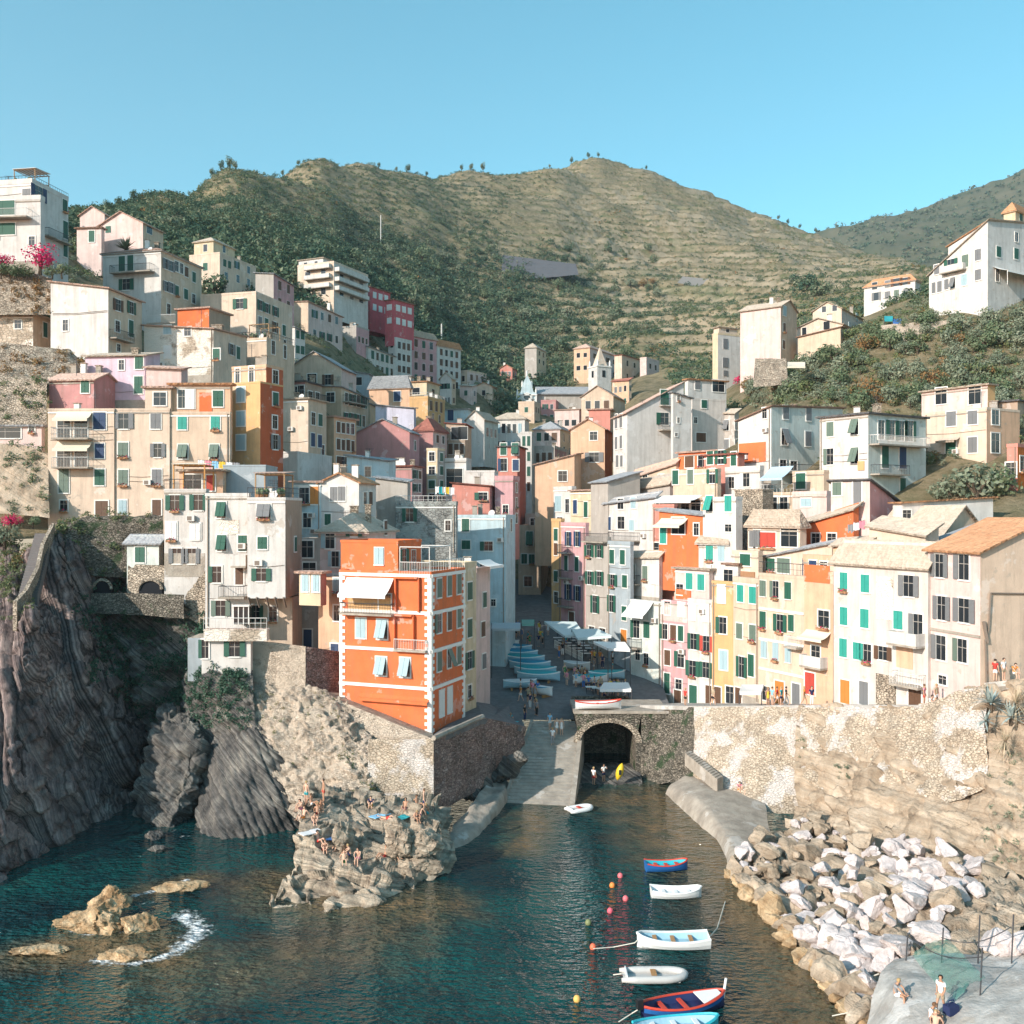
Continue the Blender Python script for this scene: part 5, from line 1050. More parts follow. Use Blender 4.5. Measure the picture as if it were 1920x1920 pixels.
h = house('grey white house with green shutters and flower terrace left of the white pair', (308, 386, 392), 918, 1062, 95, 0, 'cool', ('flat', .2, 'beige'), L=[(942, [328, 372], 'og', (.9, 1.5)), (996, [322, 367], 'cw', (.9, 1.6)), (1043, [332, 360], 'ok', (.8, 1.4))], key='flower')
roofrail(h, 'L', 1.0, M_IRON); pergola(h, .3, 3.3, .6, 3.4, 2.4, mat('orange_pergola', (.60, .30, .10), .8, amt=.3), M_CANVB)
h = house('orange framed roof cabin with plants on the flower terrace', (336, 418, 424), 884, 924, 98.5, 0, 'peach', ('slab', .2, 'beige'), L=[(904, [362], 'p', (1.6, 1.4)), (905, [395], 'Dr', (.8, 1.6))], detail=False, ext=1)
h = house('blue grey box shaped roof storey behind the white pair', (418, 498, 520), 872, 932, 100, 0, 'bluegrey', ('flat', .15, 'grey'), detail=False)
h = house('low white stone basement with green shutters below the white pair', (378, 470, 474), 1196, 1262, 88, 0, 'cool', ('flat', .05, 'beige'), L=[(1216, [440], 'og', (.95, 1.4)), (1216, [385], 'cg', (.6, 1.7))], detail=False, ext=.6)
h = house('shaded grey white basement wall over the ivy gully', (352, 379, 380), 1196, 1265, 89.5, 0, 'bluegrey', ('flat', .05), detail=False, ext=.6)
h = house('flower terrace block with pale balustrade in front of the white pair', (382, 500, 505), 1180, 1200, 87.5, 0, 'peeled', ('flat', .1, 'pink'), detail=False, ext=.1, depth=4); roofrail(h, 'L', 1.0)
h = house('tiny white house with green shutter on the rubble arch wall', (238, 298, 306), 1022, 1058, 96.5, 8, 'mint', ('shed', (.0, .0, .9, .9), 'grey'), L=[(1040, [263], 'cg', (.95, 1.5))], wallR='brown', detail=False)
# long beige row
h = house('left end of the long beige row, with two awning balconies', (90, 214, 216), 768, 982, 105, 0, 'cream', ('flat', .25, 'beige'), L=[(790, [187], 'cu', (1.2, 1.7)), (845, [187], 'cu', (1.0, 1.6)), (895, [187], 'cg', (1.1, 1.7)), (803, [120, 152], 'Dx', (1.3, 2.0)), (858, [120, 152], 'Dx', (1.3, 2.0)), (902, [120], 'cs', (1.1, 2.5)), (948, [120], 'p', (.8, 1.1)), (955, [191], 'Dn', (1.3, 1.9))], depth=9)
for py, pa in ((822, 772), (876, 828)): balcony(h, 'L', 106, 174, py, 1.3, 'pale', 1.0); awning(h, 'L', 108, 173, pa, pa + 15, 1.3, M_CANVB)
h = house('middle of the long beige row with grey shutters, beside the drain pipe', (214, 318, 320), 768, 982, 105.2, 0, 'cream', ('flat', .25, 'beige'), L=[(790, [232, 292], 'ck', (1.1, 1.6)), (843, [231], 'cs', (1.0, 1.5)), (844, [296], 'ok', (.85, 1.5)), (895, [231, 294], ['cs', 'ck'], (1.0, 1.6)), (951, [230], 'cb', (.9, 1.6)), (952, [294], 'Dn', (1.0, 1.7))], depth=9)
h = house('right end of the long beige row with teal shutters', (318, 431, 434), 774, 925, 105.4, 0, 'sand', ('flat', .25, 'beige'), L=[(793, [342, 404], 'ct', (.95, 1.4)), (847, [343, 402], 'ts', (.95, 1.5))], depth=9)
h = house('cream roof storey with orange wall and blue doors above the teal shutters', (320, 432, 436), 722, 775, 107.5, 0, 'peach', ('slab', .2, 'orange'), L=[(748, [342, 357], ['p', 'cw'], (1.0, 2.0)), (748, [409], 'cg', (1.1, 1.7))]); panel(h, 'L', 374, 398, 736, 772, wallmat('orange'), .05)
h = house('low cream roof cabin with awning window on the beige row', (272, 320, 323), 728, 770, 107, 0, 'cream', ('slab', .2, 'pink'), L=[(748, [300], 'p', (1.4, 1.4))], detail=False)
h = house('pale pink wall block under the crumbling white house', (274, 340, 352), 694, 735, 112, 0, 'palepink', ('shed', (0, .2, .6, .8), 'pink'), detail=False)
h = house('lilac pink house with dark green door above the beige row', (160, 272, 300), 668, 770, 114, 6, 'lilac', ('shed', (.0, .0, 1.0, 1.0), 'beige'), L=[(684, [228], 'p', (.6, 1.2)), (680, [261], 'cg', (1.0, 1.5)), (722, [260], 'cg', (1.0, 2.0))])
h = house('dusky pink gabled house with one green shutter at the left of the lilac house', (92, 176, 222), 712, 770, 110, 8, 'rose', ('gableR', 1.0, 'pink'), L=[(725, [160], 'cg', (.9, 1.4))])
h = house('orange tower house with white framed windows and rust red side', (434, 488, 531), 716, 880, 108, 24, 'ochre', ('flat', .2, 'orange'), L=[(740, [452], 'cb', (1.1, 1.6)), (785, [452], 'cb', (1.1, 1.6)), (830, [452], 'cb', (1.1, 1.6))], Rw=[(748, [516], 'cg', (.9, 1.5)), (792, [515], 'p', (.8, 1.4)), (829, [516], 'ck', (.9, 1.6))], wallR='rust', depth=8, detail=False)
h = house('upper stage of the orange tower house with two narrow openings', (435, 499, 531), 686, 760, 110, 24, 'peach', ('flat', .3, 'beige'), L=[(704, [446, 472], 'p', (.6, 1.7))], Rw=[(707, [516], 'p', (.9, 1.5))], wallR='rust')
h = house('bright white roof box with a shaded blue side, centre left', (495, 558, 622), 848, 905, 118, 12, 'white', ('flat', .25, 'grey'), detail=False)
h = house('square stone chimney tower on the roofs behind the white pair', (497, 512, 521), 884, 930, 108, 10, 'peeled', ('flat', .3), L=[(900, [506], 'p', (.5, 1.4))], detail=False)
h = house('white gabled house with orange eaves and a satellite dish over the strutted house', (600, 673, 705), 905, 1012, 106, 14, 'white', ('gableL', 1.0, 'orange'), L=[(926, [626, 641], 'ck', (.8, 1.5)), (974, [615], 'cg', (.7, 1.2))], Rw=[(935, [684], 'p'), (935, [694], 'cn')])
h = house('teal grey house with orange loggia left of the white gable', (548, 602, 610), 905, 1040, 107, 10, 'aqua', ('slab', .3, 'pink'), L=[(975, [576], 'p', (1.0, 1.6)), (928, [590], 'co', (1.0, 2.0)), (930, [572], 'p', (1.2, 1.6))])
h = house('grey stone house with one green shutter behind the orange house', (742, 855, 858), 946, 1040, 113, 4, 'greystone', ('flat', .5, 'grey'), L=[(965, [768], 'cg', (.9, 1.6)), (985, [840], 'p', (.6, 1.2))], key='greyst'); roofrail(h, 'L', 1.0)
h = house('plain grey rendered wall house right of the white gable', (704, 764, 770), 905, 985, 115, 6, 'grey', ('shed', (0, .6, .3, .8), 'grey'), detail=False)
h = house('low aqua roof house with pale canopy in the centre', (650, 728, 742), 866, 905, 121, 8, 'aqua', ('shed', (0, .8, .4, 1.0), 'grey'), L=[(885, [690], 'p', (.7, 1.2))])
h = house('tall pale aqua house with dark shutters beside the shaded lane', (857, 948, 966), 968, 1185, 119, 12, 'aqua', ('flat', .3, 'grey'), L=[(985, [873], 'cg', (.95, 1.5)), (1021, [874], 'cg', (1.0, 1.1)), (1024, [916], 'cg', (1.0, 1.1)), (1060, [905], 'p', (.6, .8)), (1110, [868], 'cu'), (1130, [925], 'p', (.5, .8))], Rw=[(985, [958], 'p')])
# left upper town
h = house('white house with blank front and tan side on the stone terrace, upper left', (95, 203, 266), 542, 690, 123, 12, 'white', ('shed', (0, 1.3, -.2, 1.2), 'pink'), L=[(610, [123], 'p', (.8, 1.4))], Rw=[(572, [221], 'on', (1.1, 1.5)), (577, [246], 'og', (1.0, 1.6)), (616, [245], 'cg', (.9, 2.2)), (612, [220], 'p', (1.0, 1.4)), (652, [222], 'p', (.8, 1.0))], wallR='sand'); balcony(h, 'R', 205, 240, 632, 1.0)
h = house('small crumbling white house with cream roof edge at far left', (-30, 62, 96), 590, 650, 126, 6, 'peeled', ('slab', .3, 'beige'), L=[(608, [34], 'p', (.9, 1.1))], Rw=[(618, [84], 'cg', (.8, 2.0))], wallR='sand')
h = house('small white cottage with orange tiles and railing at the far left', (22, 62, 96), 672, 700, 120, 5, 'white', ('hip', .9, 'orange'), L=[(684, [35], 'p', (.6, .8))], Rw=[(685, [80], 'p', (1.2, .9))]);
h = house('low pinkish shelter with flat grey slab at the left edge', (-60, 78, 84), 800, 832, 107, 2, 'palepink', ('slab', .2, 'grey'), L=[(812, [10], 'p', (3.2, 1.1)), (805, [60], 'p', (.6, .6))], detail=False)
h = house('crumbling white house with stained facade above the lilac house', (270, 400, 462), 612, 720, 128, 12, 'peeled', ('shed', (-.4, .5, .2, .8), 'pink'), L=[(618, [314], 'cb', (1.1, 1.2)), (622, [352], 'p', (1.0, 1.1)), (660, [314], 'cw', (1.0, 1.6)), (664, [406], 'cg', (.0 + .9, 1.4))], Rw=[(655, [434], 'ok'), (662, [446], 'cg', (1.0, 1.7))], wallR='cream')
balcony(h, 'L', 276, 330, 606, .2, 'pale', 1.0)
h = house('vivid orange roof house with brown side under the cream house', (333, 392, 432), 578, 640, 138, 16, 'orange', ('slab', .2, 'pink'), wallR='brown', detail=False)
h = house('cream house with broad cornice and one green shutter, upper left centre', (376, 480, 548), 548, 660, 150, 15, 'cream', ('flat', .3, 'beige'), L=[(570, [450], 'og', (1.1, 1.5))], Rw=[(573, [488, 500, 516], 'og', (1.0, 1.5)), (603, [487, 499, 515, 532], ['ck', 'cg', 'on', 'cg'], (1.0, 1.7)), (632, [490, 506, 534], 'p')])
h = house('tan lower house with two narrow windows over the orange tower', (432, 500, 552), 634, 720, 141, 18, 'sand', ('flat', .25, 'beige'), L=[(655, [452], 'ck', (1.0, 1.6))], Rw=[(652, [512], 'p', (.9, 1.9)), (660, [534], 'p', (.8, 1.9))])
h = house('white villa with green shutters and a long beige side, upper left', (193, 302, 378), 470, 600, 145, 14, 'cool', ('hip', 2.0, 'brown'), L=[(495, [229, 245], 'cg', (1.0, 2.2)), (533, [237], 'og', (1.2, 1.7))], Rw=[(495, [311, 320], 'ck'), (500, [331, 340], 'p'), (510, [349], 'cn'), (520, [363], 'cg'), (537, [312, 321], 'ok'), (545, [331], 'cg'), (552, [348], 'cg'), (560, [363], 'p'), (580, [316], 'p')], wallR='sand'); balcony(h, 'L', 214, 290, 514, 1.2)
h = house('cream gabled house partly in shadow behind the palm, upper left', (186, 268, 306), 418, 480, 170, 14, 'palepink', ('gableL', 2.2, 'pink'), L=[(430, [203], 'cg', (1.0, 1.2))], Rw=[(432, [280], 'p', (1.6, 1.2))], wallR='sand')
h = house('small flat white outhouse with green door below the hilltop', (144, 190, 196), 428, 462, 168, 6, 'palepink', ('slab', .2, 'brown'), L=[(443, [172], 'Dg', (1.0, 2.0))], detail=False)
h = house('pink roofed hillside house just right of the white blocks', (150, 196, 212), 402, 430, 190, 10, 'palepink', ('gableL', 1.6, 'pink'), detail=False)
h = house('tall white block with roof parapet at the top left corner', (-40, 60, 128), 342, 510, 135, 10, 'white', ('flat', .7, 'grey'), L=[(365, [72 - 22], 'ck', (1.2, 1.6))], Rw=[(362, [72], 'cu', (1.6, 2.0)), (385, [121], 'cg', (1.0, 1.8)), (432, [122], 'cg', (1.0, 2.4)), (470, [122], 'cg', (1.0, 1.8))]); balcony(h, 'R', 80, 124, 440, 1.0)
h = house('lower white block with rounded green balconies at the top left edge', (-90, 76, 84), 372, 500, 130, 6, 'white', ('flat', .6, 'grey'), L=[(390, [6], 'cg', (3.4, 1.9)), (430, [6], 'cg', (3.4, 1.5)), (452, [60], 'p', (.8, 1.2))], depth=5); balcony(h, 'L', -40, 60, 412, 1.3, 'pale', 1.0)
h = house('yellowish hillside house with many shutters below the left woods', (355, 412, 480), 474, 545, 200, 20, 'cream', ('flat', .3, 'beige'), L=[(500, [385], 'cg', (1, 1.6))], Rw=[(493, [421, 430], 'cg'), (497, [444], 'og'), (506, [466], 'p'), (517, [424], 'p'), (523, [446], 'p'), (530, [466], 'p')])
h = house('cream stepped upper storeys of the yellowish hillside house', (364, 400, 440), 452, 490, 206, 20, 'yellow', ('hip', 1.5, 'beige'), L=[(465, [385], 'p')], Rw=[(467, [420], 'p')], detail=False)
h = house('grey and pink tall house right of the yellowish hillside house', (479, 513, 551), 514, 610, 190, 18, 'grey', ('shed', (0, .5, -.8, 0), 'grey'), Rw=('grid', 2, 3, ['cn', 'p', 'ck'], (1.0, 1.7)), wallR='pink')
h = house('long pinkish row house with blue laundry beneath the white villa', (545, 578, 642), 566, 640, 212, 26, 'sand', ('shed', (0, .4, -1.2, -.8), 'pink'), Rw=('grid', 4, 2, ['p', 'og', 'cn'], (1.0, 1.7)), wallR='palepink')
h = house('small pink house beside the dark trees under the red villa', (640, 668, 692), 612, 655, 236, 22, 'grey', ('flat', .4, 'grey'), Rw=('grid', 3, 1, ['cn', 'p']), wallR='pink')
h = house('white villa with stacked terraces on the wooded slope', (558, 626, 690), 492, 560, 240, 24, 'cream', ('flat', .5, 'beige'), L=('grid', 2, 2, 'p', (1.4, 1.6)), Rw=('grid', 3, 2, ['p', 'ck'], (1.6, 1.6)), wallR='white')
for py in (508, 526, 543): balcony(h, 'R', 627, 684, py, 1.4, 'solid', .9); balcony(h, 'L', 575, 622, py, 1.2, 'solid', .9)
h = house('white top storey with terrace on the wooded slope villa', (560, 606, 655), 484, 500, 250, 24, 'white', ('slab', .3, 'beige'), L=('grid', 2, 1, 'p'), Rw=('grid', 2, 1, 'p'), detail=False)
h = house('upper red villa block with flat roof on the wooded slope', (672, 694, 732), 538, 585, 262, 30, 'red', ('slab', .3, 'brown'), L=('grid', 1, 2, 'cw', (1.6, 1.6)), Rw=('grid', 3, 2, 'cw', (1.5, 1.6)), far=True, detail=False)
h = house('lower red villa block with flat roof on the wooded slope', (722, 738, 776), 562, 612, 256, 34, 'red', ('slab', .3, 'brown'), L=('grid', 1, 2, 'cw', (1.6, 1.4)), Rw=('grid', 3, 2, 'cw', (1.5, 1.6)), far=True, detail=False)
h = house('blue white narrow house beside the dark pergolas', (543, 553, 572), 614, 668, 182, 28, 'cool', ('shed', (0, .3, -.6, -.2), 'grey'), Rw=[(627, [558, 567], 'cg'), (655, [558, 567], 'cg')])
h = house('pale mint house with grey windows left of the white terrace house', (648, 690, 742), 650, 700, 240, 24, 'mint', ('shed', (0, .4, -.7, 0), 'grey'), Rw=('grid', 5, 2, ['cg', 'p', 'cu'], (1.2, 2.0)), wallR='cool')
h = house('white flat house with dark balconies beside the tall pink house', (728, 742, 772), 634, 700, 256, 34, 'cool', ('flat', .4, 'beige'), Rw=('grid', 3, 3, ['p', 'cn'], (1.2, 1.8)), L=('grid', 1, 3, 'p'), wallR='white')
h = house('tall pink house with rows of dark shutters below the dark woods', (764, 769, 819), 630, 760, 268, 40, 'rose', ('hip', 1.8, 'beige'), Rw=('grid', 3, 6, ['cn', 'p', 'cn', 'cg'], (1.2, 2.0)), wallR='pink')
h = house('tall white house with many small windows right of the tall pink house', (816, 819, 864), 648, 765, 276, 38, 'cool', ('hip', 1.8, 'orange'), Rw=('grid', 4, 6, ['cn', 'p', 'cg', 'cn'], (1.1, 1.9)), wallR='white')
h = house('pinkish cream house at the right end of the tall row', (862, 876, 912), 696, 772, 286, 36, 'sand', ('flat', .5, 'beige'), L=('grid', 1, 3, 'p', (1, 1.6)), Rw=('grid', 3, 4, ['p', 'cn'], (1.1, 1.9)), wallR='palepink')
h = house('tan house with blue grey hipped roof, centre of the shaded slope', (692, 768, 772), 728, 800, 198, 14, 'peach', ('hip', 2.6, 'grey'), L=[(743, [745], 'cu', (1.3, 2.0))], far=False)
h = house('roof cabin with pale blue roof on the tan hipped house', (716, 770, 776), 706, 735, 208, 14, 'cool', ('slab', .2, 'grey'), detail=False)
h = house('ochre house with flower terrace right of the tan hipped house', (768, 802, 834), 746, 800, 194, 20, 'ochre', ('flat', .5, 'pink'), Rw=[(760, [808, 818, 827], 'cn', (1.0, 2.0)), (783, [812, 824], 'p')], key='ochre'); roofrail(h, 'LR', 1.1)
h = house('cream upper house with awning behind the ochre flower terrace', (768, 800, 824), 716, 752, 204, 20, 'yellow', ('slab', .3, 'orange'), L=[(733, [780], 'p', (1.6, 1.4))], Rw=[(736, [812], 'p', (1.2, 1.4))])
h = house('blank lavender wall house in the middle of the shaded slope', (704, 776, 780), 764, 830, 166, 8, 'lav', ('shed', (-.2, .5, 0, .5), 'grey'), detail=False)
h = house('broad blank dusky rose house with shallow gable, centre', (668, 768, 786), 810, 890, 150, 10, 'rose', ('gableL', 2.0, 'grey'), Rw=[(835, [778], 'p')], wallR='pink')
h = house('small pink house with red flower box at the foot of the rose wall', (726, 772, 792), 875, 925, 140, 14, 'rose', ('slab', .3, 'red'), Rw=('grid', 2, 2, ['og', 'cn', 'p'], (1.0, 1.7)), wallR='palepink')
h = house('maroon roofed narrow house on the centre lane', (776, 812, 838), 808, 905, 160, 18, 'rose', ('hip', 2.2, 'red'), Rw=('grid', 2, 4, ['cn', 'p', 'cg'], (1.0, 1.8)), wallR='palepink')
h = house('brown timbered house with terrace over the centre lane', (836, 872, 884), 796, 870, 166, 16, 'brown', ('shed', (0, .3, -.4, 0), 'red'), L=[(812, [855, 868], 'p', (1.6, 2.2)), (842, [845, 856, 866], 'cn', (.8, 1.8))], wallR='tan')
h = house('yellow grey narrow house with dark shutters in the centre lane', (800, 820, 834), 842, 945, 146, 20, 'yellow', ('flat', .3), Rw=('grid', 1, 4, 'cg', (1.0, 1.8)), L=('grid', 1, 4, ['cg', 'p'], (1.0, 1.6)), wallR='grey')
h = house('grey white house with a broad arch in the shaded centre', (834, 874, 884), 862, 930, 148, 10, 'cool', ('flat', .4, 'grey'), L=[(898, [852], 'p', (2.4, 3.2))])
h = house('pale blue flat roofed box above the rose red cluster', (872, 927, 934), 884, 920, 145, 8, 'cool', ('flat', .3, 'grey'), wallR='aqua', detail=False)
h = house('rose red house with one small white window in the centre', (848, 918, 934), 912, 985, 139, 10, 'salmon', ('shed', (0, .5, -.2, .3), 'red'), L=[(930, [906], 'hg', (1.3, 1.1))], wallR='rose')
h = house('bright pink house right of the rose red house', (928, 962, 974), 898, 985, 140, 14, 'pink', ('flat', .6, 'pink'), Rw=('grid', 1, 3, 'p'), L=[(955, [948], 'p', (.8, 1.2))], wallR='rose')
h = house('salmon house with green and navy shutters on the centre lane', (932, 970, 986), 838, 930, 166, 12, 'salmon', ('slab', .3, 'dark'), L=[(842, [944, 966], 'cg', (1.1, 2.0)), (872, [945, 967], 'cu', (1.1, 2.0)), (905, [945, 967], 'cg', (1, 1.8))], wallR='salmon', far=False)
h = house('slim white house with dark shutters next to the salmon house', (976, 997, 1002), 812, 925, 186, 8, 'cool', ('flat', .4, 'grey'), L=('grid', 2, 4, ['cn', 'cu', 'cg'], (1.1, 2.2)))
h = house('white gable house with mint side above the brown timbered house', (874, 908, 934), 786, 830, 204, 22, 'cool', ('gableL', 1.8, 'beige'), Rw=('grid', 3, 1, ['cn', 'p'], (1.1, 1.8)), wallR='mint')
h = house('blue grey house with one dark window left of the white gable house', (832, 878, 884), 768, 820, 212, 12, 'aqua', ('slab', .3, 'grey'), L=[(778, [845], 'cu', (1.4, 2.4))])
h = house('pale yellow and white long house under the church', (925, 984, 992), 786, 850, 214, 12, 'cool', ('hip', 1.6, 'beige'), L=('grid', 5, 2, ['p', 'cn', 'cb'], (1.1, 2.0)))
# receding row left of centre
h = house('cream side house with green shutter behind the orange tower', (530, 578, 612), 748, 870, 135, 16, 'cream', ('slab', .3, 'beige'), Rw=[(785, [587, 600], ['p', 'cg'], (1.1, 1.7)), (825, [586, 599], 'cu', (1.1, 1.8)), (845, [605], 'p')], wallR='sand')
h = house('salmon edged house with narrow dark windows, left centre', (606, 626, 668), 782, 880, 142, 22, 'tan', ('slab', .3, 'pink'), Rw=('grid', 4, 3, ['cn', 'p', 'cn'], (.9, 1.9)), wallR='peach')
h = house('tan house with paired windows behind the salmon edged house', (598, 640, 690), 726, 800, 162, 20, 'tan', ('shed', (0, .4, -1.0, -.4), 'grey'), Rw=('grid', 4, 2, ['cn', 'p', 'og'], (1.0, 1.9)), L=[(745, [620], 'p', (1.6, 1.6))], wallR='sand', far=False); balcony(h, 'R', 642, 680, 752, 1.2)
h = house('long brown grey gabled house with purple roof, left centre', (538, 640, 668), 690, 760, 172, 10, 'sand', ('gableL', 3.0, 'grey'), L=[(710, [585], 'p', (1.6, 1.8)), (712, [615], 'on', (1.0, 1.8))], wallR='palepink', far=False)
h = house('dark house with wooden balconies beside the rust red tower', (528, 572, 604), 716, 765, 150, 16, 'rose', ('slab', .4, 'dark'), L=[(735, [548, 562], 'p', (1.6, 1.8))], Rw=('grid', 2, 1, 'p', (1.3, 1.8)), wallR='brown'); balcony(h, 'L', 532, 572, 748, 1.2); balcony(h, 'R', 573, 600, 748, 1.2)
h = house('grey roofed low house in the shade under the pale mint house', (642, 692, 706), 702, 760, 205, 14, 'bluegrey', ('shed', (0, 1.2, -.4, .8), 'grey'), L=[(715, [670], 'p', (2, 1.6))], detail=False)
h = house('beige house with dark openings beside the tan hipped house', (656, 694, 704), 758, 812, 180, 14, 'tan', ('shed', (0, .6, -.3, .3), 'grey'), L=('grid', 3, 2, ['cn', 'p'], (1.1, 2.0)))
# ------------------------------------------------------------------ the town, right side
# front row over the promenade, right to left
h = house('big beige pink house with orange tiled roof at the right edge', (1740, 1838, 2080), 1036, 1322, 75, 75, 'palepink', ('gableR', 2.5, 'orange'),
 L=[(1060, [1762], 'ok', (1.0, 1.9)), (1064, [1808], 'hk', (1.1, 1.9)), (1140, [1766], 'ok', (1.0, 1.9)), (1144, [1808], 'ok', (1.1, 1.9)), (1215, [1765], 'hk', (1.1, 1.9)), (1220, [1805], 'hs', (1.1, 1.8)), (1275, [1768], 'p', (.9, .7))], wallR='beige', ext=3, detail=False)
mb = MB(); f = h['R']; b = f['o'] - h['base']; q = lambda px, py: b + f['r'] * fpt(h, 'R', px, py)[0] + f['n'] * .1 + Vector((0, 0, fpt(h, 'R', px, py)[1]))
mb.tube([q(1855, 1112), q(1990, 1114)], .07, M_GUT, 5); mb.tube([q(1856, 1112), q(1852, 1180), q(1846, 1200), q(1848, 1290)], .07, M_GUT, 5); mb.tube([q(1843, 1165), q(1850, 1205)], .14, M_GUT, 5); mb.build('drainpipe', h['root'])
mb = MB(); s0 = fpt(h, 'L', 1741, 1178)[0]; z = fpt(h, 'L', 1741, 1178)[1]; facebox(h, 'L', s0, 0, 0, .1, z - .1, z + .1, M_CONC, mb); mb.build('string_course', h['root'])
h = house('wide white house with teal shutters, arch and balcony over the promenade', (1563, 1740, 1760), 1070, 1322, 80.3, 64, 'chalk', ('shed', (.0, .0, 2.2, 2.2), 'beige'),
 L=[(1090, [1583, 1623], 'ct', (.95, 1.6)), (1098, [1704], 'ok', (1.0, 1.8)), (1155, [1583, 1622], 'ct', (.95, 1.6)), (1163, [1685], 'ct', (.9, 1.5)), (1172, [1722], 'ck', (.9, 1.7)), (1215, [1582, 1608], 'ct', (.95, 1.6)), (1224, [1627], 'ht', (.9, 1.6)), (1224, [1656], 'cn', (1.0, 1.2)), (1296, [1585], 'Do', (1.2, 2.2)), (1299, [1620], 'Dk', (1.0, 2.1)), (1305, [1716], 'Dn', (1.3, 1.8))], ext=3, detail=False)
panel(h, 'L', 1643, 1675, 1080, 1160, wallmat('peeled'), .03, 'bare_stone'); panel(h, 'L', 1643, 1680, 1262, 1322, M_RUBBLE, .05, 'stone_arch')
balcony(h, 'L', 1679, 1735, 1203, 1.1, 'solid', 1.0); balcony(h, 'L', 1682, 1737, 1278, 1.0, 'pale', 1.0); panel(h, 'L', 1681, 1712, 1206, 1250, wallmat('peach'), .04, 'wall_panel')
h = house('white roof house with one big teal shutter over the wide white house', (1630, 1735, 1760), 1008, 1075, 87, 64, 'cream', ('shed', (.0, .8, 1.2, 1.8), 'beige'), L=[(1030, [1644], 'ct', (1.9, 1.5)), (1040, [1705], 'p', (.8, .9))], key='tealroof')
h = house('peach roof room with open terrace left of the big teal shutter', (1562, 1630, 1640), 1030, 1075, 92, 64, 'peach', ('shed', (.6, .0, 1.2, .8), 'beige'), L=[(1055, [1578], 'cn', (.9, 1.6))])
h = house('narrow orange house with a red arched door over the promenade', (1508, 1562, 1570), 1078, 1312, 90.3, 64, 'peach', ('flat', .4, 'pink'), L=[(1160, [1545], 'p', (1.4, 1.6)), (1225, [1530], 'p', (1.2, 1.4)), (1281, [1519], 'Dr', (1.3, 2.1))], ext=3, detail=False); awning(h, 'L', 1512, 1558, 1180, 1192, 1.2, M_CANVB); balcony(h, 'L', 1512, 1552, 1245, .9, 'solid')
panel(h, 'L', 1509, 1556, 1058, 1090, wallmat('orange'), .06, 'wall_panel')
h = house('tan house with white string courses and terrace railing over the promenade', (1423, 1508, 1514), 1084, 1322, 94.5, 64, 'beige', ('flat', .3, 'beige'),
 L=[(1103, [1431, 1455, 1478], ['cs', 'hs', 'cg'], (.9, 1.6)), (1162, [1431], 'cg', (.9, 1.7)), (1168, [1463], 'og', (1.0, 1.7)), (1168, [1484], 'cg', (.8, 1.6)), (1217, [1433, 1455, 1478], 'cb', (.85, 1.7)), (1300, [1462], 'Do', (1.4, 2.2)), (1302, [1493], 'Dk', (1.1, 2.1)), (1300, [1437], 'p', (1.2, 1.4))], ext=3, key='tan', plain=True, detail=False); roofrail(h, 'L', 1.3, M_IRON)
mb = MB()
for py in (1140, 1197, 1252): s0, z = fpt(h, 'L', 1424, py); facebox(h, 'L', s0, 0, 0, .1, z - .12, z + .12, M_FRAME, mb)
mb.build('string_course', h['root']); balcony(h, 'L', 1482, 1506, 1210, .9, 'pale')
h = house('sand coloured house with two columns of teal and white shutters', (1375, 1423, 1430), 1092, 1322, 100.5, 64, 'beige', ('flat', .5, 'beige'), L=[(1113, [1389, 1412], 'ct', (1.0, 1.7)), (1183, [1387, 1412], 'cs', (1.0, 1.6)), (1250, [1391], 'og', (.9, 2.2)), (1248, [1409], 'cg', (.9, 2.2)), (1310, [1385], 'Dn', (1.0, 2.1))], ext=3)
h = house('slim orange house with single windows between sand and grey houses', (1335, 1375, 1380), 1094, 1325, 104.3, 50, 'ochre', ('flat', .3, 'beige'), L=[(1113, [1353], 'cw', (1.0, 1.9)), (1173, [1356], 'cg', (1.0, 1.7)), (1238, [1357], 'cb', (1.0, 2.0)), (1308, [1346], 'Dn', (.9, 2.2)), (1303, [1369], 'p', (1.0, 1.8))], ext=3)
h = house('white grey house with red curtained window left of the slim orange house', (1290, 1335, 1342), 1130, 1325, 106.8, 50, 'cool', ('flat', .4, 'beige'), L=[(1148, [1298, 1325], 'cw', (.9, 1.6)), (1203, [1301], 'og', (.9, 1.7)), (1207, [1325], 'or', (.9, 1.7)), (1253, [1299], 'og', (.9, 1.7)), (1256, [1324], 'og', (.9, 1.7)), (1306, [1300], 'Dg', (1.1, 2.4)), (1304, [1329], 'Dn', (.9, 2.2))], ext=3)
h = house('pink house with cream upper storey and green shutters, front row', (1240, 1290, 1296), 1130, 1322, 109.6, 50, 'pink', ('flat', .2, 'beige'), L=[(1140, [1252, 1278], 'cw', (.9, 1.5)), (1184, [1247, 1263, 1277], ['cg', 'cn', 'cg'], (.8, 1.7)), (1232, [1252, 1277], ['cn', 'cg'], (.9, 1.8)), (1282, [1251], 'Dg', (.9, 2.2)), (1283, [1273], 'p', (1.0, 1.1)), (1308, [1271], 'Dn', (1.0, 1.8))], ext=3)
panel(h, 'L', 1241, 1289, 1131, 1163, wallmat('palepink'), .035, 'upper_wall')
h = house('mint white house half in shade at the foot of the front row', (1182, 1240, 1246), 1130, 1322, 113, 50, 'mint', ('flat', .2, 'beige'), L=[(1180, [1194], 'cg', (.9, 2.0)), (1180, [1213], 'cg', (.9, 2.0)), (1227, [1196], 'p', (.7, 1.3)), (1236, [1212], 'p', (.8, 1.3)), (1300, [1191], 'Dk', (1.0, 2.6))], ext=3); awning(h, 'L', 1186, 1226, 1124, 1150, 1.9, M_CANV); balcony(h, 'L', 1184, 1204, 1212, .9)
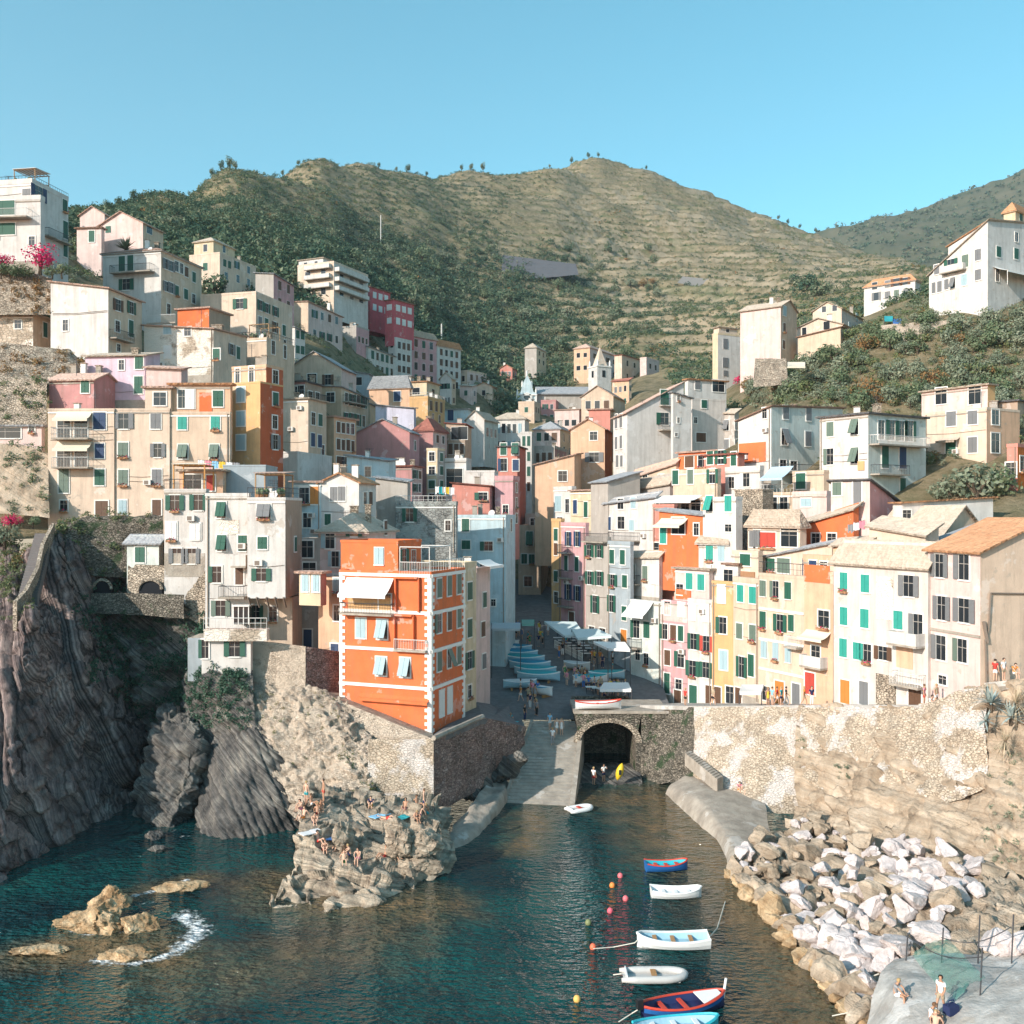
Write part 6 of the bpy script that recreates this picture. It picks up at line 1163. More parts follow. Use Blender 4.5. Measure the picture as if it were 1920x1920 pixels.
# shaded row climbing the lane
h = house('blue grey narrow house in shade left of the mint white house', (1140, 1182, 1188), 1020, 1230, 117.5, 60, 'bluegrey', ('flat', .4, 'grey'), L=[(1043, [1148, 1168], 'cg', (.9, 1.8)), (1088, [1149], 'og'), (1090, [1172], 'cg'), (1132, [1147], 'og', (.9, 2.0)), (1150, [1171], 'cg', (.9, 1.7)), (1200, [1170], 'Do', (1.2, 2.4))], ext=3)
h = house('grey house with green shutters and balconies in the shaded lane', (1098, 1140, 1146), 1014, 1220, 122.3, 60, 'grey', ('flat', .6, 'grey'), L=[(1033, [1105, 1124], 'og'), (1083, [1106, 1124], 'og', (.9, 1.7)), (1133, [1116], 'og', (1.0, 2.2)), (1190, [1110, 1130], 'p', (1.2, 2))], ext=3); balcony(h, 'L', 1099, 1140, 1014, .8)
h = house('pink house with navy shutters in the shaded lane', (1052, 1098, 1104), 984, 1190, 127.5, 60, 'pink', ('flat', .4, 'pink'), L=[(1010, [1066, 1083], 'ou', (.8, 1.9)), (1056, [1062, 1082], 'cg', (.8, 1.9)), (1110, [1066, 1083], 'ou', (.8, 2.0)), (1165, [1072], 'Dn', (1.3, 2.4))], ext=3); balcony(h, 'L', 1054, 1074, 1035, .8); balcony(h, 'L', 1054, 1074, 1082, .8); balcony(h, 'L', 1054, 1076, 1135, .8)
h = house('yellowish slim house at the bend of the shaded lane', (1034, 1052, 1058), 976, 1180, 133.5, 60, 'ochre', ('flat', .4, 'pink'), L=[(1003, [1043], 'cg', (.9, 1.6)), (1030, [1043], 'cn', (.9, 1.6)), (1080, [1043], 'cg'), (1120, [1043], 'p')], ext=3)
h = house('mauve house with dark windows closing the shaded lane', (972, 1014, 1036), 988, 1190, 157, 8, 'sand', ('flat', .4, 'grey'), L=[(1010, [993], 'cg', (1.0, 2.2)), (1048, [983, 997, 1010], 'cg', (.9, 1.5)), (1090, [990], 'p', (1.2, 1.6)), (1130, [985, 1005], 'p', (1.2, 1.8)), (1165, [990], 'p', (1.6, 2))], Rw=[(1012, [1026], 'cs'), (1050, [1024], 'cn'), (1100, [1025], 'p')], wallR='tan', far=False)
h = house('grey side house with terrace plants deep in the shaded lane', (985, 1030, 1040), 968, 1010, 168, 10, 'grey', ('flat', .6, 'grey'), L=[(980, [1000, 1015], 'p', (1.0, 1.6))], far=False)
# behind the lane
h = house('tall peach house with a gabled roof above the shaded lane', (1003, 1077, 1090), 872, 1000, 150, 12, 'peach', ('shed', (1.6, .0, 2.2, .6), 'pink'), L=[(893, [1055], 'p', (1.3, 1.5))], far=False)
h = house('peach gable house with white shuttered windows, right of the lane', (1070, 1134, 1148), 804, 905, 158, 14, 'peach', ('gableL', 1.6, 'pink'), L=[(817, [1113], 'p', (1.3, 1.4)), (857, [1114], 'ok', (1.6, 1.6))], wallR='orange', far=False)
h = house('pink roof cabin on top of the peach gable house', (1104, 1144, 1150), 768, 810, 168, 14, 'salmon', ('slab', .3, 'pink'), wallR='peach', detail=False)
h = house('big white house with long sloping roof on the sunny side', (1150, 1176, 1282), 776, 890, 150, 70, 'white', ('shed', (.0, -.4, 5.4, 5.0), 'pink'), L=[(790, [1156, 1165], 'ck', (.8, 2.2)), (830, [1156, 1165], 'ck', (.8, 2.0)), (865, [1158, 1166], 'ck', (.8, 1.8))], Rw=[(745, [1246], 'cg', (1.3, 2.4)), (785, [1246], 'cg', (1.5, 1.9))], far=False); balcony(h, 'R', 1236, 1262, 760, 1.0); balcony(h, 'R', 1234, 1276, 806, 1.4)
h = house('white stair block with tiny openings right of the big white house', (1258, 1262, 1296), 736, 840, 146, 66, 'white', ('shed', (.0, .0, -.8, -.8), 'grey'), Rw=[(747, [1272], 'p', (.4, .8)), (788, [1272], 'p', (.4, .8)), (815, [1268], 'p', (.4, .5))], detail=False)
h = house('white cube house with one green shutter on the sunny side', (1292, 1298, 1360), 748, 825, 150, 66, 'chalk', ('flat', .3, 'beige'), Rw=[(758, [1320], 'cg', (.9, 1.2)), (788, [1304], 'p', (.6, .9)), (820, [1296 + 14, 1318], 'cn', (1.0, 1.4))], detail=False)
h = house('white upper house with porch and red flowers beside it', (1284, 1290, 1362), 712, 760, 162, 66, 'white', ('slab', .3, 'orange'), Rw=[(722, [1308], 'ck', (1.1, 1.5)), (724, [1347], 'p', (2.6, 1.9))])
h = house('pale yellow tall house with grey shutters under the vineyards', (1336, 1346, 1392), 626, 705, 205, 62, 'yellow', ('flat', .4, 'beige'), Rw=[(645, [1360], 'ck', (1.3, 2.0)), (680, [1360], 'ck', (1.3, 2.0)), (700, [1360], 'ck', (1.2, 1.2))], wallR='white', far=True)
h = house('stair tower with peaked cap on the pale yellow tall house', (1338, 1348, 1382), 614, 630, 209, 62, 'cream', ('slab', .3, 'beige'), Rw=[(620, [1364], 'p', (.8, .7))], detail=False)
h = house('big pinkish cream house with blank sunny wall on the right slope', (1388, 1464, 1494), 574, 705, 178, 38, 'palepink', ('gableR', 1.6, 'beige'), Rw=[(583, [1471], 'cb', (1.4, 1.8)), (614, [1470], 'cn', (1.0, 1.6)), (646, [1469], 'cn', (1.0, 1.6))], wallR='sand', far=False)
h = house('low cream house with wide eaves right of the blank sunny wall', (1490, 1580, 1600), 608, 668, 186, 36, 'cream', ('gableL', 1.6, 'beige'), L=[(610, [1550], 'p', (1.2, 1.6)), (622, [1508], 'p', (.9, 1.6))], Rw=[(612, [1592], 'cb')], wallR='palepink')
h = house('small upper cream house with pink gable behind the wide eaves', (1524, 1578, 1618), 578, 620, 200, 36, 'cream', ('gableL', 1.6, 'beige'), L=[(580, [1545, 1565], 'p', (.9, 1.2))], Rw=[(595, [1606], 'cb', (1.2, 1.6))], wallR='white')
h = house('long cream stone outbuilding half hidden by olive trees', (1496, 1576, 1584), 626, 690, 176, 32, 'sand', ('shed', (1.2, 0, 1.5, .3), 'brown'), detail=False)
h = house('white farmhouse with bright orange roof on the right hillside', (1620, 1716, 1726), 526, 582, 226, 42, 'white', ('hip', 2.0, 'orange'), L=[(536, [1640, 1664, 1681, 1697], ['p', 'ck', 'on', 'on'], (1.3, 1.7)), (556, [1643, 1664, 1681, 1699], ['ok', 'ck', 'cs', 'ck'], (1.2, 1.8))], far=True)
h = house('large white house with grey shutters at the upper right edge', (1742, 1852, 1990), 436, 575, 160, 58, 'white', ('shed', (2.0, -5.0, 4.5, -2), 'beige'), L=[(478, [1834], 'ck', (1.1, 1.8)), (489, [1810], 'cs', (1.2, 2.2)), (500, [1783], 'og', (1.2, 2.4)), (505, [1757], 'ck', (1.1, 1.7)), (515, [1834], 'ck', (1.1, 1.8)), (525, [1808], 'cb', (1.1, 1.8)), (533, [1775, 1787], 'ck', (.8, 1.8)), (540, [1751, 1762], 'ck', (.8, 1.8))], Rw=[(445, [1906], 'p', (1.1, 1.5)), (472, [1872], 'cg', (1.1, 1.8)), (476, [1905], 'cg', (1.1, 1.8)), (515, [1870], 'p', (.9, 2.2))], far=False, key='bigwhite'); balcony(h, 'L', 1768, 1812, 514, 1.0, 'solid'); awning(h, 'R', 1862, 1940, 500, 512, 2.5, M_CANV, True)
h = house('upper white gable storey of the large white house', (1778, 1856, 1990), 428, 475, 172, 58, 'white', ('shed', (1.5, -1.5, 3, 1), 'orange'), detail=False)
h = house('yellowish roof house highest at the right edge', (1882, 1904, 2000), 396, 440, 180, 50, 'yellow', ('hip', 2.0, 'orange'), Rw=[(405, [1914], 'cg', (1.2, 1.8))])
h = house('white house with flat roof and a side tinted green grey as shade, middle right slope', (1384, 1446, 1580), 762, 905, 124, 56, 'white', ('shed', (.0, -1.5, .6, -.9), 'brown'), L=[(775, [1434], 'p', (.8, 1.3))], Rw=[(773, [1473, 1516], 'ck', (1.0, 1.7)), (820, [1471, 1515], 'ck', (1.1, 1.9)), (872, [1468, 1488], 'p', (1.3, 1.2))], wallR='mint', far=False); panel(h, 'L', 1386, 1436, 832, 868, wallmat('orange'), .06, 'orange_blind'); balcony(h, 'R', 1452, 1530, 885, 1.4)  # mint on the right face: greenish shade of a white wall, painted in
h = house('white house with shaded loggia balconies facing right, middle right', (1537, 1628, 1736), 776, 900, 112, 56, 'white', ('slab', .3, 'dark'), L=[(804, [1557, 1603], 'cs', (.95, 1.8)), (856, [1557, 1603], ['cs', 'ts'], (.95, 1.9))], Rw=[(805, [1652, 1672, 1690, 1706], ['p', 'cg', 'og', 'cg'], (1.1, 2.3)), (857, [1659, 1692], ['cg', 'cu'], (1.2, 2.5)), (915, [1692], 'cg', (1.0, 2.2))], wallR='mint', far=False)  # right face is white too; its shade tint is put in as mint
balcony(h, 'R', 1630, 1726, 832, 1.3, 'pale'); balcony(h, 'R', 1632, 1690, 888, 1.2, 'iron'); panel(h, 'L', 1609, 1621, 865, 882, wallmat('ochre'), .12, 'bay_box')
h = house('cream house with grid windows and roofed side doors, right slope', (1734, 1850, 1912), 766, 905, 118, 58, 'cream', ('flat', .3, 'orange'), L=[(786, [1784, 1824], 'ck', (1.3, 1.7)), (835, [1824], 'ck', (1.2, 1.8)), (842, [1783], 'Dg', (1.3, 2.2))], Rw=[(782, [1866], 'p', (1.6, 1.8)), (830, [1866], 'p', (1.6, 2.4))], wallR='peach'); awning(h, 'L', 1765, 1800, 822, 828, 1.2, ROOF['beige'])
h = house('set back cream top storey with big grid windows, right slope', (1728, 1852, 1866), 722, 768, 125, 58, 'palepink', ('slab', .5, 'beige'), L=[(742, [1765], 'p', (1.6, 2.2)), (740, [1828], 'p', (1.8, 2.4))], wallR='ochre')
h = house('brown shaded house behind the arches at the right edge', (1850, 1908, 1990), 752, 880, 126, 50, 'brown', ('slab', .4, 'dark'), detail=False)
h = house('red orange house with balcony at the right edge', (1888, 1908, 1990), 836, 940, 108, 50, 'salmon', ('flat', .4, 'red'), L=[(880, [1896], 'p', (1.2, 1.6))], Rw=[(870, [1916], 'p', (1.0, 1.6))], wallR='deeporange')
h = house('small pale pink house with dark pink sloping side wall', (1558, 1631, 1680), 900, 985, 100, 52, 'palepink', ('shed', (.0, .0, -2.2, -2.2), 'dark'), L=[(917, [1570], 'cs', (1.0, 1.3)), (925, [1608], 'Dk', (1.0, 2.4))], wallR='rose', detail=False)
h = house('long low white house with orange ridge behind the tiled roofs', (1674, 1692, 1862), 944, 1010, 97, 76, 'white', ('shed', (.0, .0, .6, .2), 'orange'), Rw=[(965, [1694 + 6], 'p', (.9, .9))], detail=False)
h = house('wide tiled roof house behind the big teal shutter', (1640, 1760, 1850), 1010, 1060, 92, 60, 'sand', ('gableR', 3.0, 'beige'), detail=False)
h = house('grey roofed house between white wall and orange tiled roof', (1740, 1800, 1900), 1012, 1050, 86, 64, 'sand', ('shed', (.0, -.5, 1.8, 1.4), 'grey'), detail=False)
# middle cluster
h = house('tan house with green shutters and orange loggia, middle right', (1262, 1345, 1352), 882, 960, 121, 52, 'sand', ('flat', .4, 'orange'), L=[(895, [1267, 1295, 1336], ['cg', 'cs', 'og'], (.95, 1.8)), (860, [1300], 'p', (.1, .1))] [:1])
h = house('orange loggia storey with striped blinds above the tan house', (1272, 1345, 1356), 846, 884, 127, 52, 'orange', ('slab', .3, 'pink'), L=[(866, [1293], 'cn', (1.6, 1.5)), (864, [1318], 'p', (1.6, 1.6))])
h = house('pink and orange storey with green doors right of the striped blinds', (1320, 1384, 1396), 852, 905, 124, 52, 'salmon', ('slab', .3, 'red'), L=[(858, [1332, 1352], 'cg', (1.0, 1.8)), (860, [1376], 'cg', (.9, 1.8))])
h = house('plain white house with two teal shutters in the middle of the right cluster', (1318, 1380, 1392), 934, 1010, 108, 54, 'white', ('flat', .3, 'beige'), L=[(945, [1331, 1366], 'ct', (1.0, 1.7)), (990, [1366], 'p', (.9, .8))])
h = house('rubble stone house with cream corner behind the plain white house', (1378, 1430, 1450), 918, 1000, 112, 54, 'stone', ('flat', .2, 'beige'), detail=False)
h = house('house with white railed terrace and blue awning, right cluster', (1380, 1488, 1500), 925, 985, 115, 56, 'sand', ('flat', .3, 'beige'), L=[(945, [1450, 1470], 'p', (1.2, 1.8))], key='blueawn'); roofrail(h, 'L', 1.1); awning(h, 'L', 1446, 1488, 876, 898, 2.0, mat('blue_canvas', (.40, .52, .62), .85, amt=.2), True)
h = house('white house with messy firewood terrace left of the blue awning', (1360, 1425, 1432), 880, 928, 119, 56, 'white', ('flat', .6, 'beige'), L=[(905, [1372], 'p', (.9, 1.4)), (900, [1400], 'cw', (1.1, 1.6))])
h = house('beige house with dark green window behind the small pale pink house', (1486, 1545, 1556), 884, 950, 116, 56, 'sand', ('flat', .3, 'beige'), L=[(902, [1502], 'cg', (1.4, 1.9))])
h = house('pale pink roof terrace house with turquoise sign, right cluster', (1486, 1550, 1560), 925, 985, 108, 56, 'palepink', ('flat', .4, 'pink'), L=[(942, [1512], 'cb', (1.3, .9))])
h = house('orange house with rust roof terrace and grey plaster wall, right cluster', (1236, 1318, 1330), 968, 1030, 112, 52, 'orange', ('shed', (.0, .6, .3, .9), 'grey'), L=[(992, [1306], 'p', (.8, 1.4)), (985, [1272], 'p', (2.0, 2.0)), (1000, [1244], 'ct', (1.0, 2.4))]); awning(h, 'L', 1240, 1290, 972, 985, 1.5, M_CANVB)
h = house('ochre loggia house with long white canopy, right cluster', (1238, 1318, 1326), 938, 975, 118, 52, 'ochre', ('slab', .3, 'beige'), L=[(952, [1265, 1285, 1305], 'p', (1.4, 1.8))]); awning(h, 'L', 1238, 1316, 930, 940, 2.0, M_CANV)
h = house('salmon wall house between grey gables and orange house', (1224, 1264, 1270), 948, 1050, 118, 52, 'salmon', ('flat', .3, 'pink'), L=[(1030, [1235], 'p', (1.6, 1.6))])
h = house('white house with blue and green windows in the half shade', (1134, 1230, 1236), 940, 1050, 123, 58, 'cool', ('shed', (.4, -.4, 1.2, .4), 'grey'), L=[(945, [1164], 'p', (1.2, 1.3)), (943, [1188], 'cb', (1.0, 1.4)), (982, [1142], 'cu', (1.0, 1.7)), (980, [1165], 'p', (1.4, 1.6)), (985, [1185], 'cb', (.9, 1.4)), (1035, [1150], 'cg', (1.0, 1.6))]); balcony(h, 'L', 1150, 1200, 1012, 1.0)
h = house('grey slate roofed long house over the half shade', (1136, 1256, 1262), 918, 965, 130, 60, 'grey', ('shed', (.6, -.6, 2.2, 1.0), 'beige'), L=[(925, [1180], 'p', (1.2, 1.0))])
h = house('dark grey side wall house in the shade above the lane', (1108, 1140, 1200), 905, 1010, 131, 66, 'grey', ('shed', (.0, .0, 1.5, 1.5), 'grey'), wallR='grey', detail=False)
h = house('yellow and white slim house with blue shutters left of the dark grey wall', (1070, 1110, 1118), 920, 1010, 137, 60, 'yellow', ('slab', .3, 'pink'), L=[(950, [1079], 'cu', (.9, 2.0)), (955, [1099], 'cg', (.9, 2.2))])
h = house('white balcony house with blue blind at the top of the shaded lane', (1038, 1072, 1080), 915, 1000, 142, 60, 'cool', ('flat', .4, 'brown'), L=[(945, [1047], 'cb', (1.6, 2.2)), (948, [1064], 'p', (1.0, 2.0)), (980, [1050], 'p', (1.6, 1.6))])
h = house('beige house with stone base under the long sloping roofs', (1184, 1268, 1274), 882, 935, 132, 60, 'sand', ('shed', (.8, -1.0, 1.8, .4), 'pink'), L=[(900, [1210, 1240], 'p', (1.2, 1.2))])
# second row just over the front row
h = house('white house with green shuttered doors and small balcony, second row', (1164, 1236, 1242), 1052, 1140, 116.5, 52, 'white', ('shed', (.3, .0, 1.2, .8), 'beige'), L=[(1072, [1186, 1210], 'cs', (.9, 1.8)), (1078, [1228], 'cw', (1.2, 2.0)), (1110, [1175], 'cg', (.9, 1.6))]); balcony(h, 'L', 1168, 1200, 1092, .9)
h = house('pink white house with teal shutters and orange parapet, second row', (1266, 1330, 1338), 1070, 1140, 110, 52, 'palepink', ('slab', .3, 'beige'), L=[(1090, [1293, 1315], 'ct', (1.0, 1.8)), (1105, [1275], 'p', (1.0, 1.2))]); panel(h, 'L', 1268, 1296, 1104, 1122, wallmat('orange'), .1, 'parapet')
h = house('cream house with orange panel and green shutters under wide eaves', (1264, 1312, 1318), 1032, 1078, 113, 52, 'cream', ('hip', 1.2, 'beige'), L=[(1047, [1282, 1306], ['og', 'co'], (1.0, 1.4))])
h = house('white house with pale tiled pyramid roof and blue window', (1310, 1366, 1376), 1022, 1082, 109, 52, 'white', ('hip', 1.6, 'beige'), L=[(1037, [1331, 1353], ['ct', 'cb'], (1.0, 1.7)), (1068, [1340], 'p', (.9, .9))], wallR='sand')
h = house('sand terrace house with green awning window over the teal shutters', (1372, 1422, 1430), 1040, 1095, 105, 60, 'cream', ('flat', .5, 'beige'), L=[(1050, [1398], 'cg', (1.6, 1.2))], key='sandterr'); panel(h, 'L', 1380, 1416, 1070, 1087, mat('reed_screen', (.36, .20, .11), .9, amt=.5), .1, 'screen')
h = house('house under beige pyramid roof with red screens, above the tan house', (1402, 1500, 1512), 990, 1045, 102, 60, 'cream', ('hip', 1.8, 'beige'), L=[(1010, [1412, 1420], 'ck', (1.0, 1.8)), (1012, [1440], 'cr', (2.2, 1.6)), (1008, [1480], 'p', (2.4, 1.9))])
h = house('orange walled house with long sloping grey roof, above the orange house', (1500, 1600, 1610), 990, 1040, 100, 62, 'orange', ('shed', (1.8, .0, 2.6, .8), 'beige'), L=[(1010, [1530, 1560], 'p', (1.2, 1.2))])
h = house('terrace house with white canopy and bamboo screens over the tan house', (1424, 1560, 1566), 1046, 1090, 97.5, 64, 'cream', ('shed', (1.4, -.6, 1.8, -.2), 'grey'), L=[(1058, [1445], 'cg', (1.4, 1.4)), (1060, [1470], 'cs', (1.8, 1.6)), (1063, [1520], 'ou', (1.2, 1.8))])
h = house('peach roof house with blue laundry right of the pyramid roofs', (1506, 1570, 1580), 1052, 1095, 95.5, 64, 'peach', ('flat', .6, 'orange'), L=[(1066, [1525, 1545], ['cu', 'p'], (1.0, 1.5))])
h = house('dark reed roofed small house between white and pink houses', (1360, 1384, 1390), 1060, 1130, 107, 52, 'cool', ('slab', .3, 'brown'), L=[(1080, [1366], 'p', (1.2, 1.4))], detail=False)
# church and the far houses
def church():
 D = 302; root = empty('church', P(1050, 780, D), 'grey stone church with ornate white facade under the dark hillside', 'church'); B = root.location; mb = MB(); g = wallmat('grey'); z = lambda py: CZ + (HY - py) / F * D
 c0 = P(1008, 0, D).x; c1 = P(1128, 0, D + 6).x
 mb.box(c0 - B.x, c1 - B.x, 2 , 16, z(800) - B.z, z(738) - B.z, g); mb.build('nave', root)
 mb = MB(); mb.prism([Vector((c0 - .5 - B.x, 1.2, z(739) - B.z)), Vector((c1 + .5 - B.x, 1.2, z(739) - B.z)), Vector((c1 + .5 - B.x, 9, z(720) - B.z)), Vector((c0 - .5 - B.x, 9, z(720) - B.z))], (0, 0, .3), ROOF['grey']); mb.prism([Vector((c0 - .5 - B.x, 9, z(720) - B.z)), Vector((c1 + .5 - B.x, 9, z(720) - B.z)), Vector((c1 + .5 - B.x, 16.8, z(739) - B.z)), Vector((c0 - .5 - B.x, 16.8, z(739) - B.z))], (0, 0, .3), ROOF['grey']); mb.build('roof', root)
 mb = MB(); w = wallmat('aqua'); x = lambda px: P(px, 0, D).x - B.x; y0 = 0
 pts = [(969, 790), (1006, 790), (1006, 738), (1000, 735), (996, 718), (993, 712), (988, 704), (984, 712), (980, 720), (976, 736), (969, 742)]
 mb.prism([Vector((x(a), -.5, z(b) - B.z)) for a, b in pts], (0, 1.6, 0), w); mb.box(x(970), x(1005), 1.1, 14, z(800) - B.z, z(742) - B.z, g)
 for a in (969.5, 979, 996.5, 1005): mb.box(x(a) - .25, x(a) + .25, -.9, -.5, z(790) - B.z, z(740) - B.z, M_FRAME)
 for b in (742, 760, 775): mb.box(x(968), x(1007), -1.0, -.55, z(b) - B.z, z(b) - B.z + .4, M_FRAME)
 mb.build('facade', root)
 mb = MB(); n = 20; cx, cz = x(988), z(745) - B.z
 for i in range(n):
  a0, a1 = 6.283 * i / n, 6.283 * (i + 1) / n; mb.prism([Vector((cx + math.cos(a) * r, -.6, cz + math.sin(a) * r)) for a, r in ((a0, 1.0), (a0, 1.4), (a1, 1.4), (a1, 1.0))], (0, -.4, 0), M_FRAME)
 mb.prism([Vector((cx + math.cos(6.283 * i / n) * 1.0, -.56, cz + math.sin(6.283 * i / n) * 1.0)) for i in range(n)], (0, -.05, 0), M_GLASS); mb.build('rose_window', root)
 mb = MB()
 for a, b in ((970, 738), (979, 722), (988, 702), (997, 722), (1005, 736)): mb.tube([Vector((x(a), 0, z(b) - B.z - .6)), Vector((x(a), 0, z(b) - B.z + .6)), Vector((x(a), 0, z(b) - B.z + 1.4))], [.28, .3, .05], M_FRAME, 6)
 mb.build('pinnacles', root)
 mb = MB(); mb.box(x(1020), x(1024), 1.9, 2.0, z(775) - B.z, z(755) - B.z, M_GLASS); mb.build('window', root)
 root2 = empty('bell_tower', P(1128, 745, 300), 'white bell tower with stone spire and corner pinnacles beside the church', 'tower'); B2 = root2.location; D2 = 296; a = R(26); C0 = P(1120, 0, D2); C0.z = 0
 uL, uR = Vector((-math.cos(R(62)), math.sin(R(62)), 0)), Vector((math.sin(R(62)), math.cos(R(62)), 0)); zz = lambda py: CZ + (HY - py) / F * D2; S = 5.0
 mb = MB(); q = lambda s, r, py: C0 + uL * s + uR * r + Vector((0, 0, zz(py))) - B2
 mb.prism([q(0, 0, 790), q(S, 0, 790), q(S, S, 790), q(0, S, 790)], (0, 0, zz(686) - zz(790)), wallmat('white')); mb.build('shaft', root2)
 mb = MB(); mb.prism([q(-.2, -.2, 687), q(S + .2, -.2, 687), q(S + .2, S + .2, 687), q(-.2, S + .2, 687)], (0, 0, .4), M_FRAME)
 mb.build('cornice', root2)
 mb = MB(); top = q(S / 2, S / 2, 646); b = [q(.8, .8, 685), q(S - .8, .8, 685), q(S - .8, S - .8, 685), q(.8, S - .8, 685)]
 for i in range(4): mb.poly([b[i], b[(i + 1) % 4], top], wallmat('cream'))
 mb.build('spire', root2); mb = MB()
 for s, r in ((.3, .3), (S - .3, .3), (S - .3, S - .3), (.3, S - .3)): p = q(s, r, 685); mb.tube([p, p + Vector((0, 0, 1.2)), p + Vector((0, 0, 2.0))], [.3, .3, .04], M_FRAME, 6)
 mb.build('pinnacles', root2); mb = MB()
 p = q(S * .5, -.02, 706); mb.prism([p - uL * .5, p + uL * .5, p + uL * .5 + Vector((0, 0, 2)), p - uL * .5 + Vector((0, 0, 2))], -uR * .1, M_GLASS); p = q(-.02, S * .45, 706); mb.prism([p - uR * .5, p + uR * .5, p + uR * .5 + Vector((0, 0, 2)), p - uR * .5 + Vector((0, 0, 2))], -uL * .1, M_GLASS); mb.build('belfry_opening', root2)
church()
h = house('yellow and grey small house in the dark valley left of the bell tower', (984, 1006, 1024), 652, 682, 345, 20, 'grey', ('hip', 2.0, 'beige'), Rw=('grid', 2, 2, 'p', (1.6, 1.6)), wallR='yellow', detail=False)
h = house('long terracotta terrace house behind the bell tower', (1076, 1106, 1160), 652, 700, 345, 30, 'peach', ('hip', 2.0, 'pink'), Rw=('grid', 4, 2, ['p', 'on'], (1.6, 1.8)), L=('grid', 2, 2, 'p', (1.4, 1.6)), wallR='palepink', detail=False)
h = house('brown pink house with red flat roof right of the bell tower', (1152, 1166, 1212), 666, 715, 335, 34, 'cream', ('slab', .6, 'red'), Rw=('grid', 3, 2, 'p', (1.4, 1.8)), wallR='sand', detail=False)
h = house('mauve grey house last to the right behind the bell tower', (1200, 1212, 1236), 672, 720, 330, 34, 'palepink', ('flat', .6, 'grey'), Rw=('grid', 2, 2, 'p', (1.4, 1.8)), wallR='palepink', detail=False)
h = house('low pink house with terrace chimneys in front of the church', (1040, 1086, 1108), 768, 815, 262, 20, 'palepink', ('slab', .4, 'pink'), L=('grid', 3, 1, 'p', (1.4, 1.6)), wallR='rose')
h = house('grey mauve stepped house at the top of the central lane', (1000, 1050, 1075), 805, 880, 220, 18, 'palepink', ('hip', 2.0, 'grey'), L=('grid', 3, 3, ['cn', 'p', 'cg'], (1.2, 1.8)), Rw=('grid', 2, 3, 'p', (1.2, 1.8)), wallR='sand')
h = house('tan roofed house between bell tower and big white house', (1090, 1150, 1172), 742, 800, 225, 20, 'sand', ('gableL', 2.4, 'pink'), L=('grid', 3, 2, ['p', 'cn'], (1.2, 1.8)), wallR='cream')
h = house('dim house with plants on its terrace over the mauve lane house', (1000, 1040, 1062), 840, 905, 190, 14, 'grey', ('flat', .6, 'pink'), L=('grid', 3, 2, ['cn', 'p', 'cu'], (1.2, 1.8)), Rw=('grid', 2, 2, 'p', (1.2, 1.8)), wallR='rose')
# small houses squeezed into the gaps of the town, wherever bare hillside would show
def infill():
 names = dict(sand='sand coloured', cream='cream', tan='tan', palepink='pale pink', rose='dusky rose', peach='peach', cool='off white', beige='beige', grey='grey', yellow='straw coloured', chalk='chalky white', salmon='salmon')
 rn = dict(beige='pale slab', pink='pinkish tiled', brown='brown tiled', grey='slate grey', red='dark red', orange='orange tiled')
 used = set(); r = random.Random(21); pts = []
 for py in range(1010, 600, -13):
  for px in range(280, 1600, 13):
   ok = (560 < px < 1000 and 700 < py < 1000) or (300 < px < 560 and 600 < py < 900) or (1000 <= px < 1260 and 745 < py < 1000) or (1260 <= px < 1560 and 840 < py < 1010) or (1390 < px < 1560 and 905 < py < 1000)
   if ok: pts.append((px + r.uniform(-5, 5), py + r.uniform(-5, 5)))
 bpy.context.view_layer.update(); dg = bpy.context.evaluated_depsgraph_get(); taken = []
 for px, py in pts:
  if any(abs(px - a) < w and py > t and py < b for a, w, t, b in taken): continue
  d = Vector(((px - 960) / F, 1, (HY - py) / F)).normalized(); hitq = SC.ray_cast(dg, (0, 0, CZ), d)
  if not hitq[0] or hitq[4].name != 'terrain': continue
  D = hitq[1].y + 2; wpx = r.uniform(4.2, 7.5) / D * F; hpx = r.uniform(4.5, 8) / D * F; left = px < 1040; a = r.uniform(10, 26) if left else r.uniform(46, 62)
  for _ in range(60):
   c, ro, kd = r.choice(list(names)), r.choice(['beige', 'pink', 'brown', 'grey', 'beige', 'red', 'orange']), r.choice(['flat', 'hip', 'gableL', 'shed'])
   zone = ('high on the left slope' if py < 720 else 'under the orange tower') if px < 560 else ('in the upper shaded valley' if py < 820 else 'low in the shaded centre') if px < 1000 else ('left of the big white house' if px < 1260 else 'among the sunny right hand roofs')
   k = (c, ro, kd, zone)
   if k not in used: used.add(k); break
  lab = 'small %s infill house with %s %s roof %s' % (names[c], rn[ro], dict(flat='flat', hip='hipped', gableL='gabled', shed='lean to')[kd], zone)
  f = .62 if left else .8; rf = dict(flat=('flat', .5, ro), hip=('hip', r.uniform(1, 1.8), ro), gableL=('gableL', r.uniform(1, 1.7), ro), shed=('shed', (0, r.uniform(.2, .6), .9, 1.2), ro))[kd]
  st = ['p', 'cg', 'cn', 'og', 'ck']; ns = 2 if hpx * D / F > 5.5 else 1
  house(lab, (px - wpx * f, px + wpx * (1 - f) * .3, px + wpx * (1 - f)), py - hpx, py + 4, D, a, c, rf, L=('grid', r.choice([1, 2, 2, 3]), ns, st), Rw=('grid', r.choice([1, 2]), ns, st), ext=4, depth=6, wallR=r.choice([None, None, 'sand', 'palepink']))
  taken.append((px, wpx * .8, py - hpx, py + 8))
 print('infill', len(taken))
infill()
